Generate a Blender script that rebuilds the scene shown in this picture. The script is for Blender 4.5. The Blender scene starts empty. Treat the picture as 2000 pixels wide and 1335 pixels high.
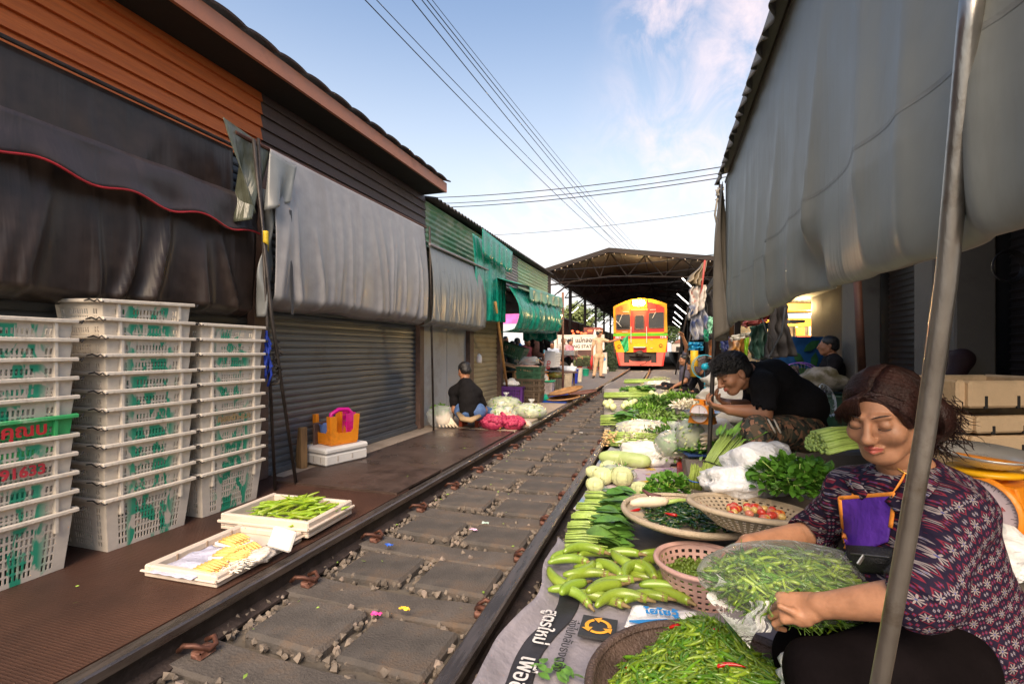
import bpy, bmesh, math, random
import numpy as np
from mathutils import Vector, Matrix, Euler, noise as mnoise
rnd = random.Random(7)
SC = bpy.context.scene
COL = SC.collection
PI = math.pi
# ---------------------------------------------------------------- camera, world, sun, exposure
F_, HZ, CH = 944.0, 684.0, .987            # lens (px at 2000 wide), horizon row, eye height over the rail top
TH = math.atan(298/F_); ST, CT = math.sin(TH), math.cos(TH)
cam = bpy.data.objects.new('camera', bpy.data.cameras.new('camera')); COL.objects.link(cam)
cam.location = (0, 0, CH); cam.rotation_euler = (PI/2, 0, TH)
cam.data.sensor_width = 36; cam.data.lens = 36*F_/2000; cam.data.shift_y = (HZ-667.5)/2000
cam.data.clip_start = .05; cam.data.clip_end = 3000
SC.camera = cam
SUN_EL, SUN_AZ = math.radians(44), math.radians(186)     # azimuth measured from +Y towards -X (behind the camera, to the left)
w = bpy.data.worlds.new('World'); SC.world = w; w.use_nodes = True
nt = w.node_tree; N = nt.nodes; L = nt.links; N.clear()
out = N.new('ShaderNodeOutputWorld'); bg = N.new('ShaderNodeBackground'); L.new(bg.outputs[0], out.inputs[0])
sky = N.new('ShaderNodeTexSky'); sky.sky_type = 'NISHITA'; sky.sun_disc = False
sky.sun_elevation = SUN_EL; sky.sun_rotation = -SUN_AZ; sky.air_density = 1.1; sky.dust_density = 1.8; sky.ozone_density = 1.0
tc = N.new('ShaderNodeTexCoord'); sep = N.new('ShaderNodeSeparateXYZ'); L.new(tc.outputs['Generated'], sep.inputs[0])
# thin high cloud: noise on the sky direction projected to a high plane
mx = N.new('ShaderNodeMath'); mx.operation = 'MAXIMUM'; L.new(sep.outputs[2], mx.inputs[0]); mx.inputs[1].default_value = .06
dv = N.new('ShaderNodeVectorMath'); dv.operation = 'DIVIDE'; L.new(tc.outputs['Generated'], dv.inputs[0])
cmb = N.new('ShaderNodeCombineXYZ'); [L.new(mx.outputs[0], cmb.inputs[i]) for i in range(3)]; L.new(cmb.outputs[0], dv.inputs[1])
mp = N.new('ShaderNodeMapping'); mp.inputs['Rotation'].default_value = (0, 0, .9); mp.inputs['Scale'].default_value = (1.6, .55, 1); mp.inputs['Location'].default_value = (1.55, 2.2, 0)
L.new(dv.outputs[0], mp.inputs[0])
nz = N.new('ShaderNodeTexNoise'); nz.inputs['Scale'].default_value = 3.2; nz.inputs['Detail'].default_value = 9; nz.inputs['Roughness'].default_value = .62; nz.inputs['Distortion'].default_value = .6
L.new(mp.outputs[0], nz.inputs[0])
cr = N.new('ShaderNodeValToRGB'); cr.color_ramp.elements[0].position = .38; cr.color_ramp.elements[1].position = .66
L.new(nz.outputs[0], cr.inputs[0])
msum = None
for (cx, cy, cz, rr, am) in ((.25, .74, .47, .24, 1.0), (.0, .79, .53, .085, .8), (.05, .85, .38, .16, .45), (-.2, .97, .12, .22, .5)):
 vd = N.new('ShaderNodeVectorMath'); vd.operation = 'DISTANCE'; L.new(tc.outputs['Generated'], vd.inputs[0]); vd.inputs[1].default_value = Vector((cx, cy, cz)).normalized()
 mk = N.new('ShaderNodeMapRange'); mk.interpolation_type = 'SMOOTHSTEP'; mk.inputs[1].default_value = rr*1.5; mk.inputs[2].default_value = rr*.3; mk.inputs[4].default_value = am; L.new(vd.outputs['Value'], mk.inputs[0])
 if msum is None: msum = mk.outputs[0]
 else: ad = N.new('ShaderNodeMath'); ad.operation = 'MAXIMUM'; L.new(msum, ad.inputs[0]); L.new(mk.outputs[0], ad.inputs[1]); msum = ad.outputs[0]
mm_ = N.new('ShaderNodeMath'); mm_.operation = 'MULTIPLY'; L.new(cr.outputs[0], mm_.inputs[0]); L.new(msum, mm_.inputs[1])
mixc = N.new('ShaderNodeMix'); mixc.data_type = 'RGBA'; L.new(mm_.outputs[0], mixc.inputs[0])
# pale warm band of haze above the horizon
hb = N.new('ShaderNodeMapRange'); hb.inputs[1].default_value = .0; hb.inputs[2].default_value = .68; hb.inputs[3].default_value = .92; hb.inputs[4].default_value = 0; hb.interpolation_type = 'SMOOTHSTEP'
L.new(sep.outputs[2], hb.inputs[0])
mixh = N.new('ShaderNodeMix'); mixh.data_type = 'RGBA'; L.new(hb.outputs[0], mixh.inputs[0]); L.new(sky.outputs[0], mixh.inputs[6]); mixh.inputs[7].default_value = (4.5, 4.45, 4.15, 1)
L.new(mixh.outputs[2], mixc.inputs[6]); mixc.inputs[7].default_value = (5.4, 4.3, 4.2, 1)
L.new(mixc.outputs[2], bg.inputs[0]); bg.inputs[1].default_value = .085
sd = bpy.data.lights.new('sun', 'SUN'); sun = bpy.data.objects.new('sun', sd); COL.objects.link(sun)
sd.energy = 2.1; sd.angle = math.radians(45); sd.color = (1, .78, .54)
sun.rotation_euler = Vector((-math.sin(SUN_AZ)*math.cos(SUN_EL), math.cos(SUN_AZ)*math.cos(SUN_EL), math.sin(SUN_EL))).to_track_quat('Z', 'Y').to_euler()
SC.view_settings.view_transform = 'Standard'; SC.view_settings.look = 'None'; SC.view_settings.exposure = 1.6; SC.view_settings.gamma = 1
SC.render.engine = 'CYCLES'

# ---------------------------------------------------------------- helpers: points from depth along the view, real metres
def D(px, py, d):
 xc = (px-1000)/F_*d
 return Vector((xc*CT-d*ST, xc*ST+d*CT, CH+(HZ-py)/F_*d))
def G(px, py, z=0): return D(px, py, F_*(CH-z)/(py-HZ))
def PX(px, py, X): return D(px, py, X/((px-1000)/F_*CT-ST))
def nz3(p, s=1, o=0): return mnoise.noise(Vector(p)*s+Vector((o, o*1.7, o*.3)))
CR = Matrix(((CT, -ST, 0), (ST, CT, 0), (0, 0, 1)))      # camera right/forward/up axes as columns

class MB:
 def __init__(s): s.v = []; s.f = []; s.m = []
 def add(s, vs, fs, mi=0):
  o = len(s.v); s.v += [tuple(v) for v in vs]; s.f += [tuple(i+o for i in f) for f in fs]; s.m += [mi]*len(fs); return s
 def merge(s, o, mi=None):
  k = len(s.v); s.v += o.v; s.f += [tuple(i+k for i in f) for f in o.f]; s.m += (o.m if mi is None else [mi]*len(o.f)); return s
 def xf(s, M):
  s.v = [tuple(M @ Vector(v)) for v in s.v]; return s
 def box(s, c, d, rz=0, mi=0, taper=1, R=None, bv=0):
  x, y, z = d[0]/2, d[1]/2, d[2]/2
  if R is None: R = Matrix.Rotation(rz, 3, 'Z')
  if bv:
   vs = []; fs = []; b = min(bv, x*.9, y*.9, z*.9)
   # bevelled box: 24 verts
   pts = {}
   for sx in (-1, 1):
    for sy in (-1, 1):
     for sz in (-1, 1):
      t = taper if sz < 0 else 1
      for a in range(3):
       q = [sx*(x-(0 if a == 0 else b)), sy*(y-(0 if a == 1 else b)), sz*(z-(0 if a == 2 else b))]
       q[0] *= t; q[1] *= t
       pts[(sx, sy, sz, a)] = len(vs); vs.append(R @ Vector(q)+Vector(c))
   P = lambda *k: pts[k]
   for a in range(3):
    o1, o2 = [i for i in range(3) if i != a]
    for sg in (-1, 1):
     q = []
     for (u, v_) in ((-1, -1), (1, -1), (1, 1), (-1, 1)):
      k = [0, 0, 0]; k[a] = sg; k[o1] = u; k[o2] = v_; q.append(P(*k, a))
     fs.append(q)
    # edges parallel to a
    for u in (-1, 1):
     for v_ in (-1, 1):
      k0 = [0]*3; k1 = [0]*3; k0[a] = -1; k1[a] = 1
      for k in (k0, k1): k[o1] = u; k[o2] = v_
      fs.append([P(*k0, o1), P(*k1, o1), P(*k1, o2), P(*k0, o2)])
   for sx in (-1, 1):
    for sy in (-1, 1):
     for sz in (-1, 1): fs.append([P(sx, sy, sz, 0), P(sx, sy, sz, 1), P(sx, sy, sz, 2)])
   s.add(vs, fs, mi)
   return s
  vs = [R @ Vector((sx*x*(taper if sz < 0 else 1), sy*y*(taper if sz < 0 else 1), sz*z))+Vector(c) for sz in (-1, 1) for sy in (-1, 1) for sx in (-1, 1)]
  return s.add(vs, [(0, 2, 3, 1), (4, 5, 7, 6), (0, 1, 5, 4), (2, 6, 7, 3), (0, 4, 6, 2), (1, 3, 7, 5)], mi)
 def span(s, a, b, mi=0, bv=0):
  return s.box([(a[i]+b[i])/2 for i in range(3)], [abs(b[i]-a[i]) for i in range(3)], mi=mi, bv=bv)
 def tube(s, pts, r, n=8, mi=0, cap=True, flat=1):
  pts = [Vector(p) for p in pts]; k = len(pts); vs = []; up = None
  for i, p in enumerate(pts):
   t = (pts[min(i+1, k-1)]-pts[max(i-1, 0)])
   t = t.normalized() if t.length > 1e-9 else Vector((0, 0, 1))
   if up is None:
    up = Vector((0, 0, 1)) if abs(t.z) < .9 else Vector((1, 0, 0))
   a = t.cross(up)
   a = a.normalized() if a.length > 1e-6 else t.orthogonal().normalized()
   b = a.cross(t).normalized(); up = b
   rr = r[i] if isinstance(r, (list, tuple)) else r
   for j in range(n):
    w_ = 2*PI*j/n; vs.append(p+a*math.cos(w_)*rr+b*math.sin(w_)*rr*flat)
  fs = [(i*n+j, i*n+(j+1) % n, (i+1)*n+(j+1) % n, (i+1)*n+j) for i in range(k-1) for j in range(n)]
  if cap: fs += [tuple(range(n))[::-1], tuple(range((k-1)*n, k*n))]
  return s.add(vs, fs, mi)
 def lathe(s, prof, n=24, c=(0, 0, 0), mi=0, R=None, skip=None, sx=1, sy=1):
  vs = []; c = Vector(c)
  for r, z in prof:
   for j in range(n):
    q = Vector((r*math.cos(2*PI*j/n)*sx, r*math.sin(2*PI*j/n)*sy, z)); vs.append((R @ q if R else q)+c)
  fs = [(i*n+j, i*n+(j+1) % n, (i+1)*n+(j+1) % n, (i+1)*n+j) for i in range(len(prof)-1) for j in range(n) if not (skip and skip(i, j))]
  return s.add(vs, fs, mi)
 def grid(s, fn, nu, nv, mi=0, closed=False, skip=None):
  vs = [fn(i/nu, j/nv) for j in range(nv+1) for i in range(nu+1)]
  fs = [(j*(nu+1)+i, j*(nu+1)+i+1, (j+1)*(nu+1)+i+1, (j+1)*(nu+1)+i) for j in range(nv) for i in range(nu) if not (skip and skip(i, j))]
  return s.add(vs, fs, mi)
 def prism(s, poly, z0, z1, M=None, mi=0):
  n = len(poly); vs = [Vector((x, y, z0)) for x, y in poly]+[Vector((x, y, z1)) for x, y in poly]
  if M: vs = [M @ v for v in vs]
  return s.add(vs, [tuple(range(n))[::-1], tuple(range(n, 2*n))]+[(i, (i+1) % n, n+(i+1) % n, n+i) for i in range(n)], mi)
 def ball(s, c, r, n=10, mi=0, R=None, jit=0, seed=0):
  rx, ry, rz = (r, r, r) if not isinstance(r, (tuple, list)) else r
  vs = [(0, 0, -1)]; m = n//2
  for i in range(1, m):
   a = -PI/2+PI*i/m
   vs += [(math.cos(a)*math.cos(2*PI*j/n), math.cos(a)*math.sin(2*PI*j/n), math.sin(a)) for j in range(n)]
  vs.append((0, 0, 1)); q = []
  for v in vs:
   v = Vector(v)
   if jit: v *= 1+jit*nz3(v, 1.6, seed)
   v = Vector((v.x*rx, v.y*ry, v.z*rz)); q.append((R @ v if R else v)+Vector(c))
  fs = [(0, 1+(j+1) % n, 1+j) for j in range(n)]
  for i in range(m-2):
   fs += [(1+i*n+j, 1+i*n+(j+1) % n, 1+(i+1)*n+(j+1) % n, 1+(i+1)*n+j) for j in range(n)]
  e = len(vs)-1; b = 1+(m-2)*n
  fs += [(b+j, b+(j+1) % n, e) for j in range(n)]
  return s.add(q, fs, mi)
 def build(s, name, mats, parent=None, smooth=False, thick=0, bevel=0, sub=0, loc=None, off=0):
  me = bpy.data.meshes.new(name); o = bpy.data.objects.new(name, me); COL.objects.link(o)
  org = Vector((0, 0, 0)); q = parent
  while q is not None: org += q.location; q = q.parent
  if parent is not None: o.parent = parent
  elif loc is None:                    # put the origin at the thing's base
   a = np.array(s.v); mn, mxx = a.min(0), a.max(0); loc = Vector(((mn[0]+mxx[0])/2, (mn[1]+mxx[1])/2, mn[2]))
   o.location = loc; org = loc
  else: o.location = loc; org = Vector(loc)
  me.from_pydata([(v[0]-org.x, v[1]-org.y, v[2]-org.z) for v in s.v], [], s.f)
  if not isinstance(mats, (list, tuple)): mats = [mats]
  for m in mats: me.materials.append(m)
  if len(mats) > 1: me.polygons.foreach_set('material_index', s.m)
  if smooth: me.polygons.foreach_set('use_smooth', [True]*len(me.polygons))
  me.validate(); me.update()
  if thick:
   md = o.modifiers.new('thick', 'SOLIDIFY'); md.thickness = thick; md.offset = off
  if bevel:
   md = o.modifiers.new('bevel', 'BEVEL'); md.width = bevel; md.segments = 2; md.limit_method = 'ANGLE'
  if sub:
   md = o.modifiers.new('sub', 'SUBSURF'); md.levels = sub; md.render_levels = sub
  return o
def tag(o, label=None, cat=None, group=None, kind=None):
 if label: o['label'] = label
 if cat: o['category'] = cat
 if group: o['group'] = group
 if kind: o['kind'] = kind
 return o
def thing(name, label, cat, loc=(0, 0, 0), group=None):
 o = bpy.data.objects.new(name, None); COL.objects.link(o); o.location = loc; o.empty_display_size = .1
 return tag(o, label, cat, group)
def struct(name, mb, m, **k): return tag(mb.build(name, m, loc=(0, 0, 0), **k), kind='structure')
def copy_tree(o, parent=None):
 c = o.copy(); COL.objects.link(c)
 if parent is not None: c.parent = parent
 for ch in KIDS.get(o.name, [x for x in o.children]): copy_tree(ch, c)
 return c
KIDS = {}
def text_mb(s, size=.1, M=None, ext=.001, bold=0, sx=1, align='CENTER'):
 cu = bpy.data.curves.new('t', 'FONT'); cu.body = s; cu.size = size; cu.extrude = ext; cu.offset = bold; cu.align_x = align; cu.align_y = 'CENTER'; cu.resolution_u = 3
 o = bpy.data.objects.new('t', cu); COL.objects.link(o); bpy.context.view_layer.update()
 me = bpy.data.meshes.new_from_object(o.evaluated_get(bpy.context.evaluated_depsgraph_get()))
 mb = MB(); mb.add([Vector((v.co.x*sx, v.co.y, v.co.z)) for v in me.vertices], [tuple(p.vertices) for p in me.polygons])
 bpy.data.objects.remove(o); bpy.data.meshes.remove(me); bpy.data.curves.remove(cu)
 if M: mb.xf(M)
 return mb
def frame(o, x, y):                          # matrix with origin o, columns x, y, x cross y
 x = Vector(x).normalized(); z = x.cross(Vector(y)).normalized(); y = z.cross(x)
 M = Matrix((x, y, z)).transposed().to_4x4(); M.translation = Vector(o); return M
ORD = ['', 'first', 'second', 'third', 'fourth', 'fifth', 'sixth', 'seventh', 'eighth', 'ninth', 'tenth', 'eleventh', 'twelfth', 'thirteenth', 'fourteenth', 'fifteenth', 'sixteenth', 'seventeenth', 'eighteenth', 'nineteenth', 'twentieth']
def nth(i):
 if i <= 20: return ORD[i]
 T = {2: 'twenty', 3: 'thirty', 4: 'forty', 5: 'fifty', 6: 'sixty'}
 return T[i//10]+('-'+ORD[i % 10] if i % 10 else ['', '', 'th'][2]) if i % 10 else {30: 'thirtieth', 40: 'fortieth', 50: 'fiftieth'}.get(i, str(i)+'th')

# ---------------------------------------------------------------- materials
def nodemat(name):
 m = bpy.data.materials.new(name); m.use_nodes = True; t = m.node_tree
 return m, t.nodes, t.links, t.nodes['Principled BSDF']
def hexc(c): return tuple(c)+(1,) if len(c) == 3 else c
def M(name, col, rough=.6, metal=0, var=.18, scale=6, bump=.15, bscale=60, col2=None, lo=.35, hi=.65, rand=0, stretch=None, spec=.5, coat=0, bdist=.002, emis=0, sss=0, rvar=.1, alpha=1, trans=0, detail=6, hue=0, dirt=None, dscale=2, dlo=.55, dhi=.7):
 m, N, L, b = nodemat(name)
 tc = N.new('ShaderNodeTexCoord'); src = tc.outputs['Object']
 oi = None
 if stretch:
  mp = N.new('ShaderNodeMapping'); mp.inputs['Scale'].default_value = stretch; L.new(src, mp.inputs[0]); s2 = mp.outputs[0]
 else: s2 = src
 nz = N.new('ShaderNodeTexNoise'); nz.inputs['Scale'].default_value = scale; nz.inputs['Detail'].default_value = detail; nz.inputs['Roughness'].default_value = .6; L.new(s2, nz.inputs[0])
 r = N.new('ShaderNodeValToRGB'); r.color_ramp.elements[0].position = lo; r.color_ramp.elements[1].position = hi
 if col2 is None:
  c1 = [max(0, c*(1-var)) for c in col[:3]]; c2 = [min(1, c*(1+var)) for c in col[:3]]
 else: c1, c2 = col, col2
 r.color_ramp.elements[0].color = hexc(c1); r.color_ramp.elements[1].color = hexc(c2); L.new(nz.outputs[0], r.inputs[0]); cout = r.outputs[0]
 if dirt:
  n2 = N.new('ShaderNodeTexNoise'); n2.inputs['Scale'].default_value = dscale; n2.inputs['Detail'].default_value = 8; n2.inputs['Roughness'].default_value = .7; L.new(src, n2.inputs[0])
  mr = N.new('ShaderNodeMapRange'); mr.inputs[1].default_value = dlo; mr.inputs[2].default_value = dhi; L.new(n2.outputs[0], mr.inputs[0])
  mi = N.new('ShaderNodeMix'); mi.data_type = 'RGBA'; L.new(mr.outputs[0], mi.inputs[0]); L.new(cout, mi.inputs[6]); mi.inputs[7].default_value = hexc(dirt); cout = mi.outputs[2]
 if rand or hue:
  oi = N.new('ShaderNodeObjectInfo'); hs = N.new('ShaderNodeHueSaturation'); L.new(cout, hs.inputs['Color'])
  mr = N.new('ShaderNodeMapRange'); mr.inputs[3].default_value = 1-rand; mr.inputs[4].default_value = 1+rand; L.new(oi.outputs['Random'], mr.inputs[0]); L.new(mr.outputs[0], hs.inputs['Value'])
  if hue:
   mr2 = N.new('ShaderNodeMapRange'); mr2.inputs[3].default_value = .5-hue; mr2.inputs[4].default_value = .5+hue; L.new(oi.outputs['Random'], mr2.inputs[0]); L.new(mr2.outputs[0], hs.inputs['Hue'])
  cout = hs.outputs[0]
 L.new(cout, b.inputs['Base Color'])
 b.inputs['Metallic'].default_value = metal; b.inputs['Specular IOR Level'].default_value = spec; b.inputs['Coat Weight'].default_value = coat
 if rvar:
  mr = N.new('ShaderNodeMapRange'); mr.inputs[3].default_value = max(.03, rough-rvar); mr.inputs[4].default_value = min(1, rough+rvar); mr.inputs[1].default_value = .3; mr.inputs[2].default_value = .7; L.new(nz.outputs[0], mr.inputs[0]); L.new(mr.outputs[0], b.inputs['Roughness'])
 else: b.inputs['Roughness'].default_value = rough
 if bump:
  n3 = N.new('ShaderNodeTexNoise'); n3.inputs['Scale'].default_value = bscale; n3.inputs['Detail'].default_value = 5; L.new(s2, n3.inputs[0])
  bp = N.new('ShaderNodeBump'); bp.inputs['Strength'].default_value = min(1, bump*2); bp.inputs['Distance'].default_value = bdist*3; L.new(n3.outputs[0], bp.inputs['Height']); L.new(bp.outputs[0], b.inputs['Normal'])
 if emis: L.new(cout, b.inputs['Emission Color']); b.inputs['Emission Strength'].default_value = emis
 if sss: b.inputs['Subsurface Weight'].default_value = sss; b.inputs['Subsurface Radius'].default_value = (.02, .008, .004); b.inputs['Subsurface Scale'].default_value = .5
 if trans: b.inputs['Transmission Weight'].default_value = trans
 b.inputs['Alpha'].default_value = alpha
 return m
def bag_mat(name, tint=(1, 1, 1), clear=.86, rough=.16, bsc=14, edge=.42):
 m, N, L, b = nodemat(name)
 b.inputs['Base Color'].default_value = hexc(tint); b.inputs['Roughness'].default_value = rough; b.inputs['Specular IOR Level'].default_value = .9
 tr = N.new('ShaderNodeBsdfTransparent'); mix = N.new('ShaderNodeMixShader')
 tc = N.new('ShaderNodeTexCoord'); nz = N.new('ShaderNodeTexNoise'); nz.inputs['Scale'].default_value = bsc; nz.inputs['Detail'].default_value = 4; nz.inputs['Distortion'].default_value = 1.5; L.new(tc.outputs['Object'], nz.inputs[0])
 bp = N.new('ShaderNodeBump'); bp.inputs['Strength'].default_value = .9; bp.inputs['Distance'].default_value = .02; L.new(nz.outputs[0], bp.inputs['Height']); L.new(bp.outputs[0], b.inputs['Normal'])
 lw = N.new('ShaderNodeLayerWeight'); lw.inputs[0].default_value = .22; L.new(bp.outputs[0], lw.inputs['Normal'])
 mr = N.new('ShaderNodeMapRange'); mr.inputs[3].default_value = 1-clear; mr.inputs[4].default_value = min(1, 1-clear+edge); L.new(lw.outputs['Fresnel'], mr.inputs[0])
 L.new(mr.outputs[0], mix.inputs[0]); L.new(tr.outputs[0], mix.inputs[1]); L.new(b.outputs[0], mix.inputs[2])
 L.new(mix.outputs[0], N['Material Output'].inputs[0])
 return m
def emit_mat(name, col, st):
 m, N, L, b = nodemat(name); b.inputs['Base Color'].default_value = hexc(col); b.inputs['Emission Color'].default_value = hexc(col); b.inputs['Emission Strength'].default_value = st
 nz = N.new('ShaderNodeTexNoise'); nz.inputs['Scale'].default_value = 9; mr = N.new('ShaderNodeMapRange'); mr.inputs[3].default_value = st*.9; mr.inputs[4].default_value = st*1.1; L.new(nz.outputs[0], mr.inputs[0]); L.new(mr.outputs[0], b.inputs['Emission Strength'])
 return m
def vinyl(name, col, rough=.3, fold=.02, sc=(2, 2, .15), var=.12, dirt=None, spec=.6, fine=.35):
 """plastic tarpaulin: gloss, hanging folds and fine creases as bump"""
 m, N, L, b = nodemat(name); tc = N.new('ShaderNodeTexCoord')
 mp = N.new('ShaderNodeMapping'); mp.inputs['Scale'].default_value = sc; L.new(tc.outputs['Object'], mp.inputs[0])
 n1 = N.new('ShaderNodeTexNoise'); n1.inputs['Scale'].default_value = 3; n1.inputs['Detail'].default_value = 4; n1.inputs['Distortion'].default_value = .6; L.new(mp.outputs[0], n1.inputs[0])
 n2 = N.new('ShaderNodeTexNoise'); n2.inputs['Scale'].default_value = 11; n2.inputs['Detail'].default_value = 6; L.new(tc.outputs['Object'], n2.inputs[0])
 r = N.new('ShaderNodeValToRGB'); r.color_ramp.elements[0].position = .3; r.color_ramp.elements[1].position = .7
 r.color_ramp.elements[0].color = hexc([c*(1-var) for c in col]); r.color_ramp.elements[1].color = hexc([c*(1+var) for c in col]); L.new(n2.outputs[0], r.inputs[0]); co = r.outputs[0]
 if dirt:
  n4 = N.new('ShaderNodeTexNoise'); n4.inputs['Scale'].default_value = 2.2; n4.inputs['Detail'].default_value = 10; n4.inputs['Roughness'].default_value = .75; L.new(mp.outputs[0], n4.inputs[0])
  mr = N.new('ShaderNodeMapRange'); mr.inputs[1].default_value = .5; mr.inputs[2].default_value = .75; L.new(n4.outputs[0], mr.inputs[0])
  mi = N.new('ShaderNodeMix'); mi.data_type = 'RGBA'; L.new(mr.outputs[0], mi.inputs[0]); L.new(co, mi.inputs[6]); mi.inputs[7].default_value = hexc(dirt); co = mi.outputs[2]
 L.new(co, b.inputs['Base Color'])
 mr = N.new('ShaderNodeMapRange'); mr.inputs[3].default_value = max(.05, rough-.1); mr.inputs[4].default_value = rough+.15; L.new(n2.outputs[0], mr.inputs[0]); L.new(mr.outputs[0], b.inputs['Roughness'])
 b.inputs['Specular IOR Level'].default_value = spec
 bp = N.new('ShaderNodeBump'); bp.inputs['Strength'].default_value = 1; bp.inputs['Distance'].default_value = fold; L.new(n1.outputs[0], bp.inputs['Height'])
 b2 = N.new('ShaderNodeBump'); b2.inputs['Strength'].default_value = fine; b2.inputs['Distance'].default_value = .004; L.new(n2.outputs[0], b2.inputs['Height']); L.new(bp.outputs[0], b2.inputs['Normal']); L.new(b2.outputs[0], b.inputs['Normal'])
 return m
# ================================================================ smooth bodies: signed-distance shapes meshed with surface nets
def V3(p): return np.array(p, dtype=np.float64)
class SDF:
 """list of tapered capsules and ellipsoids blended smoothly into ONE surface"""
 def __init__(s, k=.02): s.p = []; s.k = k
 def cap(s, a, b, ra, rb=None, k=None, m='+'):
  s.p.append(('c', V3(a), V3(b), ra, ra if rb is None else rb, s.k if k is None else k, m)); return s
 def ell(s, c, r, R=None, k=None, m='+'):
  s.p.append(('e', V3(c), V3(r), np.eye(3) if R is None else np.array(R), 0, s.k if k is None else k, m)); return s
 def chain(s, pts, rs, k=None):
  for i in range(len(pts)-1): s.cap(pts[i], pts[i+1], rs[i], rs[i+1], k)
  return s
 def ev(s, p, P):
  if p[0] == 'c':
   a, b, ra, rb = p[1:5]; ab = b-a; L2 = max(1e-9, ab @ ab); t = np.clip(((P-a) @ ab)/L2, 0, 1)
   return np.linalg.norm(P-a-t[..., None]*ab, axis=-1)-(ra+(rb-ra)*t)
  q = (P-p[1]) @ p[3]; r = p[2]; k0 = np.linalg.norm(q/r, axis=-1); k1 = np.linalg.norm(q/(r*r), axis=-1)
  return k0*(k0-1)/np.maximum(k1, 1e-9)
 def bounds(s):
  lo, hi = [], []
  for p in s.p:
   if p[6] == '-': continue
   if p[0] == 'c': m = max(p[3], p[4]); lo.append(np.minimum(p[1], p[2])-m); hi.append(np.maximum(p[1], p[2])+m)
   else: m = max(p[2]); lo.append(p[1]-m); hi.append(p[1]+m)
  return np.min(lo, 0), np.max(hi, 0)
 def mesh(s, h, disp=None, pad=2, clip=None):
  lo, hi = s.bounds()
  if clip: lo = np.maximum(lo, V3(clip[0])); hi = np.minimum(hi, V3(clip[1]))
  lo = lo-pad*h; n = np.ceil((hi-lo)/h).astype(int)+pad+1
  Fd = np.full(n, .5)
  ax = [lo[i]+h*np.arange(n[i]) for i in range(3)]
  for p in s.p:
   k = max(p[5], 1e-5)
   if p[0] == 'c': m = max(p[3], p[4]); a = np.minimum(p[1], p[2])-m; b = np.maximum(p[1], p[2])+m
   else: m = max(p[2]); a = p[1]-m; b = p[1]+m
   mg = k*1.2+3*h
   i0 = np.clip(np.floor((a-mg-lo)/h).astype(int), 0, n); i1 = np.clip(np.ceil((b+mg-lo)/h).astype(int)+1, 0, n)
   if np.any(i1 <= i0): continue
   sl = tuple(slice(i0[i], i1[i]) for i in range(3))
   P = np.stack(np.meshgrid(*[ax[i][sl[i]] for i in range(3)], indexing='ij'), -1)
   d = s.ev(p, P); f = Fd[sl]
   if p[6] == '+':
    hh = np.clip(.5+.5*(f-d)/k, 0, 1); Fd[sl] = f*(1-hh)+d*hh-k*hh*(1-hh)
   else:
    hh = np.clip(.5-.5*(f+d)/k, 0, 1); Fd[sl] = f*(1-hh)-d*hh+k*hh*(1-hh)
  if disp is not None:
   band = np.abs(Fd) < 6*h
   idx = np.argwhere(band)
   pts = lo+h*idx; Fd[band] += disp(pts)
  if clip:
   pass
  return nets(Fd, lo, h)
def nets(Fd, lo, h):
 ins = Fd < 0; n = Fd.shape; c = ins[:-1, :-1, :-1].astype(np.int8)
 cnt = np.zeros((n[0]-1, n[1]-1, n[2]-1), np.int8)
 for dx in (0, 1):
  for dy in (0, 1):
   for dz in (0, 1): cnt += ins[dx:n[0]-1+dx, dy:n[1]-1+dy, dz:n[2]-1+dz]
 act = (cnt > 0) & (cnt < 8); ids = -np.ones(act.shape, np.int64); I = np.argwhere(act); ids[act] = np.arange(len(I))
 acc = np.zeros((len(I), 3)); w = np.zeros(len(I))
 for ax in range(3):
  o1, o2 = [i for i in range(3) if i != ax]
  for u in (0, 1):
   for v in (0, 1):
    a = I.copy(); a[:, o1] += u; a[:, o2] += v; b = a.copy(); b[:, ax] += 1
    fa = Fd[a[:, 0], a[:, 1], a[:, 2]]; fb = Fd[b[:, 0], b[:, 1], b[:, 2]]; m = (fa < 0) != (fb < 0)
    t = fa/np.where(m, fa-fb, 1); p = a.astype(float); p[:, ax] += t
    acc[m] += p[m]; w[m] += 1
 V = lo+h*acc/w[:, None]; faces = []
 for ax in range(3):
  o1, o2 = (ax+1) % 3, (ax+2) % 3
  sa = [slice(1, n[i]-1) for i in range(3)]; sb = list(sa); sa[ax] = slice(0, n[ax]-1); sb[ax] = slice(1, n[ax])
  A = ins[tuple(sa)]; B = ins[tuple(sb)]; base = np.array([s_.start for s_ in sa])
  for sgn, m in ((1, A & ~B), (-1, ~A & B)):
   E = np.argwhere(m)+base
   if not len(E): continue
   q = []
   for (u, v) in ((-1, -1), (0, -1), (0, 0), (-1, 0)):
    c_ = E.copy(); c_[:, o1] += u; c_[:, o2] += v; q.append(ids[c_[:, 0], c_[:, 1], c_[:, 2]])
   q = np.stack(q, 1)
   faces.append(q if sgn > 0 else q[:, ::-1])
 Fc = np.concatenate(faces) if faces else np.zeros((0, 4), int)
 Fc = Fc[(Fc >= 0).all(1)]
 return V, Fc
def mb_from(V, Fc, mi=0):
 b = MB(); b.v = [tuple(v) for v in V]; b.f = [tuple(f) for f in Fc]; b.m = [mi]*len(b.f) if isinstance(mi, int) else list(mi); return b
def sdf_disp(amp, sc, o=0):
 def f(pts):
  return np.array([amp*mnoise.noise(Vector((p[0]*sc[0]+o, p[1]*sc[1], p[2]*sc[2]))) for p in pts])
 return f

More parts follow.
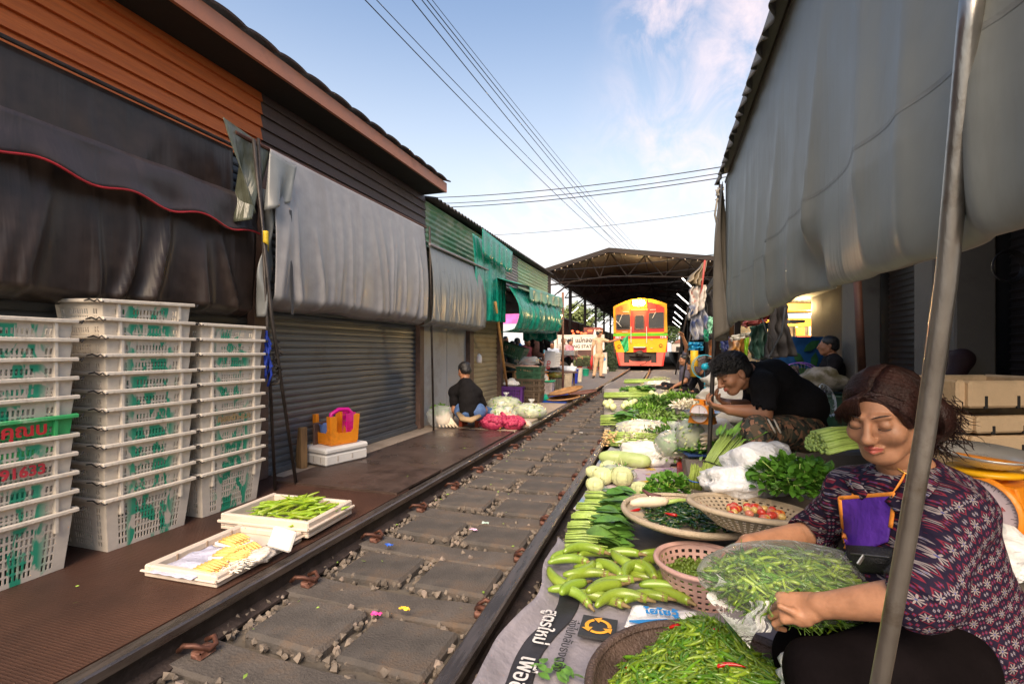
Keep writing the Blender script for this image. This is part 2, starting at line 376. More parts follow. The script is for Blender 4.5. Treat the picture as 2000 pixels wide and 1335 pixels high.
# ---- head in its own frame: x to the head's right, y out of the face, z up; unit = metres for a .225 m high head
def head_parts(S, c, R, s=1.0, sex='m', eyes=.35):
 c = V3(c); Rm = np.array(R)
 T = lambda p: c+s*(Rm @ V3(p))
 def e(p, r, k=.012, m='+', rot=None):
  S.ell(T(p), V3(r)*s, Rm if rot is None else Rm @ rot, k=k*s, m=m)
 def cp(a, b, ra, rb=None, k=.008, m='+'): S.cap(T(a), T(b), ra*s, (ra if rb is None else rb)*s, k=k*s, m=m)
 e((0, -.018, .034), (.073, .090, .078)); e((0, .022, -.012), (.061, .064, .078), .02)
 e((0, .052, -.080), (.030, .028, .026), .024)                        # chin
 cp((-.050, .0, -.045), (-.022, .048, -.078), .020, .018, .02); cp((.050, .0, -.045), (.022, .048, -.078), .020, .018, .02)   # jaw
 for q in (-1, 1):
  e((q*.038, .056, -.020), (.024, .024, .022), .02)                # cheekbone
  e((q*.031, .094, .012), (.019, .014, .012), .012, '-')            # socket
  e((q*.031, .0715, .009), (.0145, .0135, .0115), .005)               # lidded eye
  cp((q*.012, .082, .030), (q*.044, .072, .030), .0075, .006, .012)  # brow ridge
  e((q*.011, .096, -.026), (.0095, .010, .0085), .006)              # nostril wing
  e((q*.074, -.008, -.002), (.009, .018, .031), .006); e((q*.081, -.002, .004), (.006, .010, .018), .004, '-')
  e((q*.0055, .098, -.034), (.003, .004, .003), .002, '-')
 cp((0, .084, .022), (0, .106, -.020), .0075, .0105, .010); e((0, .107, -.022), (.011, .011, .010), .008)
 cp((-.020, .080, -.049), (0, .089, -.047), .0045, .006, .005); cp((.020, .080, -.049), (0, .089, -.047), .0045, .006, .005)
 cp((-.016, .079, -.057), (0, .087, -.058), .0055, .0075, .005); cp((.016, .079, -.057), (0, .087, -.058), .0055, .0075, .005)
 cp((-.024, .083, -.0525), (0, .0945, -.0525), .0016, .0020, .0015, '-'); cp((.024, .083, -.0525), (0, .0945, -.0525), .0016, .0020, .0015, '-')
 e((0, .090, -.038), (.004, .006, .007), .004, '-')
 for q in (-1, 1): cp((q*.017, .099, -.024), (q*.031, .080, -.054), .0008, .0008, .007, '-'); cp((q*.018, .090, .000), (q*.040, .086, -.004), .0006, .0006, .005, '-')
 return T
def face_extras(b, T, s, mi_dark, mi_brow, mi_lip, closed=True, lip=True, off=0):
 """lash lines, eyebrows: thin tubes lying on the face"""
 for q in (-1, 1):
  z = .002 if closed else .006
  b.tube([T((q*(.031+u*.0155), .0868-abs(u)**2*.010, z-.0022*(1-u*u))) for u in [-1+i/4 for i in range(9)]], [.0004*s]+[.0012*s]*7+[.0004*s], 5, mi_dark)
  b.tube([T((q*(.013+u*.036), .0905-u*u*.016, .0300+.006*math.sin(u*2.2))) for u in [i/7 for i in range(8)]], [.0012*s, .0022*s, .0026*s, .0026*s, .0024*s, .002*s, .0014*s, .0006*s], 5, mi_brow, flat=.6)
# ---- hand: wrist W, y along the fingers, z out of the back of the hand, thumb on +x side times th
def hand_parts(S, W, Y, Z, s=1.0, th=1, curl=(.5, .5, .5, .5), tcurl=.3, spread=.05, k=.006, tdir=None):
 Y = Vector(Y).normalized(); Z = (Vector(Z)-Y*Vector(Z).dot(Y)).normalized(); X = Y.cross(Z)*th
 W = Vector(W); Pt = lambda x, y, z: W+(X*x+Y*y+Z*z)*s
 Rm = np.array([list(X), list(Y), list(Z)]).T
 for x in (-.024, -.008, .009, .026):
  S.cap(Pt(x*.75, .012, 0), Pt(x*1.05, .078, .002), .0145*s, .0115*s, k=.010*s)
 S.cap(Pt(.016, .018, -.006), Pt(.030, .045, -.008), .017*s, .013*s, k=.012*s)
 L = (.040, .045, .043, .034)
 for i, x in enumerate((.027, .0095, -.008, -.025)):
  p = Pt(x, .082 if i in (1, 2) else .077, .002); a = 0; r = (.0088, .0088, .0085, .0075)[i]
  for j, (l, rr) in enumerate(((L[i], 1), (L[i]*.66, .92), (L[i]*.55, .82))):
   a += curl[i]*(1.0 if j else .85)
   d = Y*math.cos(a)-Z*math.sin(a)+X*spread*(1.5-i)*(1 if j == 0 else .3)
   q = p+d.normalized()*l*s
   S.cap(p, q, r*rr*s, r*rr*.9*s, k=.003*s); p = q
 p = Pt(.030, .030, -.008); d = (X*.8+Y*.75-Z*.3).normalized() if tdir is None else Vector(tdir).normalized()
 q = p+d*.036*s; S.cap(p, q, .0115*s, .0098*s, k=.008*s)
 d2 = (d+Y*tcurl-Z*tcurl*.8).normalized(); S.cap(q, q+d2*.028*s, .0095*s, .0078*s, k=.003*s)
def col_frame(fwd, up=(0, 0, 1)):
 """columns: right, forward, up"""
 f = Vector(fwd).normalized(); r = f.cross(Vector(up)).normalized(); u = r.cross(f)
 return np.array([list(r), list(f), list(u)]).T
m_skin = M('skin', (.37, .18, .10), .50, var=.15, scale=26, bump=.22, bscale=150, sss=.12, spec=.4, bdist=.0006)
m_skin2 = M('skin_tan', (.33, .15, .08), .5, var=.08, scale=18, bump=.06, bscale=200, sss=.1, spec=.4, bdist=.0006)
m_hair = M('black_hair', (.012, .010, .010), .42, var=.5, scale=40, stretch=(1, 1, .3), bump=.4, bscale=180)
# ================================================================ GROUND AND TRACK
XR, XL = -.663, -1.663                       # inner edges of the two rail heads
m_ground = M('ground_dirt', (.10, .085, .07), .9, scale=3, bump=.5, bscale=25, var=.3)
m_ballast = M('ballast_stone', (.135, .11, .09), .85, scale=9, var=.45, bump=.4, bscale=60, rand=.2)
m_conc = M('sleeper_concrete', (.085, .073, .066), .85, scale=5, var=.22, bump=.6, bscale=90, bdist=.002, dirt=(.14, .09, .055), dscale=4, dlo=.5, dhi=.8, rand=.1)
m_rail = M('worn_rail_steel', (.17, .14, .125), .30, metal=.75, var=.35, scale=7, bump=.15, bscale=90, stretch=(6, .6, 6))
m_railweb = M('rusty_rail_web', (.045, .032, .028), .65, metal=.3, var=.4, scale=9, bump=.4)
m_clip = M('rail_clip_rust', (.11, .045, .03), .55, metal=.4, var=.4, scale=30)
m_pad = M('concrete_pad', (.34, .27, .21), .85, var=.15, scale=4, bump=.3, dirt=(.22, .17, .13), dscale=1.5)
m_plate = M('dark_wet_plate', (.07, .048, .04), .32, var=.25, scale=3, bump=.12, bscale=18, rvar=.14, spec=.5, dirt=(.10, .065, .05), dscale=2.2)
m_road = M('crossing_road', (.12, .11, .11), .8, var=.2, scale=2.5, bump=.4, bscale=40)

def tread_mat():
 m, N, L, b = nodemat('tread_plate'); tc = N.new('ShaderNodeTexCoord')
 n = N.new('ShaderNodeTexNoise'); n.inputs['Scale'].default_value = 2.5; n.inputs['Detail'].default_value = 9; L.new(tc.outputs['Object'], n.inputs[0])
 r = N.new('ShaderNodeValToRGB'); e = r.color_ramp.elements; e[0].position = .32; e[1].position = .7; e[0].color = (.055, .027, .02, 1); e[1].color = (.125, .058, .038, 1); L.new(n.outputs[0], r.inputs[0]); L.new(r.outputs[0], b.inputs['Base Color'])
 b.inputs['Roughness'].default_value = .5; b.inputs['Metallic'].default_value = .35
 hs = []
 for ang, off in ((PI/4, 0), (-PI/4, .5)):
  mp = N.new('ShaderNodeMapping'); mp.inputs['Scale'].default_value = (42, 42, 42); mp.inputs['Location'].default_value = (off, off, 0); L.new(tc.outputs['Object'], mp.inputs[0])
  fr = N.new('ShaderNodeVectorMath'); fr.operation = 'FRACTION'; L.new(mp.outputs[0], fr.inputs[0])
  m2 = N.new('ShaderNodeMapping'); m2.vector_type = 'POINT'; sb = N.new('ShaderNodeVectorMath'); sb.operation = 'SUBTRACT'; sb.inputs[1].default_value = (.5, .5, .5); L.new(fr.outputs[0], sb.inputs[0])
  m2.inputs['Rotation'].default_value = (0, 0, ang); m2.inputs['Scale'].default_value = (1, 3.2, 0); L.new(sb.outputs[0], m2.inputs[0])
  ln = N.new('ShaderNodeVectorMath'); ln.operation = 'LENGTH'; L.new(m2.outputs[0], ln.inputs[0])
  mr = N.new('ShaderNodeMapRange'); mr.inputs[1].default_value = .5; mr.inputs[2].default_value = .38; L.new(ln.outputs['Value'], mr.inputs[0]); hs.append(mr)
 mxx = N.new('ShaderNodeMath'); mxx.operation = 'MAXIMUM'; L.new(hs[0].outputs[0], mxx.inputs[0]); L.new(hs[1].outputs[0], mxx.inputs[1])
 bp = N.new('ShaderNodeBump'); bp.inputs['Strength'].default_value = 1; bp.inputs['Distance'].default_value = .004; L.new(mxx.outputs[0], bp.inputs['Height']); L.new(bp.outputs[0], b.inputs['Normal'])
 return m
m_tread = tread_mat()

struct('ground', MB().grid(lambda u, v: ((u-.5)*900, (v-.5)*900, -.2), 8, 8), m_ground)
struct('ballast_bed', MB().grid(lambda u, v: (XL-.12+u*1.24, -1.5+v*14.4, -.152+.02*nz3((u*9, v*90, 0), 1)), 24, 180), m_ground, smooth=True)
struct('steel_floor', MB().span((-3.4, -1.5, -.19), (XL-.075, 3.07, -.004)), m_tread)
struct('step_plate', MB().span((-2.80, 2.92, -.004), (XL-.085, 3.62, .012)), M('dark_step_plate', (.06, .038, .03), .5, var=.3, scale=6, bump=.3))
struct('dark_plate', MB().span((-2.70, 3.6, -.19), (XL-.078, 5.6, .008)), m_plate)
struct('shop_apron', MB().span((-3.4, 3.07, -.19), (-2.70, 5.64, -.002)), m_pad)
struct('concrete_pad', MB().span((-5.2, 5.64, -.19), (XL-.08, 8.85, .004)), m_pad)
struct('market_road', MB().span((-14, 8.85, -.19), (XL-.08, 26, -.01)).span((XR+.09, 13.1, -.19), (12, 26, -.01)), m_road)
cp = thing('crossing_panel', 'grey concrete road panel with lifting holes between the rails before the train', 'crossing panel', (-1.16, 13.1, 0))
MB().span((XL+.07, 13.02, -.17), (XR-.07, 24.6, -.012), bv=.01).build('deck', m_road, cp)
fc = MB().span((XL+.13, 12.96, -.19), (XR-.12, 13.02, -.03), bv=.006).build('edge_beam', M('edge_concrete', (.33, .32, .31), .8, var=.2), cp)
for x in (-1.42, -.92):
 MB().lathe([(.001, 0), (.035, 0), (.035, .05)], 12, (x, 12.957, -.11), R=Matrix.Rotation(PI/2, 3, 'X'), sx=.7).build('lifting_hole', M('hole_dark', (.02, .015, .012), .9, var=.2), fc)
struct('right_paving', MB().span((-.50, -1.5, -.19), (9, 13.1, -.035)), M('right_paving', (.11, .095, .085), .8, var=.25, scale=4, bump=.3))
struct('vendor_platform', MB().span((.14, 3.0, -.035), (9, 13.1, .23), bv=.015), M('platform_concrete', (.20, .165, .135), .85, var=.25, scale=4, bump=.4))
struct('far_ground', MB().span((-5, 26, -.19), (4.5, 95, -.13)), m_ballast)

# rails: head, web and foot profile swept along the track
def rail(side, y0, y1, x_in, name, label):
 s = -1 if side == 'L' else 1            # head lies on this side of its inner edge
 prof = [(0, -.006), (.008, 0), (.058, 0), (.066, -.006), (.066, -.035), (.041, -.047), (.041, -.105), (.095, -.118), (.095, -.13), (-.03, -.13), (-.03, -.118), (.025, -.105), (.025, -.047), (0, -.035)]
 n = len(prof); k = 60; mb = MB(); vs = []; 
 for i in range(k+1):
  y = y0+(y1-y0)*i/k
  dx = 0 if y < 16 else (y-16)**2*.0016
  vs += [(x_in+s*px_-dx*.7, y, pz) for px_, pz in prof]
 for i in range(k):
  for j in range(n):
   mb_m = 0 if j in (13, 0, 1, 2, 3) else 1
   mb.f.append((i*n+j, i*n+(j+1) % n, (i+1)*n+(j+1) % n, (i+1)*n+j)); mb.m.append(mb_m)
 mb.v = [tuple(v) for v in vs]; mb.f.append(tuple(range(n))[::-1]); mb.m.append(1); mb.f.append(tuple(range(k*n, k*n+n))); mb.m.append(1)
 o = mb.build(name, [m_rail, m_railweb]); tag(o, label, 'rail')
rail('L', -1.4, 60, XL, 'rail', 'dark steel rail on the far left side of the sleepers, beside the crates')
rail('R', -1.4, 60, XR, 'rail', 'worn steel rail running right beside the vegetables and eggplants')
for nm, x, lb in (('rail', -3.5, 'far left siding rail beside the station sign'),):
 MB().span((x, 19.5, -.13), (x+.06, 40, .0), bv=.005).build(nm, m_railweb); tag(bpy.data.objects[-1] if 0 else COL.objects[-1], lb, 'rail')

# sleepers
def sleeper_at(i, y):
 t = thing('sleeper', '%s concrete sleeper from the near end of the track' % nth(i), 'sleeper', (-1.163, y, -.165), 'concrete sleepers')
 return t
def build_sleeper():
 t = thing('sleeper', '', 'sleeper', (0, 0, 0), 'concrete sleepers')
 mb = MB(); nx = 22
 def fn(u, v):
  x = (u-.5)*1.36; sag = -.018*max(0, 1-(x/.5)**2)
  prof = [(-.105, -.08), (-.098, .0), (-.086, .012), (.086, .012), (.098, 0), (.105, -.08)]
  a = prof[int(round(v*5))]; k = 1-.12*max(0, 1-(x/.55)**2)
  return (x, a[0]*k+.004*nz3((x, a[0], 0), 7), a[1]+(sag if a[1] > -.05 else 0)+.004*nz3((x, a[0], 3), 9))
 mb.grid(fn, nx, 5)
 mb.build('concrete_body', m_conc, t, smooth=False)
 for sx, x in ((1, -.5), (-1, .5)):
  for q in (1,):
   c = MB(); pts = []
   base = x+sx*.045
   pts = [(base-sx*.045, -.045, .035), (base-sx*.02, -.045, .058), (base+sx*.015, -.03, .055), (base+sx*.045, 0, .03), (base+sx*.045, .03, .035), (base+sx*.02, .045, .05), (base-sx*.02, .045, .03)]
   c.tube(pts, .0095, 8); c.box((base+sx*.02, 0, .02), (.05, .07, .03), bv=.006)
   c.build('rail_clip', m_clip, t, smooth=True)
 return t
S0 = build_sleeper()
bpy.context.view_layer.update()
def block_proto():
 mb = MB(); mb.box((0, 0, 0), (.36, .30, .09), bv=.014)
 return mb
DY = .552; Y0 = 1.335
bpairs = []
m_block = M('paving_block', (.074, .065, .060), .88, scale=7, var=.25, bump=.8, bscale=110, bdist=.002, dirt=(.12, .078, .05), dscale=5, dlo=.5, dhi=.8, rand=.12)
B0 = None
sl = 0
for i in range(0, 22):
 y = Y0+i*DY-DY
 if y > 12.8: break
 sl += 1
 if i == 0: s = S0
 else:
  s = S0.copy(); COL.objects.link(s)
  for ch in S0.children:
   c = ch.copy(); COL.objects.link(c); c.parent = s
 s.location = (-1.163, y, -.125); s.rotation_euler.z = rnd.uniform(-.012, .012); s['label'] = '%s concrete sleeper counted from the near end of the track' % nth(sl)
 for side in (-1, 1):
  if B0 is None: b = block_proto().build('paving_block', m_block, loc=(0, 0, 0)); B0 = b
  else: b = B0.copy(); COL.objects.link(b)
  b.location = (-1.163+side*.215+rnd.uniform(-.008, .008), y+DY/2+rnd.uniform(-.008, .008), -.152+rnd.uniform(-.006, .006)); b.rotation_euler = (rnd.uniform(-.02, .02), rnd.uniform(-.02, .02), rnd.uniform(-.03, .03)); b.scale = (1, rnd.uniform(.93, 1.02), 1)
  tag(b, 'square %s paving block just beyond the %s sleeper from the near end' % ('left' if side < 0 else 'right', nth(sl)), 'paving block', 'paving blocks between the sleepers')
# ballast stones (uncountable gravel)
mb = MB(); r2 = random.Random(3)
for k in range(9000):
 y = r2.uniform(.5, 12.9) if k > 3800 else r2.uniform(.5, 5.2); x = r2.uniform(XL-.02, XR+.13)
 ph = ((y-Y0) % DY)/DY
 if ph < .2 or ph > .8:
  if r2.random() < .985: continue
 bx = abs(abs(x+1.163)-.215)
 if bx < .17 and .26 < ph < .74: continue
 R = Euler((r2.uniform(0, 6), r2.uniform(0, 6), r2.uniform(0, 6))).to_matrix(); s = r2.uniform(.010, .022)
 q = [R @ (Vector(v)*s*Vector((1, r2.uniform(.7, 1.1), r2.uniform(.6, .9))).length/1.6*r2.uniform(.75, 1.2)) for v in ((1, 0, 0), (-1, 0, 0), (0, 1, 0), (0, -1, 0), (0, 0, 1), (0, 0, -1), (.7, .7, .2), (-.7, .6, -.3))]
 c = Vector((x, y, -.145+r2.uniform(0, .028)))
 mb.add([p+c for p in q], [(0, 6, 4), (6, 2, 4), (2, 1, 4), (1, 3, 4), (3, 0, 4), (0, 5, 6), (6, 5, 2), (2, 7, 1), (2, 5, 7), (7, 5, 1), (1, 5, 3), (3, 5, 0)], 0 if r2.random() < .88 else 1)
tag(mb.build('ballast', [m_ballast, M('pale_stone', (.24, .19, .16), .85, var=.4, scale=12)], loc=(0, 0, 0)), 'loose grey and brown ballast stones between sleepers and blocks', 'gravel', kind='stuff')
# scraps on the track
scr = [((735, 1200), (.75, .05, .3), 'pink crumpled wrapper lying between two paving blocks'), ((790, 1190), (.8, .5, .02), 'yellow scrap of plastic among the near ballast stones'), ((760, 1065), (.02, .1, .5), 'tiny blue scrap by the left rail'), ((1135, 845), (.75, .75, .75), 'white scrap of paper lying on a far sleeper'), ((925, 1035), (.65, .4, .6), 'lilac scrap of plastic beside a block edge'), ((948, 1022), (.4, .55, .5), 'pale green scrap of foil between two blocks')]
for (p, c, lb) in scr:
 q = G(p[0], p[1], -.095); mb = MB(); o1 = rnd.random()*9
 mb.grid(lambda u, v: q+Vector(((u-.5)*.045, (v-.5)*.02, .006+.012*nz3((u*3+o1, v*3, 0)))), 5, 4)
 tag(mb.build('litter', M('litter', c, .5, var=.2), thick=.001), lb, 'litter')
mb = MB(); ml = M('dropped_leaf', (.22, .34, .05), .5, var=.3, scale=20)
for k in range(60):
 y = rnd.uniform(1, 6.5); side = rnd.random(); x = rnd.uniform(XL+.05, XR-.08) if side < .65 else rnd.uniform(-2.5, XL-.1)
 z = -.105 if side < .65 else .014; a = rnd.uniform(0, 6); s = rnd.uniform(.006, .017)
 c = Vector((x, y, z)); d = Vector((math.cos(a), math.sin(a), 0))*s; e = Vector((-d.y, d.x, 0))*.4
 mb.add([c-d, c+e+Vector((0, 0, .004)), c+d+Vector((0, 0, .002)), c-e], [(0, 1, 2, 3)])
tag(mb.build('leaf_scraps', ml, loc=(0, 0, 0)), 'small torn green leaf scraps scattered over the track and the plates', 'leaf scraps', kind='stuff')

# ================================================================ LEFT BUILDINGS
def planks_mat(name, c1, c2):
 return M(name, c1, .5, col2=c2, scale=5, stretch=(8, .5, 8), bump=.35, bscale=40, lo=.3, hi=.75, detail=9)
m_orange = planks_mat('orange_cladding', (.44, .095, .018), (.66, .165, .034)); m_darkclad = planks_mat('brown_cladding', (.06, .038, .035), (.11, .072, .068))
m_fascia = M('fascia_paint', (.42, .16, .085), .5, var=.12, scale=3, bump=.05, dirt=(.3, .12, .07), dscale=3)
m_shut = M('shutter_steel', (.115, .125, .135), .45, metal=.25, var=.15, scale=3, bump=.08, dirt=(.08, .08, .08), dscale=2.5)
m_brownpost = M('brown_post', (.11, .065, .05), .6, var=.3, scale=8, bump=.2)
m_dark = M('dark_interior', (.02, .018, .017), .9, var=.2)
tb = thing('timber_shop', 'low shop row with orange and brown plank cladding, terracotta fascia and roller shutters', 'building', (-3.3, 2, 0))
def planks(y0, y1, z0, z1, h, mat, name, x=-3.0):
 mb = MB(); n = int(round((z1-z0)/h))
 for k in range(n):
  a = z0+k*h
  mb.add([(x+.022, y0, a), (x+.022, y1, a), (x, y1, a+h-.004), (x, y0, a+h-.004), (x-.01, y0, a), (x-.01, y1, a)], [(0, 1, 2, 3), (0, 4, 5, 1)])
  if k: mb.add([(x+.001, y0, a-.004), (x+.001, y1, a-.004), (x+.001, y1, a), (x+.001, y0, a)], [(0, 1, 2, 3)])
 return mb.build(name, mat, tb)
planks(-.6, 3.0, 2.42, 3.02, .10, m_orange, 'orange_cladding')
planks(3.0, 5.7, 2.42, 3.02, .10, m_darkclad, 'brown_cladding')
MB().span((-3.2, -.6, 2.0), (-3.02, 5.7, 3.05)).build('backing_wall', m_dark, tb)
fa = MB().grid(lambda u, v: (-2.68, -.8+u*6.47, 2.955+.055*u+v*.12), 24, 2).build('fascia', m_fascia, tb, thick=.025)
MB().grid(lambda u, v: (-2.68-v*.34, -.8+u*6.47, 2.96+.055*u), 6, 2).build('soffit', m_dark, tb, thick=.006)  # near-black colour paints in the shadow under the eave
def roofwave(u, v):
 y = -.85+u*6.56
 return (-2.63-v*2.4, y, 3.09+.055*u+v*.75+.022*abs(math.sin(y*PI/.28))**.6-.006)
MB().grid(roofwave, 330, 4).build('tile_roof', M('dark_roof_tile', (.06, .035, .03), .75, var=.35, scale=5, bump=.4), tb, smooth=False, thick=.014)
def shutter(y0, y1, z0, z1, x, mat, parent, name='roller_shutter', pitch=.058):
 mb = MB(); n = int((z1-z0)/pitch); z1 = max(z1, z0+n*pitch)
 prof = []
 for k in range(n):
  z = z0+k*pitch; prof += [(x, z), (x+.009, z+.004), (x+.013, z+pitch*.3), (x+.013, z+pitch*.62), (x+.010, z+pitch*.80), (x+.001, z+pitch*.84)]
 prof.append((x, z1)); k = len(prof)
 mb.add([(a, y, z) for y in (y0, y1) for a, z in prof], [(i, i+1, k+i+1, k+i) for i in range(k-1)])
 return mb.build(name, mat, parent)
shutter(3.02, 5.44, .02, 2.4, -3.0, m_shut, tb)
shutter(-.6, 2.86, .02, 2.4, -3.0, M('dark_shutter', (.07, .075, .08), .5, metal=.2, var=.15, scale=3), tb)
for y, w_ in ((2.94, .14), (5.50, .11)):
 MB().span((-3.02, y-w_/2, 0), (-2.93, y+w_/2, 2.42), bv=.004).build('door_post', m_brownpost, tb)
MB().span((-3.0, 3.02, 0), (-2.965, 5.44, .045), bv=.004).build('shutter_foot', m_shut, tb)
MB().span((-6, -.6, 0), (-3.05, 5.68, 2.0)).build('shop_body', m_dark, tb)

# green corrugated shop beyond
gb = thing('corrugated_shop', 'long shop row with green corrugated siding above grey panels and a beige shutter', 'building', (-3.3, 8, 0))
def corr(y0, y1, z0, z1, x, mat, name, p=.075, amp=.012, horiz=True, slope=0, parent=gb):
 nz_ = int((z1-z0)/p*8)
 def fn(u, v): y = y0+u*(y1-y0); z = z0+v*(z1-z0); return (x+amp*math.sin(2*PI*(z)/p), y, z+slope*u)
 return MB().grid(fn, 1, nz_).build(name, mat, parent, smooth=True)
m_green = M('green_corrugated', (.10, .26, .13), .45, var=.25, scale=2, stretch=(1, .6, 4), bump=.1, dirt=(.32, .36, .25), dscale=2.4, dlo=.48, dhi=.62)
m_lgreen = M('pale_green_corrugated', (.26, .40, .24), .45, var=.25, scale=2, stretch=(1, .5, 4), bump=.1, dirt=(.36, .36, .28), dscale=2)
m_greycor = M('grey_corrugated', (.25, .22, .24), .5, var=.2, scale=2, bump=.1)
corr(5.7, 9.1, 2.2, 2.96, -3.0, m_green, 'green_siding', slope=-.02)
corr(9.1, 9.9, 2.2, 2.97, -3.0, m_greycor, 'grey_siding', p=.06)
corr(9.9, 12.7, 2.2, 2.97, -3.0, m_lgreen, 'pale_green_siding', slope=.03)
def croof(u, v):
 y = 5.72+u*7.1; return (-2.86-v*2.3, y, 2.985+.05*u+v*.5+.018*math.sin(y*2*PI/.12))
MB().grid(croof, 500, 3).build('roof_sheet', M('rusty_roof_sheet', (.07, .055, .05), .7, var=.4, scale=4, bump=.3), gb, smooth=True, thick=.01)
m_gpanel = M('grey_panel', (.33, .34, .36), .5, var=.1, scale=1.6, bump=.06, dirt=(.25, .23, .21), dscale=1.3)
MB().span((-3.02, 5.58, 0), (-2.99, 6.35, 2.3), bv=.003).span((-3.02, 6.36, 0), (-2.988, 7.05, 2.3), bv=.003).build('grey_door_panel', m_gpanel, gb)
for y in (7.14, 8.62): MB().span((-3.02, y-.08, 0), (-2.92, y+.08, 2.3), bv=.004).build('brown_post', m_brownpost, gb)
shutter(7.22, 8.56, .02, 2.3, -3.0, M('beige_shutter', (.34, .285, .18), .55, var=.12, scale=3, dirt=(.22, .18, .12)), gb, pitch=.085)
MB().span((-6, 5.58, 0), (-3.04, 8.7, 2.2)).span((-5.8, 5.75, 2.0), (-3.05, 12.75, 2.9)).build('shop_body', m_dark, gb)
MB().span((-5.9, 8.9, -.1), (-5.7, 13.3, 2.2)).build('back_wall', M('shop_back_wall', (.05, .05, .07), .8, var=.3), gb)

# ---------------------------------------------------------------- tarpaulins on the left
def hang(x, y0, y1, zt, zb, amp=.05, nf=9, seed=1, bulge=.0, nu=110, nv=40, curl=0, swag=0, zt2=None, zb2=None, sharp=2.0, lean=0):
 r = random.Random(seed); W = y1-y0; fl = []
 for k in range(int(nf*1.8)):
  fl.append((y0+W*(k+r.uniform(.1, .9))/(nf*1.8), r.uniform(.018, .05)*min(1, W/2+.3), amp*r.uniform(.35, 1.0), r.uniform(-.12, .12), r.choice((0, 0, .15, .35))))
 def fn(u, v):
  y = y0+W*u; a_t = zt if zt2 is None else zt+(zt2-zt)*u; a_b = zb if zb2 is None else zb+(zb2-zb)*u
  a_b += swag*nz3((u*3, 0, seed), 1.5); z = a_t+(a_b-a_t)*v; s = 0
  for (yc, w_, a, sk, tv) in fl:
   d_ = abs((y-yc-sk*v*v-.02*math.sin(v*5+yc*9))/w_)
   if d_ < 4: s += a*math.exp(-d_**1.3)*max(0, (v-tv)/(1-tv))**.9
  xx = x+s+amp*.5*nz3((y*1.6, z*.5, 7), 1, seed)*(.3+.7*v)+bulge*math.sin(v*PI*.85)+lean*v
  if curl and v > .93: xx -= curl*((v-.93)/.07)**1.5
  return (xx, y+.012*nz3((u*5, v*4, 1), 1, seed)*v, z)
 return fn
m_black = vinyl('black_vinyl', (.040, .027, .022), .36, spec=.35, fold=.02, sc=(1.0, 1.6, .1), var=.3, dirt=(.06, .042, .036))
m_greyv = vinyl('silver_grey_vinyl', (.29, .28, .285), .36, fold=.006, sc=(1, 1.6, .08), dirt=(.24, .22, .21), spec=.5)
m_greyv2 = vinyl('grey_vinyl', (.19, .20, .20), .3, fold=.015, sc=(1, 2, .08), dirt=(.14, .13, .12))
m_teal = vinyl('green_vinyl', (.008, .25, .17), .24, fold=.03, sc=(1, 1.4, .15), var=.25)
m_olive = vinyl('olive_vinyl', (.085, .09, .06), .3, fold=.05, var=.3)
# upper part of the black awning lies against the wall, lower part swells out
bt = thing('black_tarpaulin', 'large black vinyl curtain with wavy red-piped valance behind the crates', 'tarpaulin', (-2.8, 1.2, 1.2))
MB().grid(hang(-2.93, -.6, 2.68, 2.42, 1.95, amp=.035, nf=12, seed=4, nv=16), 120, 16).build('upper_sheet', m_black, bt, smooth=True, thick=.003)
MB().grid(hang(-2.78, -.6, 2.70, 2.02, 1.22, amp=.115, nf=10, seed=11, bulge=.03, curl=.12, sharp=1.6), 200, 44).build('lower_sheet', m_black, bt, smooth=True, thick=.003)
def valz(u): return 1.80+.02*math.sin(u*3.53*2*PI/.42*1.0)+.02*nz3((u*6, 0, 0))+.035*math.sin(u*4)
va = MB().grid(lambda u, v: (-2.70+.012*math.sin(u*60)*v+.03*v+.02*nz3((u*14, v*2, 0)), -.6+3.26*u, 2.03+(valz(u)-2.03)*v), 240, 8).build('valance', vinyl('valance_vinyl', (.045, .035, .036), .36, spec=.35, fold=.02), bt, smooth=True, thick=.003)
MB().tube([(-2.655+.02*nz3((i/160*14, 2, 0)), -.6+3.26*i/160, valz(i/160)) for i in range(161)], .006, 6).build('red_piping', M('red_piping', (.35, .015, .02), .4, var=.2), va, smooth=True)
MB().tube([(-2.90, -.6, 2.43), (-2.90, 2.7, 2.43)], .012).build('curtain_rail', m_railweb, bt)
gt = thing('silver_tarpaulin', 'wide silver-grey vinyl curtain hung under the brown cladding', 'tarpaulin', (-2.6, 4.2, 1.25))
MB().grid(hang(-2.64, 2.72, 5.0, 2.40, 1.285, amp=.060, nf=8, seed=6, bulge=.05, curl=.12, swag=.02, sharp=1.8), 180, 50).build('sheet', m_greyv, gt, smooth=True, thick=.003)
MB().tube([(-2.66, 2.45, 2.40), (-2.66, 5.08, 2.42)], .016).build('hanging_bar', m_clip, gt)
MB().grid(lambda u, v: (-2.60+.05*v*math.sin(u*6)+.05*u, 2.68+.20*u-.05*v, 2.36-.42*v*(1-.35*u)-.04*u), 14, 14).build('folded_corner', m_greyv2, gt, smooth=True, thick=.003)
MB().grid(lambda u, v: (-2.66+.05*math.cos(u*2*PI+v*4)*(.6+.4*math.sin(v*9)), 2.70+.055*math.sin(u*2*PI+v*4)*(.7+.5*math.sin(v*11+1))+.03*math.sin(v*5), 2.1-.88*v), 20, 40).build('gathered_edge', m_greyv2, gt, smooth=True, thick=.002)
MB().grid(lambda u, v: (-2.58, 2.84+.02*v+.022*u, 2.0-.75*v), 1, 14).build('eyelet_strip', M('eyelet_strip', (.05, .05, .055), .6, var=.2), gt, thick=.004)
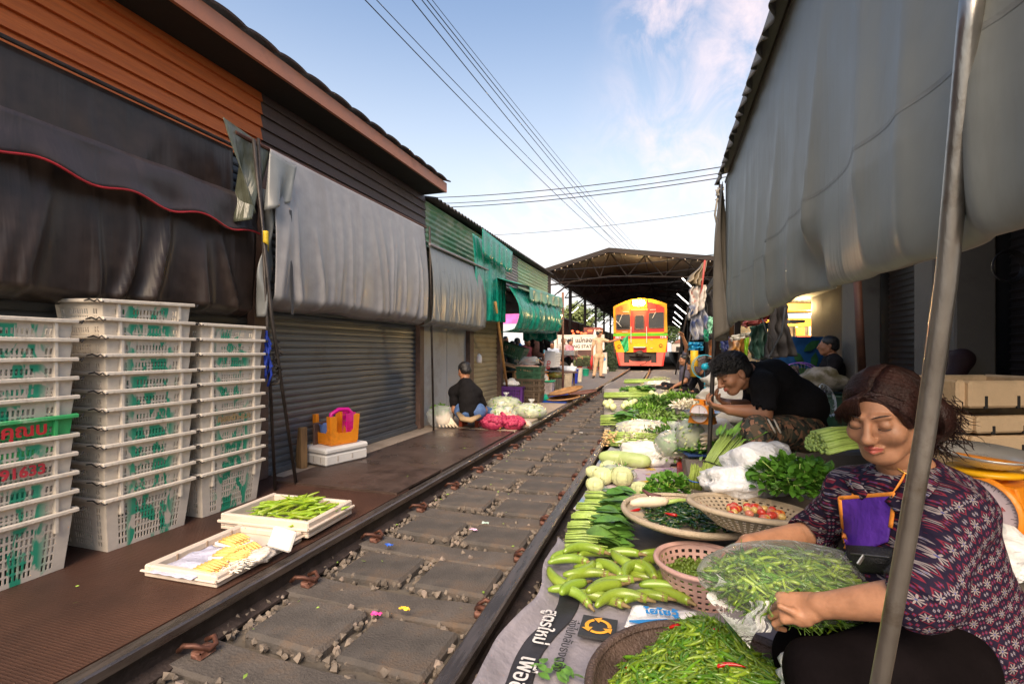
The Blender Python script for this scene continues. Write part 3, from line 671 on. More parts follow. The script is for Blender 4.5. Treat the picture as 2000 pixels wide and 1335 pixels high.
ot = MB().grid(lambda u, v: (-2.66+.07*v*math.sin(u*8+v*2), 2.36+.38*u*(1-.45*v)+.20*v*(u < .5)*(1-u*2), 2.46-.62*v*(1-.25*abs(u-.4))-.06*u), 30, 24).build('olive_tarpaulin', m_olive, smooth=True, thick=.003)
tag(ot, 'small olive green tarp scrap hanging over the end of the orange cladding', 'tarpaulin')
yt = MB().grid(lambda u, v: (-2.60+.02*math.sin(u*5), 2.62+.07*u, 1.80-.13*v*(.6+.4*u)), 6, 6).build('yellow_rag', M('yellow_rag', (.65, .45, .02), .5, var=.2, scale=30), smooth=True, thick=.002); tag(yt, 'small yellow rag tied under the end of the red piping', 'rag')
g2 = thing('grey_tarpaulin', 'mid grey vinyl awning curtain beneath the green corrugated siding', 'tarpaulin', (-2.6, 6.8, 1.25))
MB().grid(hang(-2.60, 5.06, 6.80, 2.20, 1.27, amp=.035, nf=8, seed=9, bulge=.05, curl=.15, sharp=1.8), 150, 44).build('sheet', m_greyv2, g2, smooth=True, thick=.003)
MB().grid(lambda u, v: (-2.97+.4*v, 5.08+1.8*u, 2.40-.18*v+.006*math.sin(u*40)), 40, 6).build('top_flap', m_greyv2, g2, smooth=True, thick=.003)
MB().tube([(-2.58, 5.02, 2.21), (-2.56, 6.9, 2.21)], .014).build('hanging_bar', m_greycor, g2)
g3 = thing('tall_green_tarpaulin', 'tall narrow green vinyl curtain with scalloped valance beside the beige shutter', 'tarpaulin', (-2.6, 8.2, 1.3))
MB().grid(hang(-2.62, 6.42, 7.85, 2.66, 1.42, amp=.06, nf=4, seed=3, bulge=.04, sharp=1.8, zt2=2.64, zb2=1.46), 80, 40).build('sheet', m_teal, g3, smooth=True, thick=.003)
MB().grid(lambda u, v: (-2.50+.02*math.sin(u*37)*v, 6.5+1.45*u, 2.74-.06*u-(.34+.05*abs(math.sin(u*PI*9)))*v), 140, 6).build('valance', m_teal, g3, smooth=True, thick=.003)
g4 = thing('wide_green_tarpaulin', 'wide glossy green vinyl awning with scalloped valance near the station', 'tarpaulin', (-2.2, 10.5, 1.3))
MB().grid(hang(-2.35, 7.3, 10.6, 2.0, 1.28, amp=.10, nf=6, seed=14, bulge=.18, curl=.2, sharp=1.8, zt2=2.15, zb2=1.36), 120, 40).build('sheet', m_teal, g4, smooth=True, thick=.003)
MB().grid(lambda u, v: (-2.9+.7*v, 7.35+3.3*u, 2.26-.22*v+.1*u+.02*math.sin(u*11)), 30, 5).build('top_flap', m_teal, g4, smooth=True, thick=.003)
MB().grid(lambda u, v: (-2.18+.03*math.sin(u*33)*v, 7.9+2.7*u, 2.06+.1*u-(.20+.05*abs(math.sin(u*PI*14)))*v), 200, 6).build('valance', M('faded_green_vinyl', (.06, .27, .2), .35, var=.2), g4, smooth=True, thick=.003)
MB().grid(lambda u, v: (-2.3-v*.8, 10.62+.04*math.sin(v*14), 2.2-(.95+.06*abs(math.sin(v*9)))*u), 14, 20).build('end_flap', m_teal, g4, smooth=True, thick=.003)

# poles on the left
def pole(name, a, b, r, mat, label, cat='pole', extra=None):
 o = MB().tube([a, (Vector(a)+Vector(b))/2, b], r, 10).build(name, mat, smooth=True); tag(o, label, cat); return o
m_steelp = M('dull_pole', (.07, .06, .055), .5, metal=.6, var=.4, scale=12, stretch=(3, 3, .6))
t = thing('prop_pole', 'pair of thin dark props tied together beside the third crate stack', 'pole', (-2.62, 2.82, 0))
MB().tube([(-2.63, 2.76, 0), (-2.62, 2.60, 2.42)], .011, 8).build('first_rod', m_steelp, t, smooth=True)
MB().tube([(-2.60, 2.93, 0), (-2.60, 2.70, 1.2), (-2.62, 2.56, 2.4)], .012, 8).build('second_rod', m_steelp, t, smooth=True)
kn = MB()
for k in range(14): kn.tube([(-2.615+rnd.uniform(-.02, .02), 2.74+rnd.uniform(-.03, .03), .78+k*.022), (-2.60+rnd.uniform(-.03, .03), 2.77+rnd.uniform(-.03, .03), .76+k*.022), (-2.62, 2.73+rnd.uniform(-.03, .03), .74+k*.022)], .006, 5)
kn.build('knotted_cord', M('dark_cord', (.05, .04, .035), .9, var=.3), t, smooth=True)
bl = MB()
for k in range(9): bl.tube([(-2.60, 2.63+rnd.uniform(0, .04), 1.12-k*.02), (-2.58, 2.64+rnd.uniform(-.02, .04), 1.06-k*.03), (-2.6, 2.63+rnd.uniform(0, .04), 1.02-k*.035)], .008, 6)
tag(bl.build('blue_rope', M('blue_rope', (.01, .04, .35), .6, var=.3, scale=40), smooth=True), 'bundle of blue cord hanging behind the third crate stack', 'rope')
pole('prop_pole', (-2.72, 5.40, 0), (-2.60, 5.06, 2.42), .013, m_steelp, 'thin dark upright prop at the right end of the silver curtain')
pole('bamboo_pole', (-2.9, 9.0, 0.0), (-2.55, 7.2, 1.75), .022, M('bamboo', (.42, .22, .07), .5, var=.25, scale=10), 'leaning tan bamboo pole propping the green awning')
pole('prop_pole', (-2.2, 10.8, 0.0), (-2.2, 10.8, 2.3), .025, M('rust_pole', (.2, .09, .05), .6, var=.3), 'rusty brown upright pole at the station end of the green awning')
# ================================================================ STATION CANOPY
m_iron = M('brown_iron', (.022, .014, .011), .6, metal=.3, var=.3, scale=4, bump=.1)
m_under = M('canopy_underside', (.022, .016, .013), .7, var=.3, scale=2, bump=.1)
stn = thing('station_canopy', 'long gabled station canopy on brown trusses over the train', 'canopy', (-2.6, 24.5, 0))
AX, AZ, LX, LZ, RX, RZ = -2.62, 5.98, -6.1, 5.06, 3.4, 5.12
def roofpt(t, y, dz=0):        # t -1..0 left slope, 0..1 right slope
 return (AX+(LX-AX)*-t, y, AZ+(LZ-AZ)*-t+dz) if t < 0 else (AX+(RX-AX)*t, y, AZ+(RZ-AZ)*t+dz)
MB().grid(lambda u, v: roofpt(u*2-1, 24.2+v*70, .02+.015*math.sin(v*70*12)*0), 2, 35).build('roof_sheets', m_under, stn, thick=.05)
b = MB()
for t0, t1 in ((-1, 0), (0, 1)):
 a, c = Vector(roofpt(t0, 24.15, -.05)), Vector(roofpt(t1, 24.15, -.05))
 b.add([a-Vector((0, 0, .1)), c-Vector((0, 0, .1)), c+Vector((0, 0, .12)), a+Vector((0, 0, .12)), a+Vector((0, .05, -.1)), c+Vector((0, .05, -.1)), c+Vector((0, .05, .12)), a+Vector((0, .05, .12))], [(0, 1, 2, 3), (4, 7, 6, 5), (0, 4, 5, 1), (3, 2, 6, 7), (0, 3, 7, 4), (1, 5, 6, 2)])
b.build('gable_fascia', m_iron, stn)
for k in range(11):
 y = 24.6+k*6
 b = MB(); n = 14
 for i in range(n+1):
  t = -1+2*i/n; p = Vector(roofpt(t, y, -.08)); q = Vector((p.x, y, max(4.15, p.z-1.05+.5*abs(t)))); q.z = 4.35+.35*(1-abs(t))
  if i:
   b.tube([P0, p], .04, 4); b.tube([Q0, q], .04, 4); b.tube([Q0, p] if i % 2 else [P0, q], .028, 4)
  P0, Q0 = p, q
 for cx in (LX+.35, RX-.5):
  b.span((cx-.09, y-.09, -.15), (cx+.09, y+.09, 5.05))
  sg = 1 if cx < 0 else -1
  b.tube([(cx, y, 3.6), (cx+sg*1.1, y, 4.45)], .04, 4)
 b.build('truss_frame', m_iron, stn)
b = MB()
for i in range(12):
 t = -1+2*i/11; a = Vector(roofpt(t, 24.3, -.06)); b.tube([a, a+Vector((0, 69, 0))], .035, 4)
b.build('purlins', m_iron, stn)
m_tube = emit_mat('fluorescent_tube', (1, .93, .86), 5)
k = 0
TL = [((1332.4, 543), (1349.5, 559), 23.4+2), ((1322.5, 573.6), (1345, 593.4), 30), ((1319, 595), (1340.5, 612.8), 37), ((1317.6, 608.7), (1335, 624), 44), ((1315, 619.5), (1330.6, 632.6), 51), ((1313.5, 627.6), (1327.5, 638.8), 59),
      ((1083, 581), (1089, 575), 31), ((1111.5, 615.7), (1129.5, 600), 43.5), ((1143, 628.5), (1160, 613.5), 52), ((1170, 633), (1185, 619.5), 57), ((1185, 640.5), (1195.5, 631.5), 69)]
for i, (a, c, d) in enumerate(TL):
 A, B = D(*a, d), D(*c, d); side = 'right' if i < 6 else 'left'; j = i+1 if i < 6 else i-5
 t = thing('tube_light', '%s lit slanting fluorescent tube from the front on the %s side of the canopy' % (nth(j), side), 'light', (A+B)/2, 'fluorescent tubes under the station canopy')
 MB().tube([A, B], .022, 6).build('tube', m_tube, t)
 MB().tube([A+Vector((0, .05, .05)), B+Vector((0, .05, .05))], .04, 4).build('fitting', m_iron, t)
m_bulb = emit_mat('bulb_glow', (1, .75, .5), .5)
for i in range(22):
 t = -.95+1.9*i/21; p = Vector(roofpt(t, 24.05, -.22))
 q = thing('string_bulb', '%s small hanging bulb from the left along the canopy gable' % nth(i+1), 'bulb', p, 'bulbs strung along the gable edge')
 MB().tube([p+Vector((0, 0, .02)), p+Vector((0, 0, .12))], .012, 5).build('cap', m_iron, q)
 MB().ball(p, .016, 8).build('globe', m_bulb, q, smooth=True)
# structures under / beside the canopy
car = thing('parked_wagon', 'dark brown riveted wall of a parked rail wagon left of the station sign', 'wagon', (-7, 42, 0))
MB().span((-7.6, 27.2, .6), (-6.0, 66, 3.05), bv=.06).build('wagon_body', M('dark_wagon', (.06, .042, .035), .35, metal=.3, var=.3, scale=1.5, bump=.06), car)
b = MB()
for y in range(29, 64, 3): b.span((-5.995, y, .62), (-5.97, y+.06, 3.0))
b.build('wagon_rib', m_iron, car)
bb = thing('billboard', 'magenta and white billboard seen over the parked wagon', 'billboard', (-12, 40, 0))
MB().span((-14, 40, 3.3), (-8.6, 40.2, 4.9)).build('board', M('magenta_board', (.55, .12, .42), .6, var=.5, scale=.6), bb)
MB().span((-14, 39.97, 4.2), (-9.4, 39.99, 4.9)).build('white_panel', M('white_board', (.8, .72, .72), .6, var=.1), bb)
# right side of the line under the canopy
sw = thing('station_platform', 'dark raised platform edge and wall on the right of the line', 'platform', (2, 30, 0))
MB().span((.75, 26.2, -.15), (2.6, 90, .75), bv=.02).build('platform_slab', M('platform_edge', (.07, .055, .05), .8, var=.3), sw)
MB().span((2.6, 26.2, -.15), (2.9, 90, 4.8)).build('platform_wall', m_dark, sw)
for i, y in enumerate((34, 44)): 
 MB().span((1.5, y, .75), (1.8, y+.3, 4.9), bv=.02).build('platform_post', m_dark, sw)
# trees and houses far down the line
def tree(name, c, h, r, label, seed, leafm, trunkr=.15, n=2600, group=None, ls=.22, flat=.8):
 c = Vector(c); t = thing(name, label, 'tree', c, group); R = random.Random(seed)
 b = MB(); b.tube([c, c+Vector((r*.05, 0, h*.4)), c+Vector((-r*.08, .1, h*.75))], [trunkr, trunkr*.75, trunkr*.35], 7)
 cl = []
 for k in range(9):
  a = R.uniform(0, 2*PI); e = R.uniform(.35, .75)*r; q = c+Vector((math.cos(a)*e, math.sin(a)*e, h*R.uniform(.5, .95))); cl.append((q, r*R.uniform(.3, .5)))
  b.tube([c+Vector((0, 0, h*R.uniform(.3, .5))), (c+q)/2+Vector((0, 0, h*.3)), q], [trunkr*.4, trunkr*.25, trunkr*.08], 5)
 b.build('trunk', m_brownpost, t, smooth=True)
 f = MB()
 for k in range(n):
  q, rr = R.choice(cl); d = Vector((R.gauss(0, 1), R.gauss(0, 1), R.gauss(0, 1)*flat)).normalized()*rr*R.random()**.4
  p = q+d; a = Vector((R.gauss(0, 1), R.gauss(0, 1), R.gauss(0, .6))).normalized()*ls*R.uniform(.6, 1.2); e = a.orthogonal().normalized()*ls*.5
  f.add([p-a, p+e, p+a, p-e], [(0, 1, 2, 3)])
 f.build('crown', leafm, t)
 return t
m_leaf1 = M('tree_leaves', (.07, .11, .03), .6, var=.5, scale=3); m_leaf2 = M('tree_leaves_light', (.16, .20, .06), .6, var=.5, scale=3)
tree('tree', (-1, 104, -.2), 7, 3.5, 'leafy tree seen through the canopy beyond the train, right of the track', 1, m_leaf1, ls=.3)
tree('tree', (5, 118, -.2), 9, 4.5, 'taller pale tree far beyond the platform end', 2, m_leaf2, ls=.35)
tree('tree', (-10.5, 52, -.2), 6, 3, 'bright green tree glimpsed behind the parked wagon', 3, m_leaf2, ls=.2)
tree('tree', (-11.5, 74, -.2), 8, 3.5, 'darker green tree further along behind the parked wagon', 4, m_leaf1, ls=.2)
hs = thing('far_house', 'small pale house far down the line right of the train', 'house', (4.5, 112, 0))
MB().span((1.5, 112, -.2), (6.5, 117, 2.6)).build('wall', M('far_wall', (.55, .48, .42), .8, var=.15), hs)
MB().prism([(1.2, 2.6), (6.8, 2.6), (4, 3.9)], 0, 5.4, M=Matrix(((1, 0, 0, 0), (0, 0, 1, 111.8), (0, 1, 0, 0), (0, 0, 0, 1)))).build('roof', M('far_roof', (.25, .10, .07), .8, var=.2), hs)
for x in (2.4, 4.6): MB().span((x, 111.96, .8), (x+.8, 111.99, 1.8)).build('window', m_dark, hs)

# ================================================================ TRAIN
tr = thing('train', 'red and yellow railcar with painted orange glare and two lit headlights arriving under the canopy', 'train', (-1.3, 27.5, 0))
TX = lambda c: -1.30+(c-542)*.00338
TZ = lambda c: .146+(1205-c)*.00364
FY = 27.5
m_ty = M('train_yellow', (.80, .42, .008), .35, var=.06, scale=2, bump=.03, dirt=(.6, .3, .02), dscale=3); m_tr = M('train_red', (.68, .035, .025), .35, var=.08, scale=2, bump=.03, dirt=(.4, .04, .03), dscale=3)
m_to = M('train_glare_orange', (.78, .17, .03), .35, var=.08, scale=2, bump=.03); m_tg = M('train_green', (.13, .48, .01), .35, var=.08, bump=.02); m_skirt = M('train_skirt', (.75, .14, .10), .45, var=.08, scale=3, dirt=(.5, .09, .07), dscale=4)
m_glass = M('train_glass', (.025, .022, .02), .08, var=.2, bump=0, spec=.9, rvar=.03); m_white = M('white_paint', (.78, .76, .72), .5, var=.04, bump=.02); m_black = m_dark
m_under2 = M('underframe', (.035, .028, .024), .7, var=.4, scale=6)
XZ = lambda y: Matrix(((1, 0, 0, 0), (0, 0, 1, y), (0, 1, 0, 0), (0, 0, 0, 1)))
arc = [(120+(960-120)*i/20, 335-(335-190)*math.sin(PI*(.06+.88*i/20))**.9+(-35*i/20 if i > 0 else 0)*(i/20)**2*.6) for i in range(21)]
prof = [(TX(x), TZ(y)) for x, y in arc]+[(TX(972), TZ(740)), (TX(968), TZ(1000)), (TX(130), TZ(1000)), (TX(120), TZ(740))]
MB().prism(prof[::-1], FY, FY+20, M=XZ(0), mi=0).build('body', m_tr, tr)
def panel(name, pts, y0, y1, mat, parent=tr): return MB().prism([(TX(x), TZ(y)) for x, y in pts], y0, y1, M=XZ(0)).build(name, mat, parent)
face = [(x+(8 if x < 545 else -8)*0, y) for x, y in arc]
panel('front_frame', face+[(970, 705), (120, 705)], FY-.05, FY, m_ty)
panel('red_panel', [(160, 330), (220, 296), (300, 262), (385, 240), (385, 700), (160, 700)], FY-.07, FY-.05, m_to)  # red panel given orange: headlight glare put into the colour
panel('red_panel', [(665, 245), (740, 262), (830, 292), (920, 335), (920, 697), (665, 697)], FY-.07, FY-.05, m_tr)
dr = panel('centre_door', [(440, 372), (636, 372), (636, 705), (440, 705)], FY-.08, FY-.05, M('door_red', (.32, .05, .03), .4, var=.15))
panel('door_surround', [(398, 345), (668, 345), (668, 372), (398, 372)], FY-.11, FY-.05, m_to)
panel('door_surround', [(398, 372), (440, 372), (440, 705), (398, 705)], FY-.11, FY-.05, m_tr)
panel('door_surround', [(636, 372), (668, 372), (668, 705), (636, 705)], FY-.11, FY-.05, m_tr)
def rrect(x0, y0, x1, y1, r=18):
 q = []
 for cx, cy, a0 in ((x1-r, y0+r, -90), (x1-r, y1-r, 0), (x0+r, y1-r, 90), (x0+r, y0+r, 180)):
  q += [(cx+r*math.cos(math.radians(a0+k*22.5)), cy+r*math.sin(math.radians(a0+k*22.5))) for k in range(5)]
 return q
for nm, rr in (('windscreen', (172, 430, 388, 655)), ('door_window', (468, 448, 605, 650)), ('windscreen', (686, 412, 912, 638))):
 wd = panel(nm, rrect(*rr), FY-.105, FY-.07, m_glass)
 fb = MB(); q = [Vector((TX(x), FY-.108, TZ(y))) for x, y in rrect(*rr)]; fb.tube(q+[q[0]], .02, 5, cap=False); fb.build('gasket', M('gasket', (.12, .08, .07), .6, var=.2), wd)
panel('yellow_frame_bar', [(160, 704), (920, 704), (920, 716), (160, 716)], FY-.075, FY-.05, m_ty)
panel('green_band', [(118, 716), (972, 716), (972, 757), (120, 757)], FY-.085, FY, m_tg)
rb = panel('red_band', [(120, 758), (971, 758), (971, 797), (123, 797)], FY-.078, FY, m_tr)
panel('yellow_front', [(123, 798), (971, 798), (940, 1002), (650, 1002), (650, 925), (440, 925), (440, 1002), (155, 1002)], FY-.07, FY+.3, m_ty)
text_mb('1216', .17, frame((TX(905), FY-.082, TZ(772)), (1, 0, 0), (0, 0, 1)), bold=.006).build('fleet_number', m_white, rb)
text_mb('SRT', .15, frame((TX(200), FY-.082, TZ(777)), (1, 0, 0), (0, 0, 1)), bold=.004, sx=1.3).build('railway_letters', m_white, rb)
hl = panel('headlight_box', [(415, 205), (530, 190), (650, 205), (650, 330), (415, 330)], FY-.14, FY-.05, m_ty)
m_lamp = emit_mat('headlight_glow', (1, .82, .5), 60)
for cx in (478, 578):
 p = Vector((TX(cx), FY-.15, TZ(258)))
 h = MB().lathe([(.001, -.01), (.13, -.005), (.15, .03), (.15, .06)], 20, p, R=Matrix.Rotation(PI/2, 3, 'X')).build('headlight', m_lamp, tr, smooth=True)
 MB().lathe([(.15, -.02), (.175, -.02), (.175, .05), (.15, .05)], 20, p, R=Matrix.Rotation(PI/2, 3, 'X')).build('lamp_ring', m_ty, h)
ld = bpy.data.lights.new('headlight_lamp', 'POINT'); ld.energy = 90; ld.color = (1, .62, .25); ld.shadow_soft_size = .15
lo = bpy.data.objects.new('headlight_lamp', ld); COL.objects.link(lo); lo.location = (TX(528), FY-.55, TZ(250))
for cx, cy in ((215, 912), (868, 900)): MB().lathe([(.001, -.02), (.06, -.015), (.085, .02), (.09, .05)], 14, (TX(cx), FY-.08, TZ(cy)), R=Matrix.Rotation(PI/2, 3, 'X')).build('tail_light', M('tail_lens', (.25, .05, .04), .3, var=.1), tr, smooth=True)
for cx, cy in ((235, 340), (830, 318)): MB().lathe([(.02, 0), (.05, -.05), (.09, -.06), (.12, 0), (.12, .02)], 12, (TX(cx), FY-.08, TZ(cy)), R=Matrix.Rotation(PI/2, 3, 'X')).build('horn', m_to if cx > 500 else m_tr, tr, smooth=True)
for cx, y0, y1 in ((405, 620, 865), (650, 620, 868)): MB().tube([(TX(cx), FY-.1, TZ(y0)), (TX(cx), FY-.18, TZ(y0+10)), (TX(cx), FY-.18, TZ(y1-10)), (TX(cx), FY-.1, TZ(y1))], .016, 6).build('handrail', m_white, tr)
for a, c in (((265, 425), (205, 560)), ((168, 525), (250, 612)), ((790, 400), (740, 490))): MB().tube([(TX(a[0]), FY-.125, TZ(a[1])), (TX(c[0]), FY-.13, TZ(c[1]))], .012, 5).build('wiper', m_white, tr)
for x0, x1, y in ((705, 795, 362), (275, 372, 385), (260, 350, 690), (712, 742, 808), (712, 742, 935)): panel('footstep', [(x0, y), (x1, y), (x1, y+6), (x0, y+6)], FY-.12, FY-.05, m_white)
panel('coupler_step', [(445, 920), (630, 920), (630, 932), (445, 932)], FY-.2, FY-.05, m_white)
panel('skirt', [(160, 1004), (292, 1004), (292, 1160), (375, 1160), (375, 1115), (420, 1138), (690, 1138), (720, 1115), (720, 1160), (803, 1160), (803, 1004), (942, 1004), (906, 1205), (212, 1205)], FY-.10, FY-.02, m_skirt)
panel('skirt_edge', [(942, 1002), (906, 1205), (880, 1205), (918, 1002)], FY-.115, FY-.1, m_tr)
panel('skirt_edge', [(160, 1004), (212, 1205), (238, 1205), (184, 1004)], FY-.115, FY-.1, m_tr)
cb = MB(); cb.ball((TX(545), FY-.35, TZ(1020)), (.22, .25, .17), 12, jit=.25); cb.span((TX(380), FY-.12, TZ(1060)), (TX(720), FY, TZ(1035))); cb.tube([(TX(545), FY-.3, TZ(1020)), (TX(545), FY+.5, TZ(1020))], .12, 8)
cb.box((TX(545), FY-.45, TZ(1020)), (.16, .2, .26), bv=.03)
cb.build('coupler', m_under2, tr, smooth=False)
MB().tube([(TX(710), FY-.2, TZ(1030)), (TX(690), FY-.3, TZ(1110)), (TX(620), FY-.3, TZ(1170)), (TX(545), FY-.2, TZ(1195))], .02, 6).build('air_hose', m_black, tr, smooth=True)
ub = MB(); ub.span((-2.5, FY+.05, .3), (-.1, FY+19, TZ(1005)))
for y in (28.6, 30.4, 43, 45):
 for x in (-1.9, -.84): ub.lathe([(.05, -.06), (.40, -.06), (.42, .02), (.40, .06), (.05, .06)], 18, (x+.06, y, .42), R=Matrix.Rotation(PI/2, 3, 'Y'))
ub.build('bogie', m_under2, tr)

# ================================================================ STATION SIGN, PLANTER, CART
m_signw = M('sign_white', (.72, .62, .52), .6, var=.06, scale=3, bump=.05)
sd_ = 21.5
sA, sB = D(1083, 649, sd_), D(1184, 649, sd_); sy = 20.6
def SX(px): return PXY(px, sy)
def PXY(px, Y):
 k = (px-1000)/F_; d = Y/(k*ST+CT); return d*(k*CT-ST)
def ZY(px, py, Y):
 k = (px-1000)/F_; d = Y/(k*ST+CT); return CH+(HZ-py)/F_*d
sg = thing('station_sign', 'white framed station name board with black Thai and Latin letters', 'sign', ((SX(1085)+SX(1162))/2, sy, 0))
x0, x1 = SX(1089), SX(1164)+.35
zt, zb = ZY(1123, 655, sy), ZY(1123, 682, sy)
MB().span((x0, sy, zb), (x1, sy+.04, zt), bv=.01).build('board', m_signw, sg)
fb = MB(); 
for a, c in (((x0, sy-.02, zt-.03), (x1, sy, zt+.03)), ((x0, sy-.02, zb-.03), (x1, sy, zb+.03))): fb.span(a, c, bv=.005)
fb.build('board_frame', m_signw, sg)
for px_ in (1085, 1162):
 x = SX(px_); p = MB(); p.span((x-.06, sy-.06, -.01), (x+.06, sy+.06, ZY(px_, 652, sy)), bv=.005)
 p.lathe([(.085, 0), (.085, .03), (.05, .06), (.06, .10), (.001, .22)], 4, (x, sy, ZY(px_, 652, sy)), R=Matrix.Rotation(PI/4, 3, 'Z')); p.build('post', m_signw, sg)
m_ink = M('black_ink', (.02, .018, .018), .5, var=.1, bump=0)
cxx = SX(1128); hgt = zt-zb
text_mb('สถานี แม่กลอง', .25, frame((cxx+.02, sy-.008, zt-hgt*.36), (1, 0, 0), (0, 0, 1)), bold=.006).build('thai_lettering', m_ink, sg)
text_mb('MAEKLONG STATION', .19, frame((cxx+.02, sy-.008, zb+hgt*.20), (1, 0, 0), (0, 0, 1)), bold=.004).build('latin_lettering', m_ink, sg)
def bush(name, c, r, n, mat, label, cat='shrub', ls=.05, seed=1, kind=None):
 c = Vector(c); R = random.Random(seed); f = MB()
 for k in range(n):
  d = Vector((R.gauss(0, 1), R.gauss(0, 1), abs(R.gauss(0, 1)))).normalized()*R.random()**.35
  p = c+Vector((d.x*r[0], d.y*r[1], d.z*r[2])); a = Vector((R.gauss(0, 1), R.gauss(0, 1), R.gauss(0, .8))).normalized()*ls*R.uniform(.6, 1.3); e = a.orthogonal().normalized()*ls*.45
  f.add([p-a, p+e, p+a, p-e], [(0, 1, 2, 3)])
 o = f.build(name, mat); tag(o, label, cat); return o
pl = thing('planter', 'low planter with black railing and red and white kerb under the station sign', 'planter', (-4.3, 22.5, 0))
MB().span((PXY(1126, 22.4), 22.4, -.01), (PXY(1186, 22.4), 23.2, .20), bv=.01).build('planter_wall', m_pad, pl)
for k in range(6):
 a = PXY(1128+k*10, 22.4); b_ = PXY(1128+k*10+9.6, 22.4); MB().span((a, 22.33, .12), (b_, 22.42, .24), bv=.008).build('kerb_block', m_white if k % 2 else m_tr, pl)
fe = MB()
for k in range(40): x = PXY(1124+k*1.2, 22.3); fe.tube([(x, 22.3, .15), (x, 22.3, .62)], .008, 4)
fe.tube([(PXY(1124, 22.3), 22.3, .6), (PXY(1172, 22.3), 22.3, .6)], .012, 5); fe.build('railing', m_black, pl)
bush('shrub', (PXY(1145, 22.9), 22.9, .2), (.75, .35, .55), 1600, m_leaf2, 'low yellow-green shrub in the planter behind black railing', ls=.05)
bush('shrub', (PXY(1192, 23.4), 23.4, -.01), (.35, .35, 1.5), 1500, M('dark_ivy', (.03, .05, .015), .6, var=.5, scale=5), 'dark leafy shrub between the station master and the train', ls=.05, seed=4)
bk = MB().lathe([(.11, 0), (.14, .26), (.15, .27), (.13, .27), (.1, .02), (.001, .02)], 20, (PXY(1144, 18.9), 18.9, -.008)).build('bucket', M('green_plastic', (.02, .35, .2), .35, var=.08), smooth=True); tag(bk, 'small green bucket standing on the road left of the station master', 'bucket')
ub_ = thing('utility_box', 'narrow white post box with a blue round sticker behind the station master', 'box', (PXY(1180, 21), 21, 0))
MB().span((PXY(1175, 21), 21, -.01), (PXY(1185, 21), 21.2, .9), bv=.015).build('box_body', m_signw, ub_)
MB().lathe([(.001, 0), (.07, 0), (.07, .01)], 16, (PXY(1180, 21), 20.99, .62), R=Matrix.Rotation(PI/2, 3, 'X')).build('sticker', M('blue_sticker', (.02, .2, .5), .5, var=.1), ub_)
lant = thing('lantern_string', 'row of small lit red lanterns above the station sign', 'lanterns', (PXY(1135, 24), 24, 1.7))
m_lan = emit_mat('red_lantern', (1, .12, .04), .8)
for k in range(9): MB().ball((PXY(1116+k*5+rnd.uniform(-2, 2), 23.9), 23.9, 1.86+rnd.uniform(-.08, .1)), (.07, .07, .055), 8).build('lantern', m_lan, lant, smooth=True)
MB().tube([(PXY(1112, 23.9), 23.9, 1.95), (PXY(1162, 23.9), 23.9, 1.97)], .01, 4).build('string', m_black, lant)
sb_ = thing('kiosk', 'dark red-brown timber kiosk wall behind the station sign', 'kiosk', (PXY(1140, 24.6), 24.6, 0))
MB().span((PXY(1072, 24.6), 24.6, -.01), (PXY(1163, 24.6), 25.6, 1.55)).build('kiosk_wall', M('kiosk_brown', (.09, .04, .03), .7, var=.4, scale=3), sb_)
MB().span((PXY(1140, 24.5), 24.5, 1.55), (PXY(1172, 24.5), 25.7, 2.15)).build('kiosk_sign', M('kiosk_red', (.20, .05, .03), .6, var=.3, scale=5), sb_)
ct = thing('food_cart', 'steel-topped vending cart with a green gas bottle in front of the station sign', 'cart', (PXY(1110, 17), 17, 0))
x0, x1 = PXY(1091, 17), PXY(1124, 17)
MB().span((x0, 16.8, .80), (x1, 17.5, .99), bv=.015).build('steel_top', M('cart_steel', (.30, .30, .31), .35, metal=.7, var=.15), ct)
for x in (x0+.04, x1-.04):
 for y in (16.85, 17.4): MB().tube([(x, y, .3), (x, y, .8)], .015, 5).build('leg', m_steelp, ct)
MB().lathe([(.02, -.03), (.28, -.03), (.31, 0), (.28, .03), (.02, .03)], 22, (x0+.15, 16.78, .30), R=Matrix.Rotation(PI/2, 3, 'X')).build('wheel', m_black, ct, smooth=True)
MB().lathe([(.001, 0), (.12, .02), (.13, .1), (.13, .32), (.08, .4), (.03, .42), (.03, .47)], 16, ((x0+x1)/2+.02, 17.05, .0)).build('gas_bottle', M('gas_green', (.02, .30, .06), .4, var=.1), ct, smooth=True)
MB().lathe([(.001, 0), (.1, .01), (.11, .28), (.05, .42), (.02, .5)], 12, (x1-.08, 16.8, .05), R=Matrix.Rotation(.1, 3, 'X')).build('hanging_bag', M('grey_bag', (.45, .42, .42), .5, var=.2), ct, smooth=True)

# ================================================================ OVERHEAD WIRES
m_wire = M('black_wire', (.02, .018, .018), .6, var=.1, bump=0)
def wire(a, b, r, sag, label, n=26):
 a, b = Vector(a), Vector(b)
 o = MB().tube([a+(b-a)*(i/n)+Vector((0, 0, -sag*4*(i/n)*(1-i/n))) for i in range(n+1)], r, 5).build('overhead_wire', m_wire, smooth=True); tag(o, label, 'wire', 'overhead wires')
for (px0, px1, y1, r, lb) in ((735, 1212, 485, .010, 'leftmost of the long wires running up from the station roof'), (757, 1232, 488, .008, 'second wire from the left running up from the station roof'), (823, 1222, 487, .010, 'third wire from the left running up from the station roof'), (842, 1240, 490, .009, 'fourth wire from the left, inside the tight bundle'), (852, 1250, 491, .009, 'fifth wire from the left, inside the tight bundle'), (862, 1262, 494, .006, 'rightmost thin wire of the long bundle')):
 b_ = D(px1, y1+6, 30); a = D(px0, 0, 8.5); a2 = a+(a-b_)*.22
 wire(a2, b_, r, .35, lb)
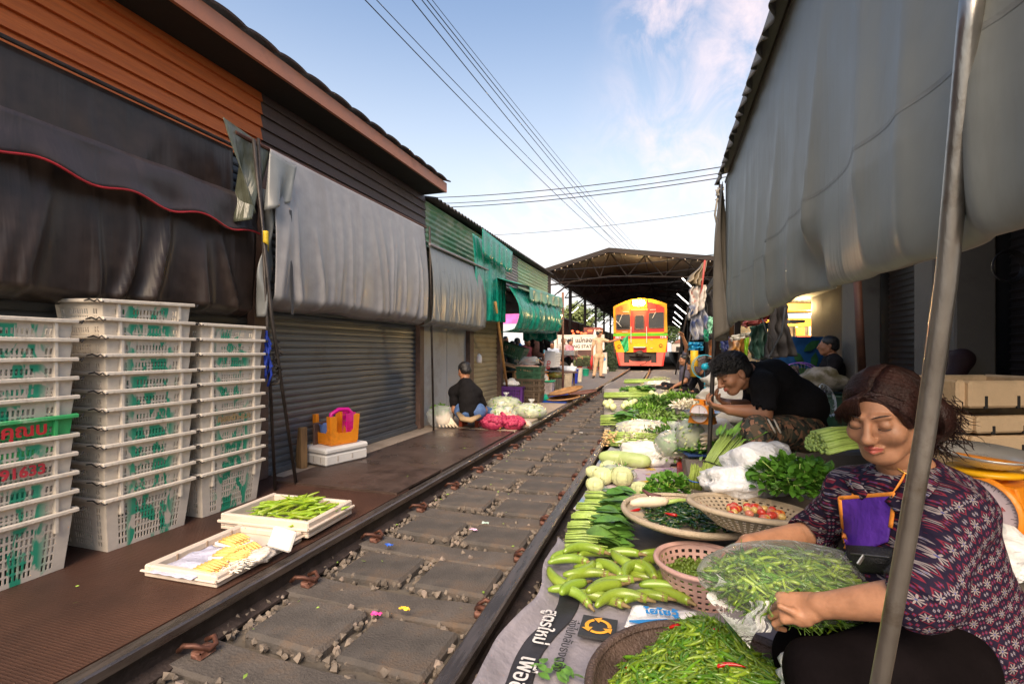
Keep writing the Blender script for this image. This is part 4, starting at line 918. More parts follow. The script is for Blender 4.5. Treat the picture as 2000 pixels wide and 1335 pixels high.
for (a, b_, r, lb) in (((850, 386, 13), (1560, 300, 9), .010, 'upper of the three parallel wires crossing between the roofs'), ((850, 398, 13.2), (1560, 312, 9), .009, 'middle of the three parallel wires crossing between the roofs'), ((840, 406, 13.4), (1560, 322, 9), .010, 'lowest of the three parallel wires crossing between the roofs'), ((940, 460, 15), (1520, 390, 12), .006, 'single faint wire below the three crossing wires'), ((1060, 527, 22.5), (1520, 478, 13), .014, 'dark wire crossing just over the canopy gable'), ((1070, 545, 22.5), (1500, 505, 13), .008, 'thin wire crossing the canopy mouth under the gable'), ((1070, 556, 22.5), (1480, 535, 14), .008, 'lowest wire crossing the dark canopy mouth')):
 wire(D(*a), D(*b_), r, .15, lb)
# ================================================================ RIGHT SIDE: big curtain, poles, arcade, background
m_bigt = vinyl('big_grey_vinyl', (.20, .208, .185), .46, fold=.012, sc=(1.5, 1.5, .25), var=.1, dirt=(.15, .14, .115), fine=.45)
TXX = .33
def bigt(u, v):
 y = .10+2.86*u**1.35; zt = 1.925; zb = 1.118+.012*math.sin(y*5+1)
 z = zt+(zb-zt)*v
 x = TXX
 # broad soft folds hanging from the top edge, deepening downwards
 for (yc, w_, a, sk, tv) in ((.62, .035, .030, .02, .2), (.80, .06, .022, -.04, .0), (.95, .09, .035, -.10, .0), (1.22, .05, .030, .16, .1), (1.40, .10, .020, .10, .0), (1.62, .06, .035, .12, .1), (1.95, .05, .02, .02, .2), (2.2, .09, .03, .05, .0), (2.5, .05, .03, .0, .1), (2.72, .04, .03, 0, 0), (.42, .05, .03, 0, 0)):
  d_ = (y-yc-sk*(v-.5))/w_
  x -= 1.3*(1-.55*max(0, v-.8)/.2)*a*math.exp(-abs(d_)**1.15)*max(0, (v-tv)/(1-tv))**1.1
 x += .014*nz3((y*1.2, z*1.5, 2), 1, 3)*v+.006*nz3((y*5, z*4, 2), 1, 3)*v
 # belly, then the lower edge rolls back under
 if v > .9:
  t = (v-.9)/.1; x += .02*t**2; z = zt+(zb-zt)*(.9+.1*math.sin(t*PI/2)**.8)
 # pinched pleat
 k = math.exp(-((y-1.28)/.06)**2-((z-1.17)/.07)**2); x += .05*k
 return (x, y, z)
bc = thing('big_tarpaulin', 'huge grey-green vinyl curtain with scalloped top filling the upper right', 'tarpaulin', (.4, 1.5, 1.1))
MB().grid(bigt, 240, 130).build('sheet', m_bigt, bc, smooth=True, thick=.004)
MB().grid(lambda u, v: (lambda p: (p[0]-.0025, p[1], p[2]))(bigt(u, .742+v*.009)), 200, 2).build('seam', M('seam_tape', (.175, .178, .16), .5, var=.2), bc, smooth=True)
m_val = vinyl('valance_dark', (.11, .105, .095), .5, fold=.01)
MB().grid(lambda u, v: (TXX-.035-.012*math.sin(u*190)*v-.012*v, .12+2.86*u, 1.985-v*(.055+.022*abs(math.sin(u*PI*17)))), 480, 5).build('valance', m_val, bc, smooth=True, thick=.003)
MB().grid(lambda u, v: (TXX-.035+1.9*v, .12+2.86*u, 1.985+.42*v+.03*nz3((u*4, v*4, 0))), 30, 10).build('awning_top', m_val, bc, smooth=True, thick=.004)
MB().tube([(TXX+.01, .1, 1.95), (TXX+.01, 3.0, 1.95)], .014, 8).build('top_rod', m_steelp, bc)
# gathered far end
MB().grid(lambda u, v: (TXX-.02-.03*math.sin(v*PI)*math.sin(u*7+1)+.04*math.sin(u*19+v*2)*v, 2.93+.10*u+.05*v*math.sin(u*5), 1.93-(.83+.06*math.sin(u*7))*v), 30, 36).build('gathered_end', vinyl('tarp_back', (.16, .135, .10), .45, fold=.02), bc, smooth=True, thick=.003)
# foreground pole
m_pole = M('galvanised_pole', (.38, .35, .31), .34, metal=.95, var=.3, scale=9, stretch=(1, 1, .35), bump=.12, bscale=70, dirt=(.17, .12, .07), dscale=5)
pp = [D(1912, -130, .485), D(1893, 60, .50), D(1871, 300, .525), D(1848, 550, .55), D(1806, 850, .585), D(1764, 1090, .615), D(1718, 1335, .645)]; dl_ = (pp[-1]-pp[-2]).normalized(); pp.append(pp[-1]+dl_*((pp[-1].z+.035)/-dl_.z))
o = MB().tube(pp, .0105, 28).build('metal_pole', m_pole, smooth=True); tag(o, 'thick leaning galvanised pole in front of the patterned shirt', 'pole')
p1, p2 = D(1408, 380, 2.97), D(1384, 905, 3.02)
t = thing('upright_pole', 'slim dark upright pole before the hands of the man in camouflage trousers', 'pole', (p2.x, p2.y, .0))
MB().tube([p1+Vector((0, 0, .06)), (p1+p2)/2, p2, (p2.x-.003, p2.y, -.03)], .0135, 10).build('shaft', m_steelp, t, smooth=True)
kn = MB()
for k in range(8): kn.tube([p1+Vector((rnd.uniform(-.03, .02), rnd.uniform(-.02, .02), rnd.uniform(-.05, .05))) for _ in range(4)], .005, 5)
kn.tube([p1+Vector((-.02, 0, -.02)), p1+Vector((-.035, 0, -.12)), p1+Vector((-.02, 0, -.2)), p1+Vector((-.03, 0, -.26))], .006, 5)
kn.build('knotted_string', M('pale_string', (.22, .2, .17), .8, var=.3), t, smooth=True)
pole('prop_pole', G(1319, 732, -.03), D(1344, 600, 19.2*.9), .03, m_steelp, 'thin leaning prop nearest the train on the right side')
pole('prop_pole', G(1325.5, 790, -.03), D(1351, 640, 8.3), .016, m_steelp, 'thin leaning prop beside the woman dressed in black')

# arcade building
m_col = M('arcade_column', (.17, .145, .115), .8, var=.15, scale=2, bump=.15, dirt=(.11, .09, .07), dscale=1.5); m_rshut = M('arcade_shutter', (.045, .035, .032), .45, metal=.3, var=.25, scale=3)
ar = thing('arcade', 'shaded arcade with grey columns and dark roller shutters on the right', 'building', (3, 4, .2))
for y, w_ in ((6.15, .42), (4.55, .30), (4.25, .18), (2.4, .3)):
 MB().span((1.98, y, -.03), (2.22, y+w_, 2.75), bv=.012).build('column', m_col, ar)
for (y0, y1) in ((4.86, 6.14), (2.72, 4.24), (.6, 2.38)): shutter(y0, y1, .2, 2.6, 2.28, m_rshut, ar, pitch=.06)
MB().span((2.24, 4.5, .2), (2.30, 4.56, 2.6)).span((2.24, 3.45, .2), (2.27, 3.50, 2.6)).build('shutter_post', m_col, ar)
MB().span((2.36, .2, -.03), (5, 6.9, 3)).build('inner_wall', m_dark, ar)
MB().span((1.2, -.5, 2.62), (4.5, 6.9, 2.72)).build('ceiling', m_dark, ar)
MB().span((1.5, 5.4, 2.45), (2.1, 6.6, 2.55), bv=.02).build('beam', m_col, ar)
o = MB().tube([D(1674, 540, 3.6), D(1684, 730, 3.6)], .028, 8).build('brown_pole', M('rusty_pole', (.09, .035, .02), .6, var=.4), smooth=True); tag(o, 'rusty brown pole leaning before the first dark shutter', 'pole')
hc = MB()
c = D(1966, 521, 3.0)
for k in range(5): hc.tube([c+Vector((CT*math.cos(a)*(.092+.004*k), ST*math.cos(a)*(.092+.004*k)-.008*k, math.sin(a)*(.088+.003*k))) for a in [i/24*2*PI for i in range(25)]], .005, 5)
tag(hc.build('hose_coil', m_wire, smooth=True), 'coil of dark hose hanging on the arcade at far right', 'hose')
# lit yellow shop front behind
ys = thing('yellow_shop', 'brightly lit yellow shop front seen through the gap under the curtain', 'building', (2.8, 15, 0))
def YP(px, py, d=15): return D(px, py, d)
def card(px0, py0, px1, py1, d, th, mat, name, parent, bv=.0):
 a = D(px0, py1, d); c = D(px1, py0, d); w_ = abs(px1-px0)/F_*d; h_ = abs(py1-py0)/F_*d
 ctr = D((px0+px1)/2, (py0+py1)/2, d+th/2)
 return MB().box(ctr, (w_, th, h_), R=CR, bv=bv).build(name, mat, parent)
m_yel = M('yellow_wall', (.80, .42, .06), .7, var=.06, scale=2)
card(1490, 593, 1700, 606, 14.0, .3, M('pale_fascia', (.85, .6, .2), .6, var=.05), 'fascia', ys)
card(1490, 622, 1700, 637, 15.5, .3, m_yel, 'wall_band', ys)
MB().box(D(1590, 604, 15.0), (3.4, 1.6, .06), R=CR).build('soffit', m_yel, ys)
card(1440, 637, 1700, 735, 15.6, .1, M('shop_glass', (.12, .12, .13), .3, var=.4, scale=3), 'shop_window', ys)
for px_ in (1555, 1582, 1610): card(px_-2, 637, px_+2, 700, 15.5, .05, m_white, 'mullion', ys)
for px_ in (1563, 1609): card(px_-8, 639, px_+8, 654, 15.4, .04, M('round_sign', (.85, .5, .05), .5, var=.3, scale=9), 'yellow_sign', ys)
card(1555, 655, 1622, 659, 15.4, .04, M('red_strip', (.5, .08, .04), .6, var=.5, scale=20), 'red_strip', ys)
p = D(1589, 613.5, 14.9); MB().lathe([(.001, 0), (.11, 0), (.12, .03)], 16, p).build('downlight', emit_mat('downlight_glow', (1, .8, .45), 12), ys)
l2 = bpy.data.lights.new('downlight_lamp', 'POINT'); l2.energy = 90; l2.color = (1, .68, .3); l2.shadow_soft_size = .1; l2o = bpy.data.objects.new('downlight_lamp', l2); COL.objects.link(l2o); l2o.location = p+Vector((-.1, -.5, -.25))
l3 = l2o.copy(); COL.objects.link(l3); l3.location = D(1570, 600, 12.9)
# distant dark market roof behind the curtain
mr_ = thing('market_hall', 'dark covered market hall beyond the vendors on the right', 'building', (3, 10, 0))
MB().span((.95, 7.2, 2.35), (6, 20, 2.5)).build('hall_roof', m_dark, mr_)
MB().span((3.6, 7.0, .2), (3.8, 14.2, 2.4)).build('hall_wall', M('hall_wall', (.045, .04, .045), .8, var=.4, scale=2), mr_)
card(1395, 600, 1530, 760, 18, .2, M('hall_back', (.10, .06, .04), .8, var=.5, scale=1.5), 'back_wall', mr_)
for px_, py_, d in ((1440, 560, 9), (1490, 560, 10.5)):
 a = D(px_, 720, d); MB().span((a.x-.05, a.y-.05, .2), (a.x+.05, a.y+.05, 2.4)).build('hall_post', m_iron, mr_)
# painted leaf board
pb = thing('painted_board', 'blue board painted with big dark green leaves behind the purple fan', 'board', D(1572, 735, 6.3))
card(1512, 657, 1606, 760, 6.3, .04, M('blue_board', (.01, .07, .22), .5, var=.4, scale=3), 'board', pb)
lf = MB()
for (px_, py_, a, s) in ((1585, 675, .6, .13), (1560, 700, 2.2, .12), (1590, 705, 1.4, .12), (1535, 720, .3, .13), (1570, 725, 2.8, .11)):
 c = D(px_, py_, 6.27); R = CR
 q = [c+R @ Vector((math.cos(a)*t*s-math.sin(a)*w_*s, -.004, math.sin(a)*t*s+math.cos(a)*w_*s)) for t, w_ in ((-1, 0), (-.4, .35), (.3, .4), (1, 0), (.3, -.4), (-.4, -.35))]
 lf.add(q, [tuple(range(6))])
lf.build('painted_leaf', M('leaf_paint', (.02, .09, .03), .5, var=.5, scale=6), pb, thick=.002)
# hanging cloths, bags, nets
def cloth(pts, mat, name, label, seed=1, depth=.05, nu=14, nv=20, cat='cloth', wav=3, thick=.003):
 """pts: four (px,py,d): top-left, top-right, bottom-right, bottom-left"""
 P = [D(*p) for p in pts]
 def fn(u, v):
  a = P[0].lerp(P[1], u); b = P[3].lerp(P[2], u); q = a.lerp(b, v)
  w_ = depth*(math.sin(u*wav*2*PI+seed)*(.4+.6*v)+.8*nz3((u*3, v*3, seed), 1.3))
  return q+Vector((-ST, CT, 0))*w_+Vector((CT, ST, 0))*depth*.5*nz3((u*2, v*4, seed+5), 1.2)
 o = MB().grid(fn, nu, nv).build(name, mat, smooth=True, thick=thick); tag(o, label, cat); return o
cloth([(1374, 512, 6.3), (1381, 508, 6.2), (1372, 560, 6.2), (1339, 551, 6.3)], vinyl('khaki_vinyl', (.19, .145, .085), .5), 'tarpaulin', 'folded khaki tarp corner tied to the red-tipped stick', 2, .06, cat='tarpaulin')
cloth([(1350, 560, 6.3), (1380, 556, 6.2), (1376, 600, 6.1), (1344, 625, 6.2)], M('printed_sheet', (.42, .38, .34), .5, col2=(.25, .06, .05), scale=14, lo=.55, hi=.66), 'plastic_sheet', 'white printed plastic sheet with red marks bundled on the prop', 3, .08, cat='sheet')
cloth([(1344, 600, 6.2), (1376, 585, 6.2), (1380, 660, 6.2), (1350, 665, 6.2)], M('blue_grey_bundle', (.30, .30, .32), .5, col2=(.05, .08, .22), scale=9, lo=.45, hi=.6), 'cloth', 'blue and grey cloth bundle hanging below the printed sheet', 5, .09)
cloth([(1366, 585, 6.5), (1398, 560, 6.4), (1400, 640, 6.4), (1384, 668, 6.4)], M('black_cloth', (.015, .013, .014), .7, var=.4), 'cloth', 'black cloth hanging behind the blue and grey bundle', 7, .1)
cloth([(1375, 640, 6.1), (1384, 650, 6.1), (1383, 668, 6.1), (1376, 666, 6.1)], M('emerald_cloth', (.01, .22, .12), .5, var=.3), 'cloth', 'small emerald green cloth below the black cloth', 8, .03)
cloth([(1383, 618, 5.8), (1396, 620, 5.8), (1395, 650, 5.8), (1384, 652, 5.8)], M('mint_net', (.25, .55, .38), .6, var=.3, scale=30), 'net', 'mint green net bag hanging beside the upright pole', 9, .05, cat='net')
cloth([(1346, 668, 7.5), (1376, 668, 7.5), (1372, 684, 7.5), (1348, 684, 7.5)], M('cyan_bag', (.02, .30, .55), .4, var=.4, scale=12), 'plastic_bag', 'bright blue plastic bags tied above the yellow pillar', 1, .08, cat='bag')
o = MB().tube([D(1377, 508, 6.15), D(1371, 560, 6.2), D(1366, 600, 6.2)], .013, 8).build('stick', M('red_stick', (.35, .05, .04), .5, var=.2), smooth=True); tag(o, 'thin stick with red tip rising above the hanging bundles', 'stick')
o = MB().tube([D(1356, 676, 8.5), D(1356, 735, 8.5)], .065, 14).build('pillar', M('yellow_pillar', (.72, .42, .01), .5, var=.1), smooth=True); tag(o, 'short yellow pillar behind the woman dressed in black', 'pillar')
o = MB().tube([D(1382, 600, 7.0), D(1384, 745, 7.0)], .04, 10).build('pillar', m_iron, smooth=True); tag(o, 'dark round pillar beside the cyan fan', 'pillar')
cloth([(1426, 660, 5.2), (1465, 650, 5.2), (1458, 705, 5.2), (1424, 712, 5.2)], M('orange_wrap', (.36, .17, .04), .4, col2=(.20, .06, .10), scale=8, lo=.5, hi=.7), 'wrapped_bundle', 'orange and purple goods wrapped in clear film behind the man', 2, .10, cat='bundle')
cloth([(1426, 656, 5.15), (1464, 648, 5.15), (1464, 656, 5.15), (1426, 668, 5.15)], M('film_top', (.50, .48, .42), .3, var=.2), 'plastic_film', 'crumpled clear film lying on top of the orange bundle', 4, .05, cat='film')
cloth([(1456, 660, 5.1), (1463, 658, 5.1), (1458, 705, 5.1), (1452, 707, 5.1)], M('lime_cloth', (.20, .42, .01), .5, var=.2), 'cloth', 'narrow lime green cloth at the right edge of the orange bundle', 3, .03)
cloth([(1446, 632, 4.8), (1518, 604, 4.8), (1512, 622, 4.8), (1452, 642, 4.8)], M('dark_red_tarp', (.16, .025, .02), .5, var=.35), 'tarpaulin', 'rolled dark red tarp tucked under the big grey curtain', 4, .08, cat='tarpaulin')
cloth([(1462, 640, 4.9), (1500, 628, 4.9), (1497, 702, 4.9), (1468, 700, 4.9)], M('dark_green_cloth', (.012, .05, .035), .7, var=.4), 'garment', 'dark green garment hanging behind the man in black polo', 5, .08, cat='garment')
cloth([(1500, 600, 4.7), (1532, 595, 4.7), (1548, 695, 4.7), (1497, 700, 4.7)], M('charcoal_cloth', (.03, .027, .028), .8, var=.4), 'garment', 'charcoal coat-like cloth hanging right of the dark green garment', 6, .09, cat='garment')
cloth([(1410, 655, 5.6), (1424, 653, 5.6), (1423, 690, 5.6), (1412, 692, 5.6)], M('navy_cloth', (.02, .03, .12), .6, var=.4), 'cloth', 'narrow navy cloth hanging left of the orange bundle', 8, .05)
cloth([(1407, 668, 5.9), (1420, 668, 5.9), (1420, 682, 5.9), (1407, 682, 5.9)], M('lime_white_bag', (.5, .55, .35), .5, col2=(.15, .35, .03), scale=20), 'packet', 'small lime and white packet hanging beside the navy cloth', 9, .03, cat='packet')
cloth([(1384, 663, 6.6), (1396, 663, 6.6), (1396, 700, 6.6), (1384, 700, 6.6)], M('salmon_cloth', (.6, .25, .10), .5, var=.3), 'cloth', 'salmon pink cloth strip next to the upright pole', 10, .04)
rp = MB(); r0 = D(1534, 600, 3.1); r1 = D(1507, 688, 3.1); r2_ = D(1496, 712, 3.1)
rp.tube([r0, (r0+r1)/2+Vector((.02, 0, -.02)), r1, r2_], .006, 6); rp.tube([D(1488, 620, 3.1), D(1497, 648, 3.1), D(1509, 662, 3.1), r1], .004, 6)
for k in range(6): rp.tube([r2_+Vector((rnd.uniform(-.03, .03), rnd.uniform(-.02, .02), rnd.uniform(-.03, .03))) for _ in range(4)], .006, 6)
rp.tube([r2_, D(1487, 705, 3.1), D(1475, 700, 3.1)], .005, 6); rp.tube([r2_, D(1493, 730, 3.1), D(1497, 745, 3.1)], .006, 6)
tag(rp.build('tie_rope', M('grey_rope', (.20, .19, .17), .8, var=.3), smooth=True), 'grey rope hanging from the big curtain and knotted behind the man', 'rope')
# umbrella-like white awning light on the yellow shop
o = MB().box(D(1549, 628, 9), (.30, .3, .06), R=CR, bv=.02).build('awning', m_white); tag(o, 'small white awning edge before the yellow shop front', 'awning')
# ================================================================ CRATE STACKS
def crate_mat(name, base, mark, cover=.5, band=.125):
 m, N, L, b = nodemat(name); tc = N.new('ShaderNodeTexCoord'); oi = N.new('ShaderNodeObjectInfo')
 n = N.new('ShaderNodeTexNoise'); n.inputs['Scale'].default_value = 7; n.inputs['Detail'].default_value = 8; n.inputs['Roughness'].default_value = .7; L.new(tc.outputs['Object'], n.inputs[0])
 r = N.new('ShaderNodeValToRGB'); e = r.color_ramp.elements; e[0].position = .35; e[1].position = .68; e[0].color = hexc([c*.74 for c in base]); e[1].color = hexc(base); L.new(n.outputs[0], r.inputs[0])
 # sprayed owner's mark in the middle of the long sides
 ad = N.new('ShaderNodeVectorMath'); sc = N.new('ShaderNodeMath'); sc.operation = 'MULTIPLY'; sc.inputs[1].default_value = 37; L.new(oi.outputs['Random'], sc.inputs[0])
 cb_ = N.new('ShaderNodeCombineXYZ'); L.new(sc.outputs[0], cb_.inputs[0]); L.new(tc.outputs['Object'], ad.inputs[0]); L.new(cb_.outputs[0], ad.inputs[1])
 mp = N.new('ShaderNodeMapping'); mp.inputs['Scale'].default_value = (0, 16, 7); L.new(ad.outputs[0], mp.inputs[0])
 n2 = N.new('ShaderNodeTexNoise'); n2.inputs['Scale'].default_value = 1; n2.inputs['Detail'].default_value = 3; n2.inputs['Distortion'].default_value = .8; L.new(ad.outputs[0], mp.inputs[0]); L.new(mp.outputs[0], n2.inputs[0])
 mpx = N.new('ShaderNodeVectorMath'); mpx.operation = 'ADD'; L.new(mp.outputs[0], mpx.inputs[0]); L.new(cb_.outputs[0], mpx.inputs[1]); L.new(mpx.outputs[0], n2.inputs[0])
 mr = N.new('ShaderNodeMapRange'); mr.inputs[1].default_value = .50; mr.inputs[2].default_value = .56; L.new(n2.outputs[0], mr.inputs[0])
 sp = N.new('ShaderNodeSeparateXYZ'); L.new(tc.outputs['Object'], sp.inputs[0]); ab = N.new('ShaderNodeMath'); ab.operation = 'ABSOLUTE'; L.new(sp.outputs[1], ab.inputs[0])
 m2 = N.new('ShaderNodeMapRange'); m2.inputs[1].default_value = band+.015; m2.inputs[2].default_value = band-.03; L.new(ab.outputs[0], m2.inputs[0])
 m3 = N.new('ShaderNodeMapRange'); m3.inputs[1].default_value = .245; m3.inputs[2].default_value = .235; L.new(sp.outputs[2], m3.inputs[0])
 mu = N.new('ShaderNodeMath'); mu.operation = 'MULTIPLY'; L.new(mr.outputs[0], mu.inputs[0]); L.new(m2.outputs[0], mu.inputs[1])
 mu2 = N.new('ShaderNodeMath'); mu2.operation = 'MULTIPLY'; L.new(mu.outputs[0], mu2.inputs[0]); L.new(m3.outputs[0], mu2.inputs[1])
 mi = N.new('ShaderNodeMix'); mi.data_type = 'RGBA'; L.new(mu2.outputs[0], mi.inputs[0]); L.new(r.outputs[0], mi.inputs[6]); mi.inputs[7].default_value = hexc(mark)
 L.new(mi.outputs[2], b.inputs['Base Color']); b.inputs['Roughness'].default_value = .5; b.inputs['Subsurface Weight'].default_value = .0
 return m
m_crate = crate_mat('white_crate', (.74, .66, .56), (.03, .33, .20)); m_crate_plain = M('white_crate_plain', (.72, .64, .54), .5, dirt=(.42, .34, .26), dscale=9, var=.12, scale=8)
m_crate_green = M('green_painted_crate', (.05, .40, .13), .5, col2=(.50, .60, .45), scale=9, lo=.5, hi=.7)
def crate_walls(hx, hy, h, t=.93, rows=6, slotw=.0095, gap=.0075, groups=None):
 """open basket; real slots cut through the four walls"""
 mb = MB()
 def side(L2, other, axis, sgn):
  ncol = int(2*L2/(slotw+gap)); us = [0]
  for c in range(ncol): us += [us[-1]+gap/2 if c == 0 else us[-1]+gap, 0]; us[-1] = us[-2]+slotw
  us.append(us[-1]+gap/2); tot = us[-1]; us = [(u/tot*2-1) for u in us]
  vs = [0, .06]
  for r in range(rows): vs += [.08+r*.80/rows, .08+(r+.72)*.80/rows]
  vs = sorted(set(vs+[.90, 1]))
  P = {}
  for i, u in enumerate(us):
   for j, v in enumerate(vs):
    k = t+(1-t)*v
    x, y = (sgn*other*k, u*L2*k) if axis == 'x' else (u*L2*k, sgn*other*k)
    P[i, j] = len(mb.v); mb.v.append((x, y, v*h))
  for i in range(len(us)-1):
   for j in range(len(vs)-1):
    um = abs((us[i]+us[i+1])/2); isslot = (i % 2 == 1) and vs[j] >= .079 and (int(round((vs[j]-.08)/(.80/rows)*100)) % 100 < 5) and vs[j] < .88
    grp = um < .42 or .56 < um < .80
    if isslot and grp: continue
    mb.f.append((P[i, j], P[i+1, j], P[i+1, j+1], P[i, j+1])); mb.m.append(0)
 side(hy, hx, 'x', 1); side(hy, hx, 'x', -1); side(hx, hy, 'y', 1); side(hx, hy, 'y', -1)
 mb.add([(-hx*t, -hy*t, .004), (hx*t, -hy*t, .004), (hx*t, hy*t, .004), (-hx*t, hy*t, .004)], [(0, 1, 2, 3)])
 return mb
def make_crate(name='crate', wall=m_crate, rim=m_crate_plain, hx=.185, hy=.232, h=.262, hooks=True, rows=6):
 t = thing(name, '', 'crate', (0, 0, 0))
 crate_walls(hx-.008, hy-.008, h, t=.88, rows=rows).build('basket', wall, t, thick=.004)
 r = MB(); o = .014
 for sx in (-1, 1): r.span((sx*(hx-.006), -hy-o*.5, h-.012), (sx*(hx+o), hy+o*.5, h+.006), bv=.003)
 for sy_ in (-1, 1): r.span((-hx+.005, sy_*(hy-.006), h-.0118), (hx-.005, sy_*(hy+o), h+.0062), bv=.003)
 for y in (-.155, .155): r.span((hx-.012, y-.006, h-.085), (hx+.006, y+.006, h-.012)); r.span((-hx-.006, y-.006, h-.085), (-hx+.012, y+.006, h-.012))
 r.build('rim', rim, t)
 if hooks:
  for sy_ in (-1, 1):
   w_ = MB(); w_.tube([(hx-.10, sy_*(hy+.012), h-.004), (hx-.05, sy_*(hy+.02), h+.004), (hx-.015, sy_*(hy+.020), h-.008), (hx+.012, sy_*(hy+.024), h+.002), (hx+.018, sy_*(hy+.012), h-.012), (hx+.03, sy_*(hy+.006), h-.008)], .0034, 6)
   w_.build('wire_handle', m_wire, t, smooth=True)
 return t
C0 = make_crate()
CG = make_crate(wall=m_crate_green, rim=m_crate_green)
bpy.context.view_layer.update()
def dupt(src):
 c = src.copy(); COL.objects.link(c)
 for ch in src.children:
  d = ch.copy(); COL.objects.link(d); d.parent = c
 return c
first = True
def word(k, n): return 'bottom' if k == 0 else ('top' if k == n-1 else nth(n-k)+' from the top')
for (sn, yc, n, dz, sx) in (('stack at the left edge', 1.285, 11, .0865, 0), ('tallest middle stack', 1.866, 12, .0885, 0), ('stack beside the props', 2.375, 11, .0885, 0)):
 for k in range(n):
  spec_ = ''
  if sn[0:8] == 'stack at' and k == 5: c = CG; spec_ = 'green crate with red lettering, '
  elif first: c = C0; first = False
  else: c = dupt(C0)
  if not spec_: spec_ = 'white crate, '
  if sn[0:8] == 'stack at' and k == 3: spec_ = 'red numbered crate, '
  if sn[0:9] == 'stack bes' and k == 4: spec_ = 'plain crate with raised lettering, '
  z = -.004+k*dz; 
  c.location = (-2.6-.185*.90+rnd.uniform(-.003, .003), yc+rnd.uniform(-.003, .003), z); c.rotation_euler = (rnd.uniform(-.004, .004), rnd.uniform(-.006, .006), rnd.uniform(-.010, .010))
  if sn[0] == 't' and k == n-1: c.rotation_euler = (.035, .03, -.02); c.location.z += .012
  tag(c, spec_+'%s in the %s' % (word(k, n), sn), 'crate', 'stacked vegetable crates on the steel floor')
  def lettering(txt, size, mat, nm='lettering', dy=0, bold=.002):
   tm = text_mb(txt, size, frame((.1915, dy, .218), (0, 1, 0), (0, 0, 1)), bold=bold).build(nm, mat, loc=(0, 0, 0)); tm.parent = c
  if sn[0:8] == 'stack at' and k == 5: lettering('ลูกคุณบ', .075, M('red_paint', (.55, .03, .04), .5, var=.2))
  if sn[0:8] == 'stack at' and k == 3: lettering('-9491633', .062, M('red_paint_number', (.50, .04, .06), .5, var=.2), 'painted_number')
  if sn[0:9] == 'stack bes' and k == 4: lettering('ทองดำ-ส.ภ', .055, M('tan_ink', (.34, .24, .12), .6, var=.2))

# ================================================================ FOAM TRAYS BY THE RAIL
m_foam = M('styrofoam', (.62, .53, .45), .75, var=.06, scale=6, bump=.12, bscale=160, dirt=(.60, .44, .33), dscale=6, dlo=.55, dhi=.75)
m_foamw = M('clean_styrofoam', (.66, .64, .62), .7, var=.04, scale=6, bump=.1, bscale=160)
def foam_tray(name, c, sz, rz, h, wall, label, mat=m_foam, cat='tray', notch=False):
 t = thing(name, label, cat, c); R = Matrix.Rotation(rz, 4, 'Z'); R.translation = Vector(c)
 lx, ly = sz; b = MB(); b.span((-lx/2+.001, -ly/2+.001, 0), (lx/2-.001, ly/2-.001, .018), bv=.004); b.xf(R).build('base', mat, t)
 w_ = MB()
 w_.span((-lx/2, -ly/2, .017), (-lx/2+wall, ly/2, h), bv=.006); w_.span((lx/2-wall, -ly/2, .017), (lx/2, ly/2, h-.002), bv=.006)
 w_.span((-lx/2+wall-.004, -ly/2+.002, .017), (lx/2-wall+.004, -ly/2+wall, h-.001), bv=.006); w_.span((-lx/2+wall-.004, ly/2-wall, .017), (lx/2-wall+.004, ly/2-.002, h-.003), bv=.006)
 w_.span((-lx/2-.012, -ly/2-.012, h*.42), (lx/2+.012, -ly/2+.004, h*.62), bv=.005); w_.span((lx/2-.004, -ly/2-.012, h*.42), (lx/2+.012, ly/2+.012, h*.62), bv=.005)
 w_.xf(R).build('wall', mat, t)
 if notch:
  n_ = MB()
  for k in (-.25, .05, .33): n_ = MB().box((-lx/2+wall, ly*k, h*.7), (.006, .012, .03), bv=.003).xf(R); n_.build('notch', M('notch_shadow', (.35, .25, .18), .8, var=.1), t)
 return t
foam_tray('foam_tray', (-1.985, 1.80, -.002), (.40, .52), .03, .052, .035, 'low foam tray with baby corn packs nearest the camera beside the rail', notch=True)
foam_tray('foam_tray', (-2.05, 2.255, .012), (.56, .40), .05, .085, .028, 'foam tray heaped with long green peppers behind the baby corn')
fl = thing('small_foam_cover', 'small white foam lid leaning on the corner of the pepper tray', 'lid', D(553, 1060, 2.28))
MB().box(D(551, 1052, 2.29)+Vector((0, 0, .0)), (.125, .02, .095), R=(Matrix.Rotation(.18, 3, 'Z') @ Matrix.Rotation(-.3, 3, 'X') @ Matrix.Rotation(.2, 3, 'Y')), bv=.008).build('lid_body', m_foamw, fl)
def veg_tube(L, r, bend, n=9, seg=9, tip=.35, stem=.0, lump=0, seed=0, belly=.0):
 """curved vegetable along +x lying on z=0"""
 pts, rs = [], []
 for i in range(n+1):
  u = i/n; x = (u-.5)*L; y = bend*(1-(2*u-1)**2); pts.append((x, y, r*(1+.15*math.sin(u*5+seed))))
  rr = r*math.sin(PI*min(1, max(0.0, u*.94+.05)))**tip*(1+belly*(1-u))*(1+lump*nz3((u*4, seed, 0)))
  rs.append(max(rr, .0008))
 b = MB(); b.tube(pts, rs, seg); return b
def stem_mb(L, r, bend, l2, rs_, mi=1):
 b = MB(); p = Vector((-.5*L+.002, 0, r)); b.tube([p+Vector((.01, 0, 0)), p+Vector((-l2*.3, 0, .001)), p+Vector((-l2, -l2*.15, l2*.2))], [rs_*2.4, rs_*1.3, rs_*.9], 6, mi); return b
m_pep = M('light_green_pepper', (.24, .36, .02), .3, var=.15, scale=14, bump=.1, bscale=40, rand=.18, hue=.012); m_stem = M('green_stem', (.14, .28, .03), .5, var=.2, scale=30, rand=.1)
protos = []
